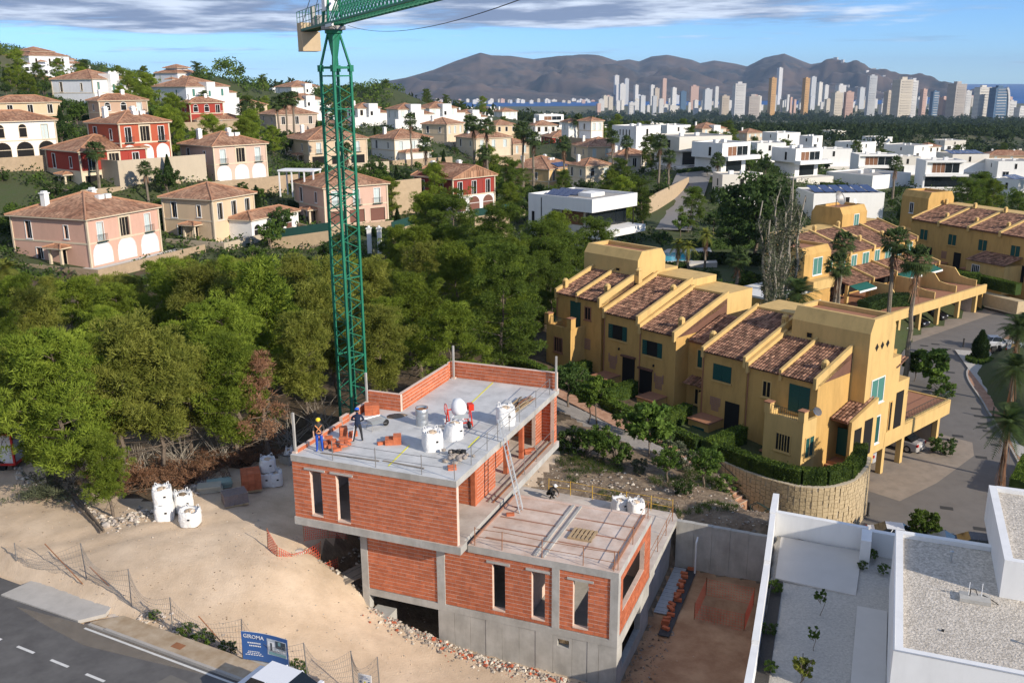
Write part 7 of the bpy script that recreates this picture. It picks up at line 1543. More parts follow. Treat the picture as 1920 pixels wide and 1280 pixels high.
# curved stone wall under the hedge of the end house, stair and path
m_yst=mat('yellow_stone',(.46,.36,.22),.9,.18,2.5,isl=.22,bump=.5,bscale=8);m_ymort=mat('pale_joint',(.56,.48,.36),.95,.1,4)
HC=[rq(-38.8,55.2),rq(-37.1,54.9),rq(-35.5,54.75),rq(-33.5,54.8),rq(-31.5,55.25),rq(-30.1,56.6),rq(-29.5,58.9),rq(-30.1,61.9),rq(-30.9,63.8)];HCp,_=smooth_line(HC,[1]*9,5)
tw_=thing('stone_wall','curved yellow stone wall under the clipped hedge of the end house','wall');core=MB();st_=MB();r2=random.Random(4)
zb_=lambda k:float(np.interp(k/(len(HCp)-1),[0,.3,.6,1],[.2,-1.6,-3.3,-3.7]))
for k in range(len(HCp)-1):
 A_,B_=HCp[k],HCp[k+1];d=(B_-A_).normalized();n_=Vector((d.y,-d.x,0));zt_=.55
 core.quad((*A_.xy,zb_(k)-.6),(*B_.xy,zb_(k+1)-.6),(*B_.xy,zt_),(*A_.xy,zt_));core.quad((*A_.xy,zt_),(*B_.xy,zt_),(B_.x-n_.x*.5,B_.y-n_.y*.5,zt_),(A_.x-n_.x*.5,A_.y-n_.y*.5,zt_))
core.build('wall_core',m_ymort,tw_)
tot=0;nst=0
for k in range(len(HCp)-1):
 A_,B_=HCp[k],HCp[k+1];l=(B_-A_).length;d=(B_-A_)/l;n_=Vector((d.y,-d.x,0));z=zb_(k)-.3
 while z<.5:
  hh=r2.uniform(.24,.36);x=r2.uniform(-.15,0)
  while x<l-.1:
   w=r2.uniform(.3,.55);P=A_+d*(max(x,0)+min(x+w,l))*.5;ww=min(x+w,l)-max(x,0)-.03
   if ww>.1:
    b=MB();b.box(-ww/2,ww/2,-.06-r2.uniform(0,.03),.04,0,min(hh-.03,.53-z));o=b.build('stone',m_yst,tw_,(P.x,P.y,z),math.atan2(d.y,d.x));nst+=1
   x+=w
  z+=hh
  # the path along the terrace gardens with steps down to the road
b=MB();PQ=[(-60,54.9),(-55,54.6),(-50,54.3),(-46,54.0),(-42,53.8),(-39.5,53.9)]
for(p0,q0),(p1,q1)in zip(PQ[:-1],PQ[1:]):
 Z=lambda p:float(np.clip(-.2+(-35-p)*.1,-.2,2.4))+.2;A_,B_=rq(p0,q0),rq(p1,q1);n_=(rq(0,1)-rq(0,0))*.75;b.quad((A_.x-n_.x,A_.y-n_.y,Z(p0)),(B_.x-n_.x,B_.y-n_.y,Z(p1)),(B_.x+n_.x,B_.y+n_.y,Z(p1)),(A_.x+n_.x,A_.y+n_.y,Z(p0)))
b.build('garden_path_red',m_red,kind='structure')
t_=thing('garden_stair','red tiled steps descending between the hedge wall and the earth bank','stairs',RO_,RYAW)
for k in range(10):MB().box(-39.4+k*.42,-38.98+k*.42,52.9,54.6,-3.4,.3-k*.2).box(-39.03+k*.42,-38.97+k*.42,52.9,54.6,.3-k*.2,.315-k*.2,1).build('step',[m_red,m_ymort],t_)
t_=thing('stair_railing','thin dark green handrail along the red steps','railing',RO_,RYAW);b=MB().path([(-39.6,54.75,.9),(-38.4,54.75,.7),(-35.4,54.75,-.7),(-35.3,54.75,-1.6)],.03)
for k in range(4):b.tube((-39.4+k*1.3,54.75,.85-k*.45),(-39.4+k*1.3,54.75,-.2-k*.5),.025)
b.build('handrail',m_railg,t_)
for k,(p_0,lab)in enumerate([(-34.6,'left bent steel rail on the lower stair'),(-33.4,'right bent steel rail on the lower stair')]):
 b=MB();P=rq(p_0,54.0,-2.2);b.path([P+Vector((0,0,-.8)),P+Vector((0,0,.7)),P+Vector((.4,-.2,1.0)),P+Vector((1.6,-.9,.5)),P+Vector((1.7,-1.0,-.8))],.03).path([P+Vector((.15,.1,-.8)),P+Vector((.15,.1,.6)),P+Vector((.5,-.05,.85)),P+Vector((1.5,-.7,.4))],.025);b.build('stair_rail',m_railg,None,label=lab,category='railing')
 # ---------------------------------------------------------------- city on the coast
m_tw={}
def tmat(c,k):
 key=('tower_%d'%k)
 if key in MATS:return MATS[key]
 m=mat(key,c,.8,.05,.02);t=m.node_tree;bs=[n_ for n_ in t.nodes if n_.type=='BSDF_PRINCIPLED'][0];src=bs.inputs['Base Color'].links[0].from_socket
 g_=t.nodes.new('ShaderNodeNewGeometry');sp_=t.nodes.new('ShaderNodeSeparateXYZ');t.links.new(g_.outputs['Position'],sp_.inputs[0])
 mm=t.nodes.new('ShaderNodeMath');mm.operation='FRACT';dv=t.nodes.new('ShaderNodeMath');dv.operation='DIVIDE';dv.inputs[1].default_value=3.3;t.links.new(sp_.outputs[2],dv.inputs[0]);t.links.new(dv.outputs[0],mm.inputs[0])
 gt=t.nodes.new('ShaderNodeMath');gt.operation='GREATER_THAN';gt.inputs[1].default_value=.55;t.links.new(mm.outputs[0],gt.inputs[0]);mxn=t.nodes.new('ShaderNodeMixRGB');mxn.inputs[2].default_value=(c[0]*.5,c[1]*.5,c[2]*.55,1);t.links.new(gt.outputs[0],mxn.inputs[0]);t.links.new(src,mxn.inputs[1]);t.links.new(mxn.outputs[0],bs.inputs['Base Color']);return m
TC=[(.66,.65,.62),(.55,.34,.15),(.52,.45,.36),(.60,.54,.44),(.55,.57,.58),(.58,.40,.33),(.10,.18,.28),(.70,.67,.60),(.42,.38,.34)]
CITY=[(1383,157,224,22,0,2700,'white balcony tower with dark stripes in the city'),(1445,147,219,13,1,2900,'left slim orange tower of the matching pair'),(1507,147,219,13,1,2900,'right slim orange tower of the matching pair'),(1408,181,224,26,8,2750,'brown grey slab between white and orange towers'),(1357,180,218,16,2,2850,'tan slab left of the white balcony tower'),
(1566,174,224,20,3,2650,'left half of the beige striped twin block'),(1588,173,224,16,5,2650,'right half of the beige striped twin block'),(1629,143,223,16,4,2800,'tall plain grey tower standing alone'),(1662,172,225,17,2,2700,'beige slab left of the big ribbed tower'),(1686,150,225,34,3,2600,'big ribbed cream tower, largest on the right'),(1707,152,224,14,0,2700,'white edge tower behind the big ribbed one'),
(1727,168,222,12,5,2900,'pink crowned tower right of the big ribbed one'),(1748,172,222,14,6,2850,'dark blue glass tower between pink and beige'),(1766,183,223,17,5,2800,'low pinkish block beside the dark glass tower'),(1788,158,223,32,8,2700,'wide grey brown tower with two heights'),(1809,171,223,12,0,2750,'white strip tower behind the grey brown one'),(1836,164,226,26,7,2500,'cream tower left of the blue arched one'),(1866,165,228,30,6,2450,'blue glass tower with a curved white rib'),(1892,190,229,16,0,2500,'white stepped block right of the blue tower'),(1911,202,230,22,0,2450,'low white block at the right picture edge'),
(1155,142,192,9,0,4300,'tallest white tower of the left city cluster'),(1166,158,193,12,0,4200,'white slab right of the tallest left tower'),(1174,148,194,8,4,4250,'slim pointed grey tower in the left cluster'),(1192,160,196,8,0,4200,'white post-like tower right of the left cluster'),(1244,148,200,8,5,4000,'slim pink tower standing apart left of centre'),(1222,160,198,8,0,4100,'white tower left of the slim pink one'),(1230,166,200,10,2,4000,'tan block beside the slim pink tower'),(1458,128,202,10,0,4300,'very tall white tower behind the orange pair'),(1521,145,200,11,4,4100,'grey tower right of the orange pair'),(1534,155,202,10,7,4000,'pale tower right of the grey one'),(1546,160,203,9,0,3900,'white tower near the striped twin block'),(1573,160,204,18,0,3600,'white tower rising behind the striped twin block'),(1612,165,206,12,4,3500,'grey block left of the lone tall tower'),(1300,162,204,16,5,3500,'pinkish slab in the middle of the city'),(1325,168,208,16,4,3300,'grey slab right of the pinkish one'),(1342,163,206,7,0,3800,'slim white tower above the low roofs'),(1280,172,206,11,6,3400,'bluish block left of the pinkish slab'),(1262,165,202,10,0,3700,'white block left of the bluish one'),(1148,178,200,10,8,4300,'brown block at the left end of the cluster')]
def block(label,x,yt,yb,w,k,D_,group):
 P=atd(x,yb,D_);Pt=atd(x,yt,D_);zb=min(P.z,-80.);hgt_=Pt.z-zb;wm_=w*D_/F;dm=max(wm_*.8,14);t_=thing('city_tower',label,'tower',(P.x,P.y,zb),R(random.uniform(8,34)),group);rz_=t_.rotation_euler[2];wx=wm_*.95;dy=wx*.6
 b=MB().box(-wx/2,wx/2,-dy/2,dy/2,0,hgt_);b.build('shaft',tmat(TC[k],k),t_)
 c=MB();c.box(-wx/5,wx/5,-dy/5,dy/5,hgt_,hgt_+wx*.16).box(-wx/2-.4,wx/2+.4,-dy/2-.4,dy/2+.4,hgt_-1.5,hgt_+.6);c.build('roof_storey',tmat(TC[k],k),t_)
 if D_<3000 and w>11:
  c=MB();n_=int(hgt_/7)
  for j in range(n_):c.box(-wx*.36,wx*.36,-dy/2-1.6,-dy/2-.01,j*7+3,j*7+4.4);c.box(wx/2+.01,wx/2+1.4,-dy*.3,dy*.3,j*7+3,j*7+4.4)
  c.build('balconies',tmat(TC[0 if k in(0,6)else k],0 if k in(0,6)else k),t_)
 return t_,wx,dy,hgt_
for x,yt,yb,w,k,D_,lab in CITY:
 t_,wx,dy,hg=block(lab,x,yt,yb,w,k,D_,'towers of the coastal city')
 if 'curved' in lab:
  b=MB();pr=[(wx/2+14*math.cos(a_*math.pi/18),hg*math.sin(a_*math.pi/18))for a_ in range(10)]
  for(a0,z0),(a1,z1)in zip(pr[:-1],pr[1:]):b.tube((a0-8,-dy/2,z0),(a1-8,-dy/2,z1),4,n=4)
  b.build('curved_rib',tmat(TC[0],0),t_)
r2=random.Random(21)
for k in range(250):
 x=r2.uniform(1120,1900)if k<210 else r2.uniform(770,1120)
 if k<210:D_=r2.uniform(2900,4600);yt=r2.uniform(178,206);w=r2.uniform(4,12)
 else:D_=r2.uniform(4700,5150);yt=r2.uniform(185.5,189.5);w=r2.uniform(4,11)
 c_=r2.choice([0,0,0,7,5,3,4])
 block('low %s block among the city roofs'%['white','orange','beige','cream','grey','pink','blue','pale','brown'][c_]if k<210 else 'far low %s building on the coastal plain'%['white','orange','beige','cream','grey','pink','blue','pale','brown'][c_],x,yt,205,w,c_,D_,'low blocks of the coastal city, %s'%c_)
ci=np.where((px>1540)&(px<1690))[0]
for k in range(30):
 i,j=int(r2.choice(list(ci))),r2.randrange(24,50);MB().box(-14,14,-8,8,-25,r2.uniform(4,10)).build('hill_house',tmat(TC[0],0),None,(MX[j,i],MY[j,i],MZ[j,i]+3),r2.uniform(0,3),label='tiny pale house on the headland slope',category='house',group='pale houses on the headland')
 # ---------------------------------------------------------------- vegetation
def leafmat(n,a,b,tr=.38,objr=.24,isl=.25):return mat(n,a,.7,.22,.9,isl=isl,objr=objr,col2=b,transl=tr,spec=.2)
m_needle=leafmat('pine_needles',(.15,.215,.022),(.26,.325,.042));m_needle2=leafmat('olive_pine_needles',(.18,.21,.032),(.29,.30,.06));m_dneedle=leafmat('dark_pine_needles',(.09,.14,.02),(.15,.21,.033))
m_leaf=leafmat('broad_leaves',(.065,.12,.02),(.12,.185,.03));m_dleaf=leafmat('dark_leaves',(.035,.07,.016),(.07,.115,.026));m_hedge=leafmat('hedge_leaves',(.065,.115,.016),(.13,.19,.025));m_palmleaf=leafmat('palm_leaves',(.045,.08,.022),(.085,.12,.035));m_ylw_leaf=leafmat('yellow_green_leaves',(.16,.19,.03),(.25,.26,.05));m_brown=leafmat('dead_needles',(.26,.13,.07),(.34,.20,.12));m_cyp=leafmat('cypress_leaves',(.022,.045,.012),(.045,.075,.02));m_olive=leafmat('grey_green_leaves',(.10,.12,.07),(.16,.175,.10))
m_bark=mat('grey_bark',(.16,.125,.095),.95,.25,3,bump=.5,bscale=10);m_palmbark=mat('palm_bark',(.20,.165,.125),.95,.3,4,bump=.6,bscale=9);m_pale_bark=mat('pale_bark',(.36,.32,.26),.95,.2,4)
def unit(n,g):v=g.normal(0,1,(n,3));return v/np.linalg.norm(v,axis=1,keepdims=True)
def tufts(C,Rr,per,ln,wd,g,up=.35,shell=.55,flat=.8):
 """needle or leaf tufts standing out of clumps: two crossed blades each"""
 C=np.repeat(C,per,0);Rr=np.repeat(Rr,per);n=len(C);d=unit(n,g);d[:,2]=np.where(d[:,2]<-.3,-d[:,2],d[:,2]);d*=np.array([1,1,flat]);P=C+d*(Rr*(shell+(1-shell)*g.random(n)))[:,None]
 a=d+unit(n,g)*.55+np.array([0,0,up]);a/=np.linalg.norm(a,axis=1,keepdims=True);s_=np.cross(a,unit(n,g));s_/=np.linalg.norm(s_,axis=1,keepdims=True)+1e-9;s2=np.cross(a,s_);L_=(ln*(.6+.8*g.random(n)))[:,None];w=(wd*(.7+.6*g.random(n)))[:,None]
 T1=np.stack([P-s_*w,P+s_*w,P+a*L_],1);T2=np.stack([P+a*L_*.15-s2*w,P+a*L_*.15+s2*w,P+a*L_*1.05],1);return np.concatenate([T1,T2])
def leaves(C,Rr,per,sz,g,flat=.85,shell=.5,asp=.55):
 C=np.repeat(C,per,0);Rr=np.repeat(Rr,per);n=len(C);d=unit(n,g)*np.array([1,1,flat]);P=C+d*(Rr*(shell+(1-shell)*g.random(n)))[:,None];a=unit(n,g);b=np.cross(a,d+.3*unit(n,g));b/=np.linalg.norm(b,axis=1,keepdims=True)+1e-9;s_=(sz*(.6+.8*g.random(n)))[:,None]
 return np.concatenate([np.stack([P-a*s_,P+b*s_*asp,P+a*s_],1),np.stack([P+a*s_,P-b*s_*asp,P-a*s_],1)])
def branchy(mb,base,tip,r0,r1,g,n=5,wob=.12,m=0):
 base,tip=Vector(base),Vector(tip);pts=[base]
 for k in range(1,n+1):
  t=k/n;P=base.lerp(tip,t)
  if k<n:P+=Vector((g.normal(0,wob),g.normal(0,wob),0))
  pts.append(P)
 for k in range(n):mb.tube(pts[k],pts[k+1],r0+(r1-r0)*k/n,r0+(r1-r0)*(k+1)/n,n=6,m=m,cap=False)
 return pts
def make_pine(seed,h=8.5,r=2.5,leafm=m_needle,nclump=210,per=84,start=.2,conic=.42,ln=.21,wd=.025,bare=True):
 g=np.random.default_rng(seed);tb=MB();pts=branchy(tb,(0,0,-.6),(g.normal(0,.4),g.normal(0,.4),h*.93),.17,.03,g,7,.14);C=[];Rr=[]
 def axis_(z):k=min(max((z+.6)/(h*.93+.6),0),1)*7;i=min(int(k),6);return pts[i].lerp(pts[i+1],k-i)
 nb=26
 for i in range(nb):
  t=start+(1-start)*(i+g.random())/nb;z=h*t*.95;k=(t-start)/(1-start);rr=r*((1-k)**conic*.9+.1)*min(1,.45+k*2.2)*g.uniform(.65,1.12);a=i*2.4+g.normal(0,.4);A_=axis_(z);B_=A_+Vector((math.cos(a)*rr,math.sin(a)*rr,rr*(.15+.4*k)+g.normal(0,.15)))
  tb.tube(A_,B_,.055*(1-k*.6),.014,n=5,cap=False)
  for q in range(max(2,int(nclump/nb))):
   f_=g.uniform(.42,1.04);P=A_.lerp(B_,f_);sp=.25+.3*f_;C.append((P.x+g.normal(0,sp),P.y+g.normal(0,sp),P.z+g.normal(.1,.22)));Rr.append(g.uniform(.3,.6))
 for q in range(8):P=axis_(h*g.uniform(.86,1));C.append((P.x+g.normal(0,.3),P.y+g.normal(0,.3),P.z+g.normal(.1,.2)));Rr.append(g.uniform(.3,.5))
 if bare:
  for i in range(26):z=h*g.uniform(.06,start+.16);a=g.uniform(0,6.3);A_=axis_(z);l=g.uniform(.6,2.2);tb.tube(A_,A_+Vector((math.cos(a)*l,math.sin(a)*l,g.uniform(-.3,.5))),.03,.008,n=4,cap=False)
 T=np.concatenate([tufts(np.array(C),np.array(Rr),per,ln,wd,g),leaves(np.array(C),np.array(Rr),46,.13,g,shell=.72,asp=.17)]);return tb.mesh('pine_trunk',m_bark),trimesh('pine_crown',T,leafm)
def make_broad(seed,h=5,r=2.2,leafm=m_leaf,ncl=60,per=46,sz=.14,flat=.8,base=.3,trunk=.14):
 g=np.random.default_rng(seed);tb=MB();branchy(tb,(0,0,-.5),(g.normal(0,.1),g.normal(0,.1),h*.55),trunk,trunk*.5,g,4,.06);C=[];Rr=[]
 for i in range(7):a=i*.9+g.normal(0,.2);tb.tube((0,0,h*(base*.8+.04*i)),(math.cos(a)*r*.7,math.sin(a)*r*.7,h*g.uniform(.5,.85)),trunk*.45,.02,n=5,cap=False)
 d=unit(ncl,g);rad=g.uniform(.45,.92,ncl);P=d*rad[:,None]*np.array([r,r,h*(1-base)/2])+np.array([0,0,h*(base+(1-base)/2)]);T=leaves(P,g.uniform(.24,.42,ncl)*r*.62,per,sz,g,flat);return tb.mesh('tree_trunk',m_bark),trimesh('tree_crown',T,leafm)
def make_cyp(seed,h=4.5,r=.55,leafm=m_cyp,n=2600):
 g=np.random.default_rng(seed);z=g.random(n)**.9;rr=r*np.minimum(1,(1-z)*2.2)*np.minimum(1,.55+z*3)*g.uniform(.75,1.08,n);a=g.uniform(0,6.283,n);P=np.stack([np.cos(a)*rr,np.sin(a)*rr,z*h],1);d=np.stack([np.cos(a)*.5,np.sin(a)*.5,np.ones(n)],1);d/=np.linalg.norm(d,axis=1,keepdims=True);s_=np.cross(d,unit(n,g));s_/=np.linalg.norm(s_,axis=1,keepdims=True);l=(.22*g.uniform(.6,1.3,n))[:,None];T=np.stack([P-s_*.06,P+s_*.06,P+d*l],1)
 tb=MB();tb.tube((0,0,-.5),(0,0,h*.7),.08,.03);core=MB();core.lathe([(r*.5,.05),(r*.82,h*.2),(r*.75,h*.5),(r*.4,h*.78),(0,h*.96)],10)
 return tb.mesh('cypress_trunk',m_bark),trimesh('cypress_crown',T,leafm),core.mesh('cypress_core',m_cyp)
def make_palm(seed,h=8,nf=46,fl=1.5,leafm=m_palmleaf,fan=True,droop=.6):
 g=np.random.default_rng(seed);tb=MB();pts=branchy(tb,(0,0,-.5),(g.normal(0,.15),g.normal(0,.15),h),.24,.15,g,8,.05);top=pts[-1];sk=MB()
 for i in range(50):a=g.uniform(0,6.28);z=h-g.uniform(.1,1.5);tb.tube((top.x+math.cos(a)*.16,top.y+math.sin(a)*.16,z),(top.x+math.cos(a)*g.uniform(.35,.6),top.y+math.sin(a)*g.uniform(.35,.6),z-g.uniform(.4,.9)),.035,.01,n=3,cap=False,m=1)
 fr_=[]
 for i in range(nf):
  el=R(78-125*(i/nf))+g.normal(0,.1);az=i*2.399+g.normal(0,.15);T=[];d0=Vector((math.cos(az)*math.cos(el),math.sin(az)*math.cos(el),math.sin(el)));side_=Vector((-math.sin(az),math.cos(az),0));P0=Vector(top)+Vector((0,0,.1));n_=7;prev=P0;L_=fl*g.uniform(.85,1.15)
  if fan:
   hub=P0+d0*L_*.5;T.append([P0-side_*.025,P0+side_*.025,hub])
   for k in range(13):
    b_=(k-6)*.21;q=(d0*math.cos(b_)+side_*math.sin(b_));tip=hub+q*L_*.62*(1-.25*abs(b_))+Vector((0,0,-droop*.35*(1+abs(b_))));sd2=q.cross(Vector((0,0,1)));sd2=sd2.normalized()if sd2.length>.01 else side_;mid=hub+q*L_*.38;T+=[[hub,mid-sd2*.06,mid+sd2*.06],[mid-sd2*.06,tip,mid+sd2*.06]]
  else:
   for k in range(12):
    t=(k+1)/12;P=P0+d0*L_*t+Vector((0,0,-droop*L_*t*t*.75));ll=L_*.26*math.sin(math.pi*(.15+.8*t));T.append([prev-side_*.03,prev+side_*.03,P])
    for s_ in(-1,1):
     for e in(0,.5):Q_=prev.lerp(P,e);tip=Q_+side_*s_*ll+(P-prev).normalized()*ll*.6+Vector((0,0,-.12*ll));w=(P-prev).normalized()*.045;T.append([Q_-w,Q_+w,tip])
    prev=P
  fr_.append(T)
 return tb.mesh('palm_trunk',[m_palmbark,m_brown]),[trimesh('frond',[[tuple(v)for v in t]for t in T],leafm)for T in fr_]
KINDS={}
def kind(name,maker,**k):KINDS[name]=maker(**k)
for i in range(5):kind('pine%d'%i,make_pine,seed=100+i,leafm=[m_needle,m_needle2,m_needle,m_needle2,m_needle][i],r=[2.7,2.5,3.0,2.6,2.4][i],conic=[.55,.75,.5,.65,.9][i],start=[.2,.3,.18,.3,.24][i])
for i in range(3):kind('dpine%d'%i,make_pine,seed=200+i,leafm=m_dneedle if i else m_needle,h=9.5,r=3.2,nclump=240,conic=.35,start=.15)
kind('deadpine',make_pine,seed=300,leafm=m_brown,h=7,r=1.3,nclump=70,per=26,start=.25,conic=.6)
for i in range(3):kind('broad%d'%i,make_broad,seed=400+i,leafm=[m_leaf,m_dleaf,m_leaf][i]);kind('bush%d'%i,make_broad,seed=420+i,leafm=[m_leaf,m_dleaf,m_olive][i],h=1.6,r=1.0,ncl=30,per=40,sz=.085,base=.06,trunk=.04)
kind('round',make_broad,seed=440,leafm=m_dleaf,h=5.5,r=2.9,ncl=110,per=60,sz=.13,base=.32,flat=.6);kind('lush',make_broad,seed=441,leafm=m_hedge,h=4,r=1.7,ncl=70,per=60,sz=.13,base=.2);kind('yellow',make_broad,seed=442,leafm=m_ylw_leaf,h=1.6,r=.55,ncl=26,per=40,sz=.08,base=.1,trunk=.03);kind('lemon',make_broad,seed=443,leafm=m_hedge,h=3.2,r=1.25,ncl=60,per=60,sz=.10,base=.45,flat=.6,trunk=.06)
kind('sapling',make_broad,seed=444,leafm=m_leaf,h=1.25,r=.32,ncl=14,per=26,sz=.06,base=.5,trunk=.018);kind('ficus',make_broad,seed=445,leafm=m_leaf,h=4.2,r=1.7,ncl=46,per=46,sz=.22,base=.25,trunk=.06)
for i in range(2):kind('cyp%d'%i,make_cyp,seed=500+i)
for i in range(3):kind('fan%d'%i,make_palm,seed=600+i,h=[8.5,6.5,5][i])
kind('date',make_palm,seed=610,h=1.6,nf=44,fl=2.9,fan=False,droop=.7);kind('datey',make_palm,seed=611,h=3.6,nf=22,fl=1.9,fan=False,leafm=m_ylw_leaf,droop=.8);kind('date2',make_palm,seed=612,h=3.0,nf=46,fl=3.0,fan=False,droop=.6)
def bare_poplar(seed,h=9.5):
 g=np.random.default_rng(seed);tb=MB();C=[]
 for s_ in range(4):
  a=s_*1.6;tip=(math.cos(a)*.7,math.sin(a)*.7,h*g.uniform(.75,1));pts=branchy(tb,(math.cos(a)*.12,math.sin(a)*.12,-.5),tip,.12,.03,g,7,.1)
  for k in range(26):t=g.uniform(.25,1);i=min(int(t*7),6);A_=pts[i].lerp(pts[i+1],t*7-i);b_=g.uniform(0,6.28);l=g.uniform(.5,1.4)*(1.1-t*.5);B_=A_+Vector((math.cos(b_)*l*.4,math.sin(b_)*l*.4,l));tb.tube(A_,B_,.03,.012,n=4,cap=False);C+=[A_.lerp(B_,q)for q in(.5,.8,1)]
 T=leaves(np.array([tuple(c)for c in C]),np.full(len(C),.26),12,.07,g);return tb.mesh('poplar_trunk',m_pale_bark),trimesh('poplar_crown',T,m_olive)
kind('poplar',bare_poplar,seed=700)
PARTS={'pine':('trunk','crown')}
def plant(k,label,P,s=1.,rz=None,name=None,cat='tree',group=None,sz=None):
 K=KINDS[k];rz=random.uniform(0,6.28)if rz is None else rz;nm=name or('pine_tree' if 'pine' in k else 'palm_tree' if k[:3]in('fan','dat')else 'cypress' if k[:3]=='cyp' else 'shrub' if k[:4]in('bush','yell')else 'garden_tree')
 t_=thing(nm,label,cat,P,rz,group);t_.scale=(s,s,s*(sz or 1));put('trunk',K[0],t_)
 if isinstance(K[1],list):
  for f_ in K[1]:put('frond',f_,t_)
 else:put('crown',K[1],t_)
 if len(K)>2:put('crown_core',K[2],t_)
 return t_
def gpt(x,y,z=3.):P=at(x,y,z);
def on_ground(x,y):return Vector((x,y,gz(x,y)))
def px_ground(x,y,it=6,z=3.):
 for _ in range(it):P=at(x,y,z);z=.5*z+.5*gz(P.x,P.y)
 return Vector((P.x,P.y,gz(P.x,P.y)))
 # front edge of the wood: individual pines
FRONT=[(165,935,'pine2',1.12,'broad bright pine at the left front of the wood'),(95,905,'pine0',.98,'bushy pine overhanging the white truck body'),(232,905,'pine1',1.1,'olive-toned pine behind the leftmost stones'),(212,968,'pine4',.55,'small drooping pine above the stone edge'),(300,890,'pine3',1.0,'thin olive pine behind the white bulk bags'),(445,868,'pine0',.92,'pine with a bare lower trunk above the wrapped pallet'),(360,862,'pine1',.85,'sparse pine between the bags and the bare-trunked one'),(575,800,'pine3',.95,'thin pine left of the crane foot'),(725,735,'pine4',.9,'slender pine just right of the crane foot'),(790,705,'pine0',1.05,'pine behind the low return wall'),(870,672,'pine2',1.3,'largest pine behind the rear parapet'),(20,880,'pine1',.9,'pine at the left picture edge behind the truck body')]
occ=[]
for x,y,k,s_,lab in FRONT:P=px_ground(x,y,z=5.);plant(k,lab,P,s_*1.0);occ.append((P.x,P.y))
P=px_ground(507,865,z=5.);plant('deadpine','dead pinkish brown pine left of the crane',P,1.0);occ.append((P.x,P.y))
POLY=[(-75,58),(-48,58),(-38,62),(-27,60),(-20,58),(-16,60),(-13.5,64),(-8,66),(-4,68),(0,74),(1,84),(5,100),(6,120),(0,140),(-10,140),(-18,125),(-30,116),(-42,110),(-54,104),(-66,100),(-80,96)]
def inpoly(x,y,P=POLY):
 c=False;j=len(P)-1
 for i in range(len(P)):
  if(P[i][1]>y)!=(P[j][1]>y)and x<(P[j][0]-P[i][0])*(y-P[i][1])/(P[j][1]-P[i][1])+P[i][0]:c=not c
  j=i
 return c
g=random.Random(9);n_=0;tries=0
while n_<112 and tries<9000:
 tries+=1;x,y=g.uniform(-80,8),g.uniform(56,142)
 if not inpoly(x,y):continue
 dm=4.1+.014*(y-55)
 if any((x-a)**2+(y-b)**2<dm*dm for a,b in occ):continue
 if(x+10.97)**2+(y-61.65)**2<9:continue
 # keep the sight line to the villas behind open where the photograph shows them
 z0=gz(x,y);hmax=12.;pxx=960+F*x/math.hypot(y,1)
 if pxx<320:lim=500
 elif pxx<560:lim=468
 elif pxx<740:lim=470
 elif pxx<960:lim=405
 else:lim=430
 ztop=CZ-(lim-152+12)/F*y;hmax=min(hmax,ztop-z0)
 if hmax<3.2:continue
 k=g.choice(['pine0','pine1','pine2','pine3','pine4'])if x<-6 else g.choice(['pine0','pine2','dpine0','dpine1','dpine2'])
 hk=8.5 if k[0]=='p' else 9.5;s_=min(g.uniform(.7,1.3),hmax/hk);occ.append((x,y));n_+=1
 reg='left of the crane mast' if pxx<620 else 'right of the crane mast';tone={'pine0':'bright green','pine2':'broad green','pine1':'olive green','pine3':'sparse olive','pine4':'slender green'}.get(k,'dark full')
 lab='%s pine %s in the dense wood %s'%(tone,'at the back' if y>95 else 'in the middle' if y>75 else 'near the front',reg);plant(k,lab,on_ground(x,y),s_,group=lab)
 # tall pines before the modern house
for x,y,D_,k,s_,lab in[(800,480,128,'dpine0',1.15,'dense dark pine left of the modern house'),(860,478,125,'dpine1',1.2,'big dark pine in front of the dark red villa'),(925,500,118,'dpine2',1.2,'dark pine before the left end of the modern house'),(1040,520,122,'dpine0',1.1,'dark pine under the cantilever roof'),(1110,500,126,'dpine1',1.0,'dark pine at the cantilever corner'),(1000,560,112,'dpine2',1.1,'dark pine behind the far ochre tower'),(960,590,104,'dpine0',1.0,'shaded pine left of the far ochre tower'),(1070,545,116,'dpine1',.95,'dark pine behind the ochre tower roof'),(990,640,96,'dpine2',.9,'shaded pine left of the balcony bay house'),(1165,400,172,'dpine0',.95,'dark pine right of the cantilever roof'),(1205,405,175,'dpine1',.9,'round pine beside the villa street'),(1145,375,190,'dpine0',.8,'dark round pine behind the cantilever roof'),(1420,420,150,'round',2.6,'big round stone pine before the pale corner house'),(1385,432,148,'round',1.5,'smaller stone pine left of the big round one'),(1600,412,152,'dpine0',.85,'feathery pine before the solar-roofed house'),(1570,410,158,'dpine2',.75,'pine left of the feathery one'),(1830,365,205,'dpine1',1.0,'leafy tree between white houses on the right'),(1860,372,200,'dpine0',.9,'leafy tree behind the far terrace roofs')]:
 P=atd(x,y,D_);P.z=min(P.z,gz(P.x,P.y)+.5);plant(k,lab,P,s_)
P=px_ground(965,668,z=2.5);plant('lush','bright leafy tree behind the rear parapet',P,1.15);P=px_ground(925,690,z=3);plant('lush','smaller leafy tree left of the bright one',P,.8)
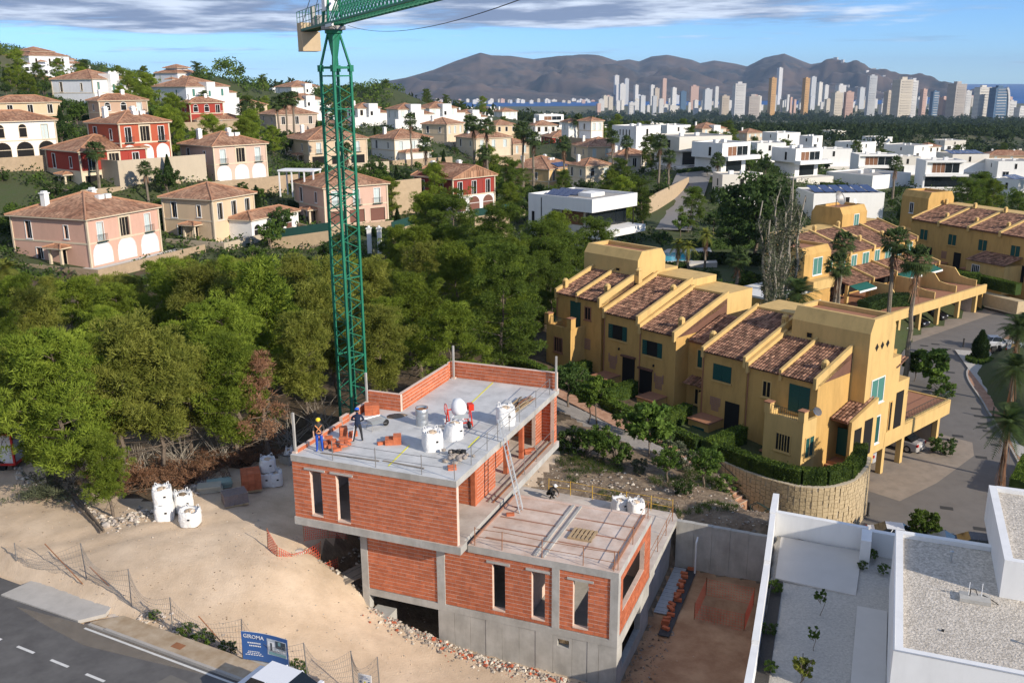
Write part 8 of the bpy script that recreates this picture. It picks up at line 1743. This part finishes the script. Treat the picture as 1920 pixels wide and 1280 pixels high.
# garden beside the terrace path
for x,y,k,s_,lab,cat in[(1120,800,'lemon',1.25,'clipped lemon-green tree beside the terrace path','tree'),(1105,795,'lemon',1.0,'second clipped tree left of the lemon-green one','tree'),(1215,860,'ficus',1.0,'large-leaved tree in the middle of the gravel garden','tree'),(1066,770,'broad1',.75,'dark bush beside the right roof corner','tree'),(1180,820,'bush0',1.3,'bush between the two path trees','shrub'),(1240,842,'bush1',1.2,'dark shrub right of the large-leaved tree','shrub'),(1265,870,'bush2',1.1,'grey green shrub by the path edge','shrub'),(1290,885,'bush2',1.0,'grey green shrub before the pale steps','shrub'),(1250,905,'broad0',.5,'small round tree in the gravel garden','tree'),(1320,915,'broad0',.6,'leafy shrub beside the wire post','shrub'),(1130,868,'broad0',.55,'leafy bush nearest the earth bank','shrub'),(1100,858,'bush0',1.4,'bush behind the balcony edge','shrub'),(1155,872,'bush0',1.3,'right bush of the bank pair','shrub'),(1070,850,'bush1',1.2,'dark bush by the upper balcony','shrub'),(1385,930,'date',.42,'spiky cycad by the red steps','plant'),(1360,925,'bush0',.8,'low shrub left of the cycad','shrub'),(1200,890,'bush2',.7,'weedy clump on the bank middle','shrub'),(1280,930,'bush1',.7,'dark weed clump on the bank right','shrub'),(1745,730,'ficus',1.1,'leafy feathery tree at the terrace end by the road','tree'),(1715,715,'ficus',.9,'leafy tree behind the terrace railing','tree'),(1765,745,'bush0',1.6,'bush under the feathery tree','shrub'),(1765,850,'bush1',1.2,'dark creeper bush at the stone garage pillar','shrub'),(1728,1025,'lush',.75,'round yellowish bush behind the garden wall','shrub'),(1898,640,'broad1',.5,'dark shrub near the silver cars','shrub')]:
 P=px_ground(x,y,z=1.);plant(k,lab,P,s_,cat=cat)
 # clipped cypress with skirt
P=at(1836,675,ROADZ+.1);plant('cyp0','clipped dark cypress in a round hedge skirt',P,1.0,sz=.85).scale=(1.5,1.5,.78)
HB=[]
def hedge(label,pts,w,h,m=m_hedge,dens=170,z=None,leaf=.075,slope=None):
 """clipped hedge along a line: leaf faces over a solid core"""
 g_=np.random.default_rng(len(HB));HB.append(1);b=MB();T=[]
 for A_,B_ in zip(pts[:-1],pts[1:]):
  A_,B_=Vector(A_),Vector(B_);d=B_-A_;l=d.length;dn=d.normalized();n_=Vector((-dn.y,dn.x,0)).normalized();c=[A_-n_*w*.46,B_-n_*w*.46,B_+n_*w*.46,A_+n_*w*.46];i=len(b.v)
  b.v+=[(q.x,q.y,q.z-.4)for q in c]+[(q.x,q.y,q.z+h*.96)for q in c];b.f+=[tuple(i+k for k in q)for q in((4,5,6,7),(0,1,5,4),(1,2,6,5),(2,3,7,6),(3,0,4,7))];b.m+=[0]*5
  nt_=int(dens*l*(2*h+w));t=g_.random(nt_);u_=g_.random(nt_)*(2*h+w);X=np.where(u_<h,-w/2,np.where(u_<h+w,u_-h-w/2,w/2))+g_.normal(0,.03,nt_);Z=np.where(u_<h,u_,np.where(u_<h+w,h,2*h+w-u_))+g_.normal(0,.03,nt_)
  Pp=np.array(A_)[None]+np.array(d)[None]*t[:,None]+np.array(n_)[None]*X[:,None];Pp[:,2]+=Z;a=unit(nt_,g_);e=np.cross(a,unit(nt_,g_));e/=np.linalg.norm(e,axis=1,keepdims=True)+1e-9;s_=(leaf*g_.uniform(.6,1.4,nt_))[:,None];T.append(np.stack([Pp-a*s_,Pp+e*s_,Pp+a*s_],1))
 t_=thing('hedge',label,'hedge');b.build('core',m_dleaf,t_);put('leaves',trimesh('hedge_leaves',np.concatenate(T),m),t_);return t_
HZ=lambda p:float(np.clip(-.3+(-35-p)*.1,-.3,2.3))
def hr(p,q):return rq(p,q,HZ(p))
hedge('curved clipped hedge round the garden of the end house',[Vector((q.x,q.y,.45))for q in(rq(-38.6,55.75),rq(-37.1,55.45),rq(-35.5,55.3),rq(-33.6,55.35),rq(-31.8,55.8),rq(-30.65,56.9),rq(-30.1,58.9),rq(-30.7,61.7),rq(-31.5,63.4))],.85,1.15)
for a_,b_,h_,lab in[((-39.9,55.7),(-39.9,60.5),1.2,'clipped garden hedge left of the end house'),((-40.6,55.7),(-44.6,55.7),1.1,'low hedge before the closed-shutter house'),((-45.2,55.6),(-45.2,60.3),1.2,'clipped hedge dividing the middle gardens'),((-46.8,55.6),(-50.4,55.6),1.1,'low hedge before the recessed house'),((-51.2,55.8),(-51.2,60.5),1.2,'clipped hedge between the two open-shutter gardens'),((-52.2,55.8),(-56,55.8),1.15,'low hedge before the second far house'),((-56.8,55.6),(-56.8,60.6),1.2,'clipped hedge right of the balcony bay'),((-57.6,55.7),(-62.5,55.7),1.3,'long hedge before the balcony bay house')]:
 hedge(lab,[hr(*a_),hr(*b_)],.9,h_)
R2=lambda s_,t,z=-.1:Vector((*(O2+Matrix.Rotation(A2,3,'Z')@Vector((s_,t,0))).xy,z))
hedge('dark clipped hedge at the left end of the palm terraces',[R2(-4,3),R2(1.5,3.2),R2(4.6,1.4)],1.6,1.5,m_cyp);hedge('dark hedge along the right terrace end',[R2(23.4,12),R2(23.4,5),R2(25.2,2)],1.2,1.3,m_hedge)
O3p=lambda s_,t,z=-.6:Vector((*(O3+Matrix.Rotation(A3,3,'Z')@Vector((s_,t,0))).xy,z));hedge('long clipped hedge before the shaded terrace row',[O3p(3,-4.5),O3p(12,-5),O3p(24,-5.2)],1.2,1.2)
t_=thing('stone_wall','round-ended stone retaining wall under the far right hedge','wall');b=MB();b.path([O3p(11,-6,-2.2),O3p(14,-6.3,-2.2),O3p(26,-6.6,-2.2)],1.2,4);b.build('wall',m_yst,t_)
P=at(1836,677,ROADZ+.12);ring_=[P+Vector((1.05*math.cos(k*math.pi/6),1.05*math.sin(k*math.pi/6),0))for k in range(13)];hedge('low round hedge skirt at the cypress foot',ring_,.9,.42,m_hedge)
hedge('dark hedge by the scooter at the right edge',[at(1912,930,ROADZ),at(1935,880,ROADZ)],1.6,1.3,m_hedge)
# palms
for x,y,D_,k,s_,lab in[(1650,700,0,'fan0',1.12,'tall palm left of the pair by the garages'),(1698,660,0,'fan1',1.35,'tall palm right of the pair by the garages')]:
 pass
def palm_at(xc,yc,D_,k,lab,s_=1.):
 """crown centre pixel and distance; the trunk runs down to the ground"""
 P=atd(xc,yc,D_);z0=gz(P.x,P.y);hk={'fan0':8.5,'fan1':6.5,'fan2':5,'date':1.6,'datey':3.6,'date2':3.0}[k];H_=max(P.z-z0,1.5);t_=plant(k,lab,(P.x,P.y,z0),s_);t_.scale=(s_,s_,H_/hk);
 for c in t_.children:
  if c.name.startswith('frond'):c.scale=(1,1,1)
 return t_
def palm2(xc,yc,D_,k,lab,s_=1.):
 P=atd(xc,yc,D_);z0=gz(P.x,P.y);hk={'fan0':8.5,'fan1':6.5,'fan2':5,'date':1.6,'datey':3.6,'date2':3.0}[k];H_=max(P.z-z0,1.2);K=KINDS[k];t_=thing('palm_tree',lab,'palm',(P.x,P.y,z0),random.uniform(0,6.28));tr=put('trunk',K[0],t_);tr.scale=(s_,s_,H_/hk)
 for f_ in K[1]:o=put('frond',f_,t_,(0,0,H_-hk*s_));o.scale=(s_,)*3
 return t_
palm2(1680,455,98,'fan0','tall palm left of the pair by the garages',1.15);palm2(1722,490,96,'fan1','tall palm right of the pair by the garages',1.2);palm2(1572,500,106,'fan2','shaggy palm before the green-shuttered corner',1.1);palm2(1580,455,112,'fan1','palm crown above the shaggy one',1.05);palm2(1385,485,122,'fan2','dark palm behind the far ochre roofs',1.1);palm2(1270,458,140,'datey','left yellow-green palm by the pool',1.0);palm2(1293,460,138,'datey','middle yellow-green palm by the pool',.95);palm2(1325,440,142,'datey','right yellow-green palm by the pool',.95)
palm2(1496,552,88,'date2','grey green date palm behind the row roofs',.9);palm2(1890,790,62,'date2','drooping date palm over the pale gravel',.68);palm2(1905,690,74,'date2','upper date palm at the right edge',.7);palm2(1912,615,92,'date2','date palm crown at the right edge by the road bend',.8);palm2(6,505,112,'datey','golden palm at the left picture edge',1.5)
for i,(x,y,D_,k,s_,lab)in enumerate([(50,285,165,'fan1',1.1,'palm before the white arched loggias'),(178,285,150,'fan0',1.2,'tall palm before the red and cream villa'),(272,318,150,'fan2',.9,'small palm at the red villa garden'),(148,182,300,'fan1',1.5,'palm above the cream hill villa'),(318,205,280,'fan1',1.7,'palm pair left among the upper villas'),(335,195,280,'fan0',1.6,'palm pair right among the upper villas'),(458,205,260,'fan0',1.6,'palm on the slope left of the mast'),(520,195,250,'fan0',1.5,'left palm of the trio by the mast'),(535,188,250,'fan0',1.5,'middle palm of the trio by the mast'),(548,186,250,'fan0',1.5,'right palm of the trio by the mast'),(612,200,230,'fan1',1.3,'palm seen through the upper mast'),(797,272,180,'fan1',1.2,'palm right of the yellow-shuttered villa'),(888,235,205,'fan0',1.4,'big palm above the sandy villa'),(912,240,200,'fan0',1.4,'second big palm above the sandy villa'),(980,245,215,'fan0',1.5,'large leafy palm between villas and cubes'),(1000,262,212,'fan1',1.4,'palm beside the large leafy one'),(1057,270,220,'fan2',1.3,'palm before the low red villa'),(1150,258,230,'fan1',1.3,'palm left of the slit-window cube'),(1175,268,225,'fan2',1.2,'low palm at the slit-window cube'),(1238,268,200,'fan0',1.3,'tall palm before the long white cube'),(1255,295,205,'fan1',1.2,'palm right of the tall one before the cube'),(1346,302,215,'fan2',1.3,'single palm at the balcony cube'),(1680,308,225,'fan2',1.3,'palm between the framed windows'),(640,235,210,'fan2',1.2,'small palm behind the mast'),(770,225,240,'fan1',1.3,'palm below the stair tower house'),(908,290,190,'fan1',1.1,'palm right of the sandy villa'),(650,280,185,'fan2',.9,'palm right behind the mast'),(1085,225,330,'fan1',1.6,'distant palm beside the tower houses')]):palm2(x,y,D_,k,lab,s_)
# bare poplars
for x,y,D_,s_,lab in[(1440,560,104,1.8,'left bare poplar with pale stems'),(1470,555,106,2.1,'tallest bare poplar with pale stems'),(1455,570,100,1.35,'front bare poplar with pale stems')]:P=atd(x,y,D_);P.z=gz(P.x,P.y);plant('poplar',lab,P,s_,name='poplar_tree')
for x,y,D_,s_ in[(1425,560,100,.9),(1490,545,104,1.0),(1530,560,100,.7),(1355,520,118,.9),(1400,500,125,.9),(1330,500,128,.8),(1290,510,125,.7)]:P=atd(x,y,D_);P.z=gz(P.x,P.y);plant('broad1' if x%20 else 'broad0','shaded garden tree between the ochre rows',P,s_,group='shaded trees between the ochre rows')
# filler trees between the houses: nearest landmark names them
LM=[(h['P'].x,h['P'].y,h['lab'])for h in VIL+CUB if h['D']<700]
def near_lab(x,y):
 k=min(LM,key=lambda q:(q[0]-x)**2+(q[1]-y)**2)[2];w=k.split();return ' '.join(w[:7 if w[6:7]not in(['a'],['the'],['with'],['of'],['on'],['and'],['its'])else 6])
boxes=[]
for h in VIL+CUB:boxes.append((h['P'].x,h['P'].y,h['rz'],h['Lr'],h['Ll']))
def clear(x,y,r_=1.2):
 for X,Y,a,lr,ll in boxes:
  dx,dy=x-X,y-Y;s_=dx*math.cos(a)+dy*math.sin(a);t=-dx*math.sin(a)+dy*math.cos(a)
  if-r_<s_<lr+r_ and-r_-1<t<ll+r_:return False
 return True
def front_clear(x,y,ht):
 """keep facades visible: nothing tall just in front of a house on its sight line"""
 for h in VIL+CUB:
  P=h['P'];d0=math.hypot(P.x,P.y);d=math.hypot(x,y)
  if d<d0-1 and d>d0-max(26,d0*.17):
   a0=h['x'];px_=960+F*x/y
   if a0-h['wl']-4<px_<a0+h['wr']+4:
    top_=152+F*(CZ-(gz(x,y)+ht))/d
    if top_<h['y']-h['h']*.28:return False
 return True
g=random.Random(77);placed=[]
def fill(n,xr,dr,kinds,smin,smax,dmin):
 c=0;tr=0
 while c<n and tr<n*60:
  tr+=1;D_=g.uniform(*dr);px_=g.uniform(*xr);x=(px_-960)/F*D_;y=D_
  if not clear(x,y)or any((x-a)**2+(y-b)**2<dmin*dmin for a,b in placed):continue
  if inpoly(x,y)or(30<x<85 and 100<y<165):continue
  k=g.choice(kinds);hk=1.6 if k[:4]=='bush' else 5 if k[:5]in('broad','round')else 9.5 if 'dpine' in k else 8.5 if 'pine' in k else 4.5;s_=g.uniform(smin,smax)
  if not front_clear(x,y,hk*s_):
   k=g.choice(['broad0','broad1','broad2','bush0']);hk=1.6 if k=='bush0' else 5;s_=g.uniform(.45,.65)if hk>2 else 1.5
   if not front_clear(x,y,hk*s_):k='bush%d'%g.randrange(3);s_=g.uniform(.9,1.5);hk=1.6
  placed.append((x,y));c+=1;nm={'b':'leafy','d':'dark pine','p':'green pine','c':'slim cypress','r':'round dark'}[k[0]];lab=('low garden shrub near the %s' if k[:4]=='bush' else nm+' tree near the %s')%near_lab(x,y)
  plant(k,lab,on_ground(x,y),s_,group=lab,cat='shrub' if k[:4]=='bush' else 'tree')
fill(230,(-40,960),(125,330),['broad0','broad1','broad2','dpine0','cyp0','cyp1','broad1'],.7,1.25,4.0)
fill(150,(960,1960),(150,330),['broad0','broad1','broad2','dpine1','cyp1','broad1'],.6,1.1,4.5)
fill(110,(-40,700),(300,560),['dpine0','dpine1','dpine2','broad1','pine0'],.8,1.2,5)
fill(70,(700,1960),(320,560),['dpine0','dpine1','broad1','dpine2'],.7,1.05,7)
# low garden planting that nobody could count, over the slopes between the houses
g_=np.random.default_rng(15);n=24000;D_=112*(480/112)**g_.random(n);PXc=g_.uniform(-80,2000,n);X=(PXc-960)/F*D_;Y=D_;Z=ground(X,Y,False);pp=X*math.cos(RYAW)+Y*math.sin(RYAW);qq=-X*math.sin(RYAW)+Y*math.cos(RYAW)
kp=np.array([clear(x,y,.5)and not inpoly(x,y)for x,y in zip(X,Y)])&(vn(X+5000,Y+5000,9,41)>.28)&~((X>28)&(X<95)&(Y>98)&(Y<170))&~((pp>-66)&(pp<-28)&(qq>52)&(qq<90))
for a_,b_ in zip(rp[:-1],rp[1:]):kp&=seg_d(X,Y,a_,b_)[0]>5
kp&=np.hypot(X-at(1270,480,0).x,Y-at(1270,480,0).y)>9
X,Y,Z=X[kp],Y[kp],Z[kp];rad=g_.uniform(.5,1.5,len(X));T=leaves(np.stack([X,Y,Z+rad*.35],1),rad,11,.26,g_,flat=.7,shell=.7);put('garden_undergrowth',trimesh('undergrowth',T,[m_leaf,m_dleaf,m_olive],np.tile(np.repeat(g_.choice([0,1,1,0,2],len(X)),11),2)),kind='stuff',label='dense low shrubs covering the slopes between the villas',category='shrubs')
# trees crowding the ridge behind the villas: one far mass
g=random.Random(31);RC_=[]
for _ in range(2600):
 D1=g.uniform(330,720);x=(g.uniform(-60,760)-960)/F*D1;r_=g.uniform(1.8,3.6)
 if clear(x,D1,2)and front_clear(x,D1,r_*1.7):RC_.append((x,D1,r_))
RC_=np.array(RC_);Z=ground(RC_[:,0],RC_[:,1],False);T=leaves(np.stack([RC_[:,0],RC_[:,1],Z+RC_[:,2]*.7],1),RC_[:,2],60,.55,np.random.default_rng(8),shell=.72)
put('ridge_woodland',trimesh('ridge_woodland',T,[m_dneedle,m_dleaf,m_leaf],np.tile(np.repeat(np.arange(len(RC_))%3,60),2)),kind='stuff',label='dark trees crowding the ridge behind the hillside villas',category='woodland')
# hedge rows in the villa gardens
for i,(x0,y0,x1,y1,D0,D1,h_,lab)in enumerate([(5,410,165,362,132,150,2.6,'tall dark hedge under the red and cream villa'),(505,335,612,330,172,172,2.0,'dark hedge behind the white pergola'),(540,375,610,372,160,160,2.2,'dark hedge under the white pergola'),(700,335,775,325,178,180,2.2,'clipped hedge above the stone block wall'),(240,385,310,372,140,145,1.8,'hedge beside the cream arcaded villa'),(650,428,740,420,150,150,1.6,'hedge under the salmon villa'),(1165,350,1225,345,195,205,2.0,'dark hedge before the pale arched villa'),(1280,400,1440,398,158,165,2.0,'long dark hedge below the pale corner house'),(1300,425,1440,428,148,150,2.2,'second dark hedge in the sunken garden'),(1205,465,1290,458,140,142,1.8,'clipped hedge behind the swimming pool'),(1405,300,1460,303,235,238,2.4,'row of small cypresses at a cube foot'),(1542,318,1598,322,232,235,2.2,'row of small cypresses between the cubes'),(1705,345,1735,345,215,216,2.2,'short row of cypresses by the framed window'),(1270,322,1400,326,222,226,1.2,'dark hedge under the balcony cube'),(1395,445,1460,470,135,128,2.5,'dark hedge left of the poplars'),(95,262,185,255,215,225,1.8,'pale wall-like hedge below the hill palms')]):
 A_,B_=atd(x0,y0,D0),atd(x1,y1,D1);hedge(lab,[Vector((q.x,q.y,gz(q.x,q.y)))for q in(A_,A_.lerp(B_,.33),A_.lerp(B_,.66),B_)],1.4,h_*.8,m_cyp if i%2==0 else m_dleaf,30,leaf=.2)
 # small trees of the white garden
for x,y,k,s_,lab in[(1536,1152,'sapling',1.1,'farthest young tree in the white gravel garden'),(1524,1220,'sapling',1.0,'middle young tree in the white gravel garden'),(1502,1280,'yellow',.9,'nearest yellowish young tree in the white gravel garden')]:P=at(x,y,3.45);plant(k,lab,P,s_)
for u_,v_,k,s_,lab in[(13.9,6.9,'bush0',.45,'tuft of grass in the dark planting bed'),(14.1,3.0,'bush1',.4,'small dark plant in the planting bed'),(14.5,.2,'bush0',.35,'second small plant in the planting bed'),(18.1,12.0,'bush0',.45,'climbing plant at the wall gap'),(17.8,10.9,'bush0',.3,'green tuft by the white pier'),(18.8,10.8,'bush0',.35,'green tuft right of the white pier')]:plant(k,lab,bl(u_,v_,3.45),s_,cat='plant')
# weeds by the pavement and brush piles
for i,(x,y,s_,lab)in enumerate([(352,1197,.5,'left weed clump along the pavement'),(385,1210,.55,'middle weed clump along the pavement'),(425,1225,.5,'right weed clump before the sign'),(550,1272,.7,'dark weeds right of the sign board'),(470,1244,.2,'tiny weed under the sign board'),(290,1160,.3,'low weeds at the second fence post')]):P=px_ground(x,y,z=4.2);plant('bush0',lab,P,s_,cat='weeds')
def brush(label,P,r_,n,m,seed,h=.9):
 g_=np.random.default_rng(seed);b=MB();C=[]
 for k in range(n):a=g_.uniform(0,6.28);l=g_.uniform(.5,1.5)*r_;A_=Vector(P)+Vector((g_.normal(0,r_*.4),g_.normal(0,r_*.4),g_.uniform(0,h*.4)));B_=A_+Vector((math.cos(a)*l,math.sin(a)*l,g_.uniform(-.1,.5)*h));b.tube(A_,B_,.025,.006,n=4,cap=False);C+=[B_,A_.lerp(B_,.7)]
 t_=thing('brush_pile',label,'brush',(0,0,0));b.build('branches',m_bark,t_);T=tufts(np.array([tuple(c)for c in C]),np.full(len(C),.3),26,.2,.02,g_,up=0);put('dry_needles',trimesh('dry_needles',T,m),t_)
for i,(x,y,r_,m,lab)in enumerate([(288,905,1.2,m_brown,'russet brush pile behind the front bulk bags'),(330,900,1.5,m_brown,'dark brown brush pile right of the russet one'),(400,880,1.6,m_brown,'brush pile under the bare-trunked pine'),(225,890,1.2,m_brown,'brown undergrowth under the olive pine'),(90,935,1.0,m_olive,'grey scrub at the stone edge'),(470,860,1.3,m_brown,'dry branches behind the brick pallet')]):P=px_ground(x,y,z=5);brush(lab,P,r_,36,m,i)
for i,(x,y)in enumerate([(130,905),(180,890),(255,880),(335,870),(420,862),(540,835),(600,800)]):P=px_ground(x,y,z=5);b=MB();g_=np.random.default_rng(60+i);[b.tube(P+Vector((g_.normal(0,.4),g_.normal(0,.4),0)),P+Vector((g_.normal(0,1.1),g_.normal(0,1.1),g_.uniform(.8,2.6))),.022,.006,n=4,cap=False)for _ in range(34)];b.build('dead_shrub',m_pale_bark,None,label='bare grey dead shrub under the front pines',category='shrub',group='bare dead shrubs under the front pines')
# fallen poles at the tip of the stone edge
for k,(a_,b_,lab)in enumerate([((100,905),(190,1000),'long grey log along the stone edge'),((130,920),(195,998),'second grey log beside it'),((345,910),(370,890),'pale log among the brush')]):A_,B_=px_ground(*a_,z=5.2),px_ground(*b_,z=5.2);MB().tube(A_+Vector((0,0,.25)),B_+Vector((0,0,.1)),.09,.06,n=7).build('fallen_log',m_bark,None,label=lab,category='log')
# the wooded plain towards the coast: one far mass
g_=np.random.default_rng(5);n=5200;D_=560*(3300/560)**(g_.random(n)**.75);px_=g_.uniform(380,2000,n);X=(px_-960)/F*D_;Y=D_;clump=vn(X+9000,Y+9000,170,31);keep=(clump>.30)|(D_<900);X,Y,D_=X[keep],Y[keep],D_[keep];Z=ground(X,Y,False)
rad=g_.uniform(3.5,7.5,len(X))*(.8+D_/4200);C=np.stack([X,Y,Z+rad*.55],1);T=leaves(C,rad,26,1.0,g_,flat=.75,shell=.75);sc_=np.repeat(1+D_/900,26);sc_=np.concatenate([sc_,sc_])[:,None,None];cen=T.mean(1,keepdims=True);T=cen+(T-cen)*sc_
me=trimesh('woodland',T,leafmat('far_woodland_leaves',(.028,.05,.016),(.05,.075,.022),objr=0));put('far_woodland',me,kind='stuff',label='dark belt of pine woodland between the estate and the city',category='woodland')
# grass and weeds on the earth bank
n=2600;U=g_.uniform(-2,13,n);Vv=g_.uniform(14.5,24,n);PX=BX+U*math.cos(YAW)-Vv*math.sin(YAW);PY=BY+U*math.sin(YAW)+Vv*math.cos(YAW);kp=vn(PX+500,PY+500,2.2,4)>.55;PX,PY=PX[kp],PY[kp];C=np.stack([PX,PY,ground(PX,PY,False)+.05],1);T=tufts(C,np.full(len(C),.12),9,.22,.012,g_,up=1.0);put('bank_weeds',trimesh('bank_weeds',T,m_leaf),kind='stuff',label='weeds scattered over the earth bank behind the terrace',category='weeds')
# ---------------------------------------------------------------- air
hz=MB().box(-20500,20500,-20500,20500,-90,420);hm=bpy.data.materials.new('haze');hm.use_nodes=True;hm.node_tree.nodes.clear();o_=hm.node_tree.nodes.new('ShaderNodeOutputMaterial');v_=hm.node_tree.nodes.new('ShaderNodeVolumePrincipled');v_.inputs['Color'].default_value=(.52,.72,1,1);v_.inputs['Density'].default_value=4.2e-5;v_.inputs['Anisotropy'].default_value=.0;hm.node_tree.links.new(v_.outputs[0],o_.inputs['Volume'])
hz.build('haze',hm,kind='stuff',label='thin blue haze over the plain and coast',category='haze')
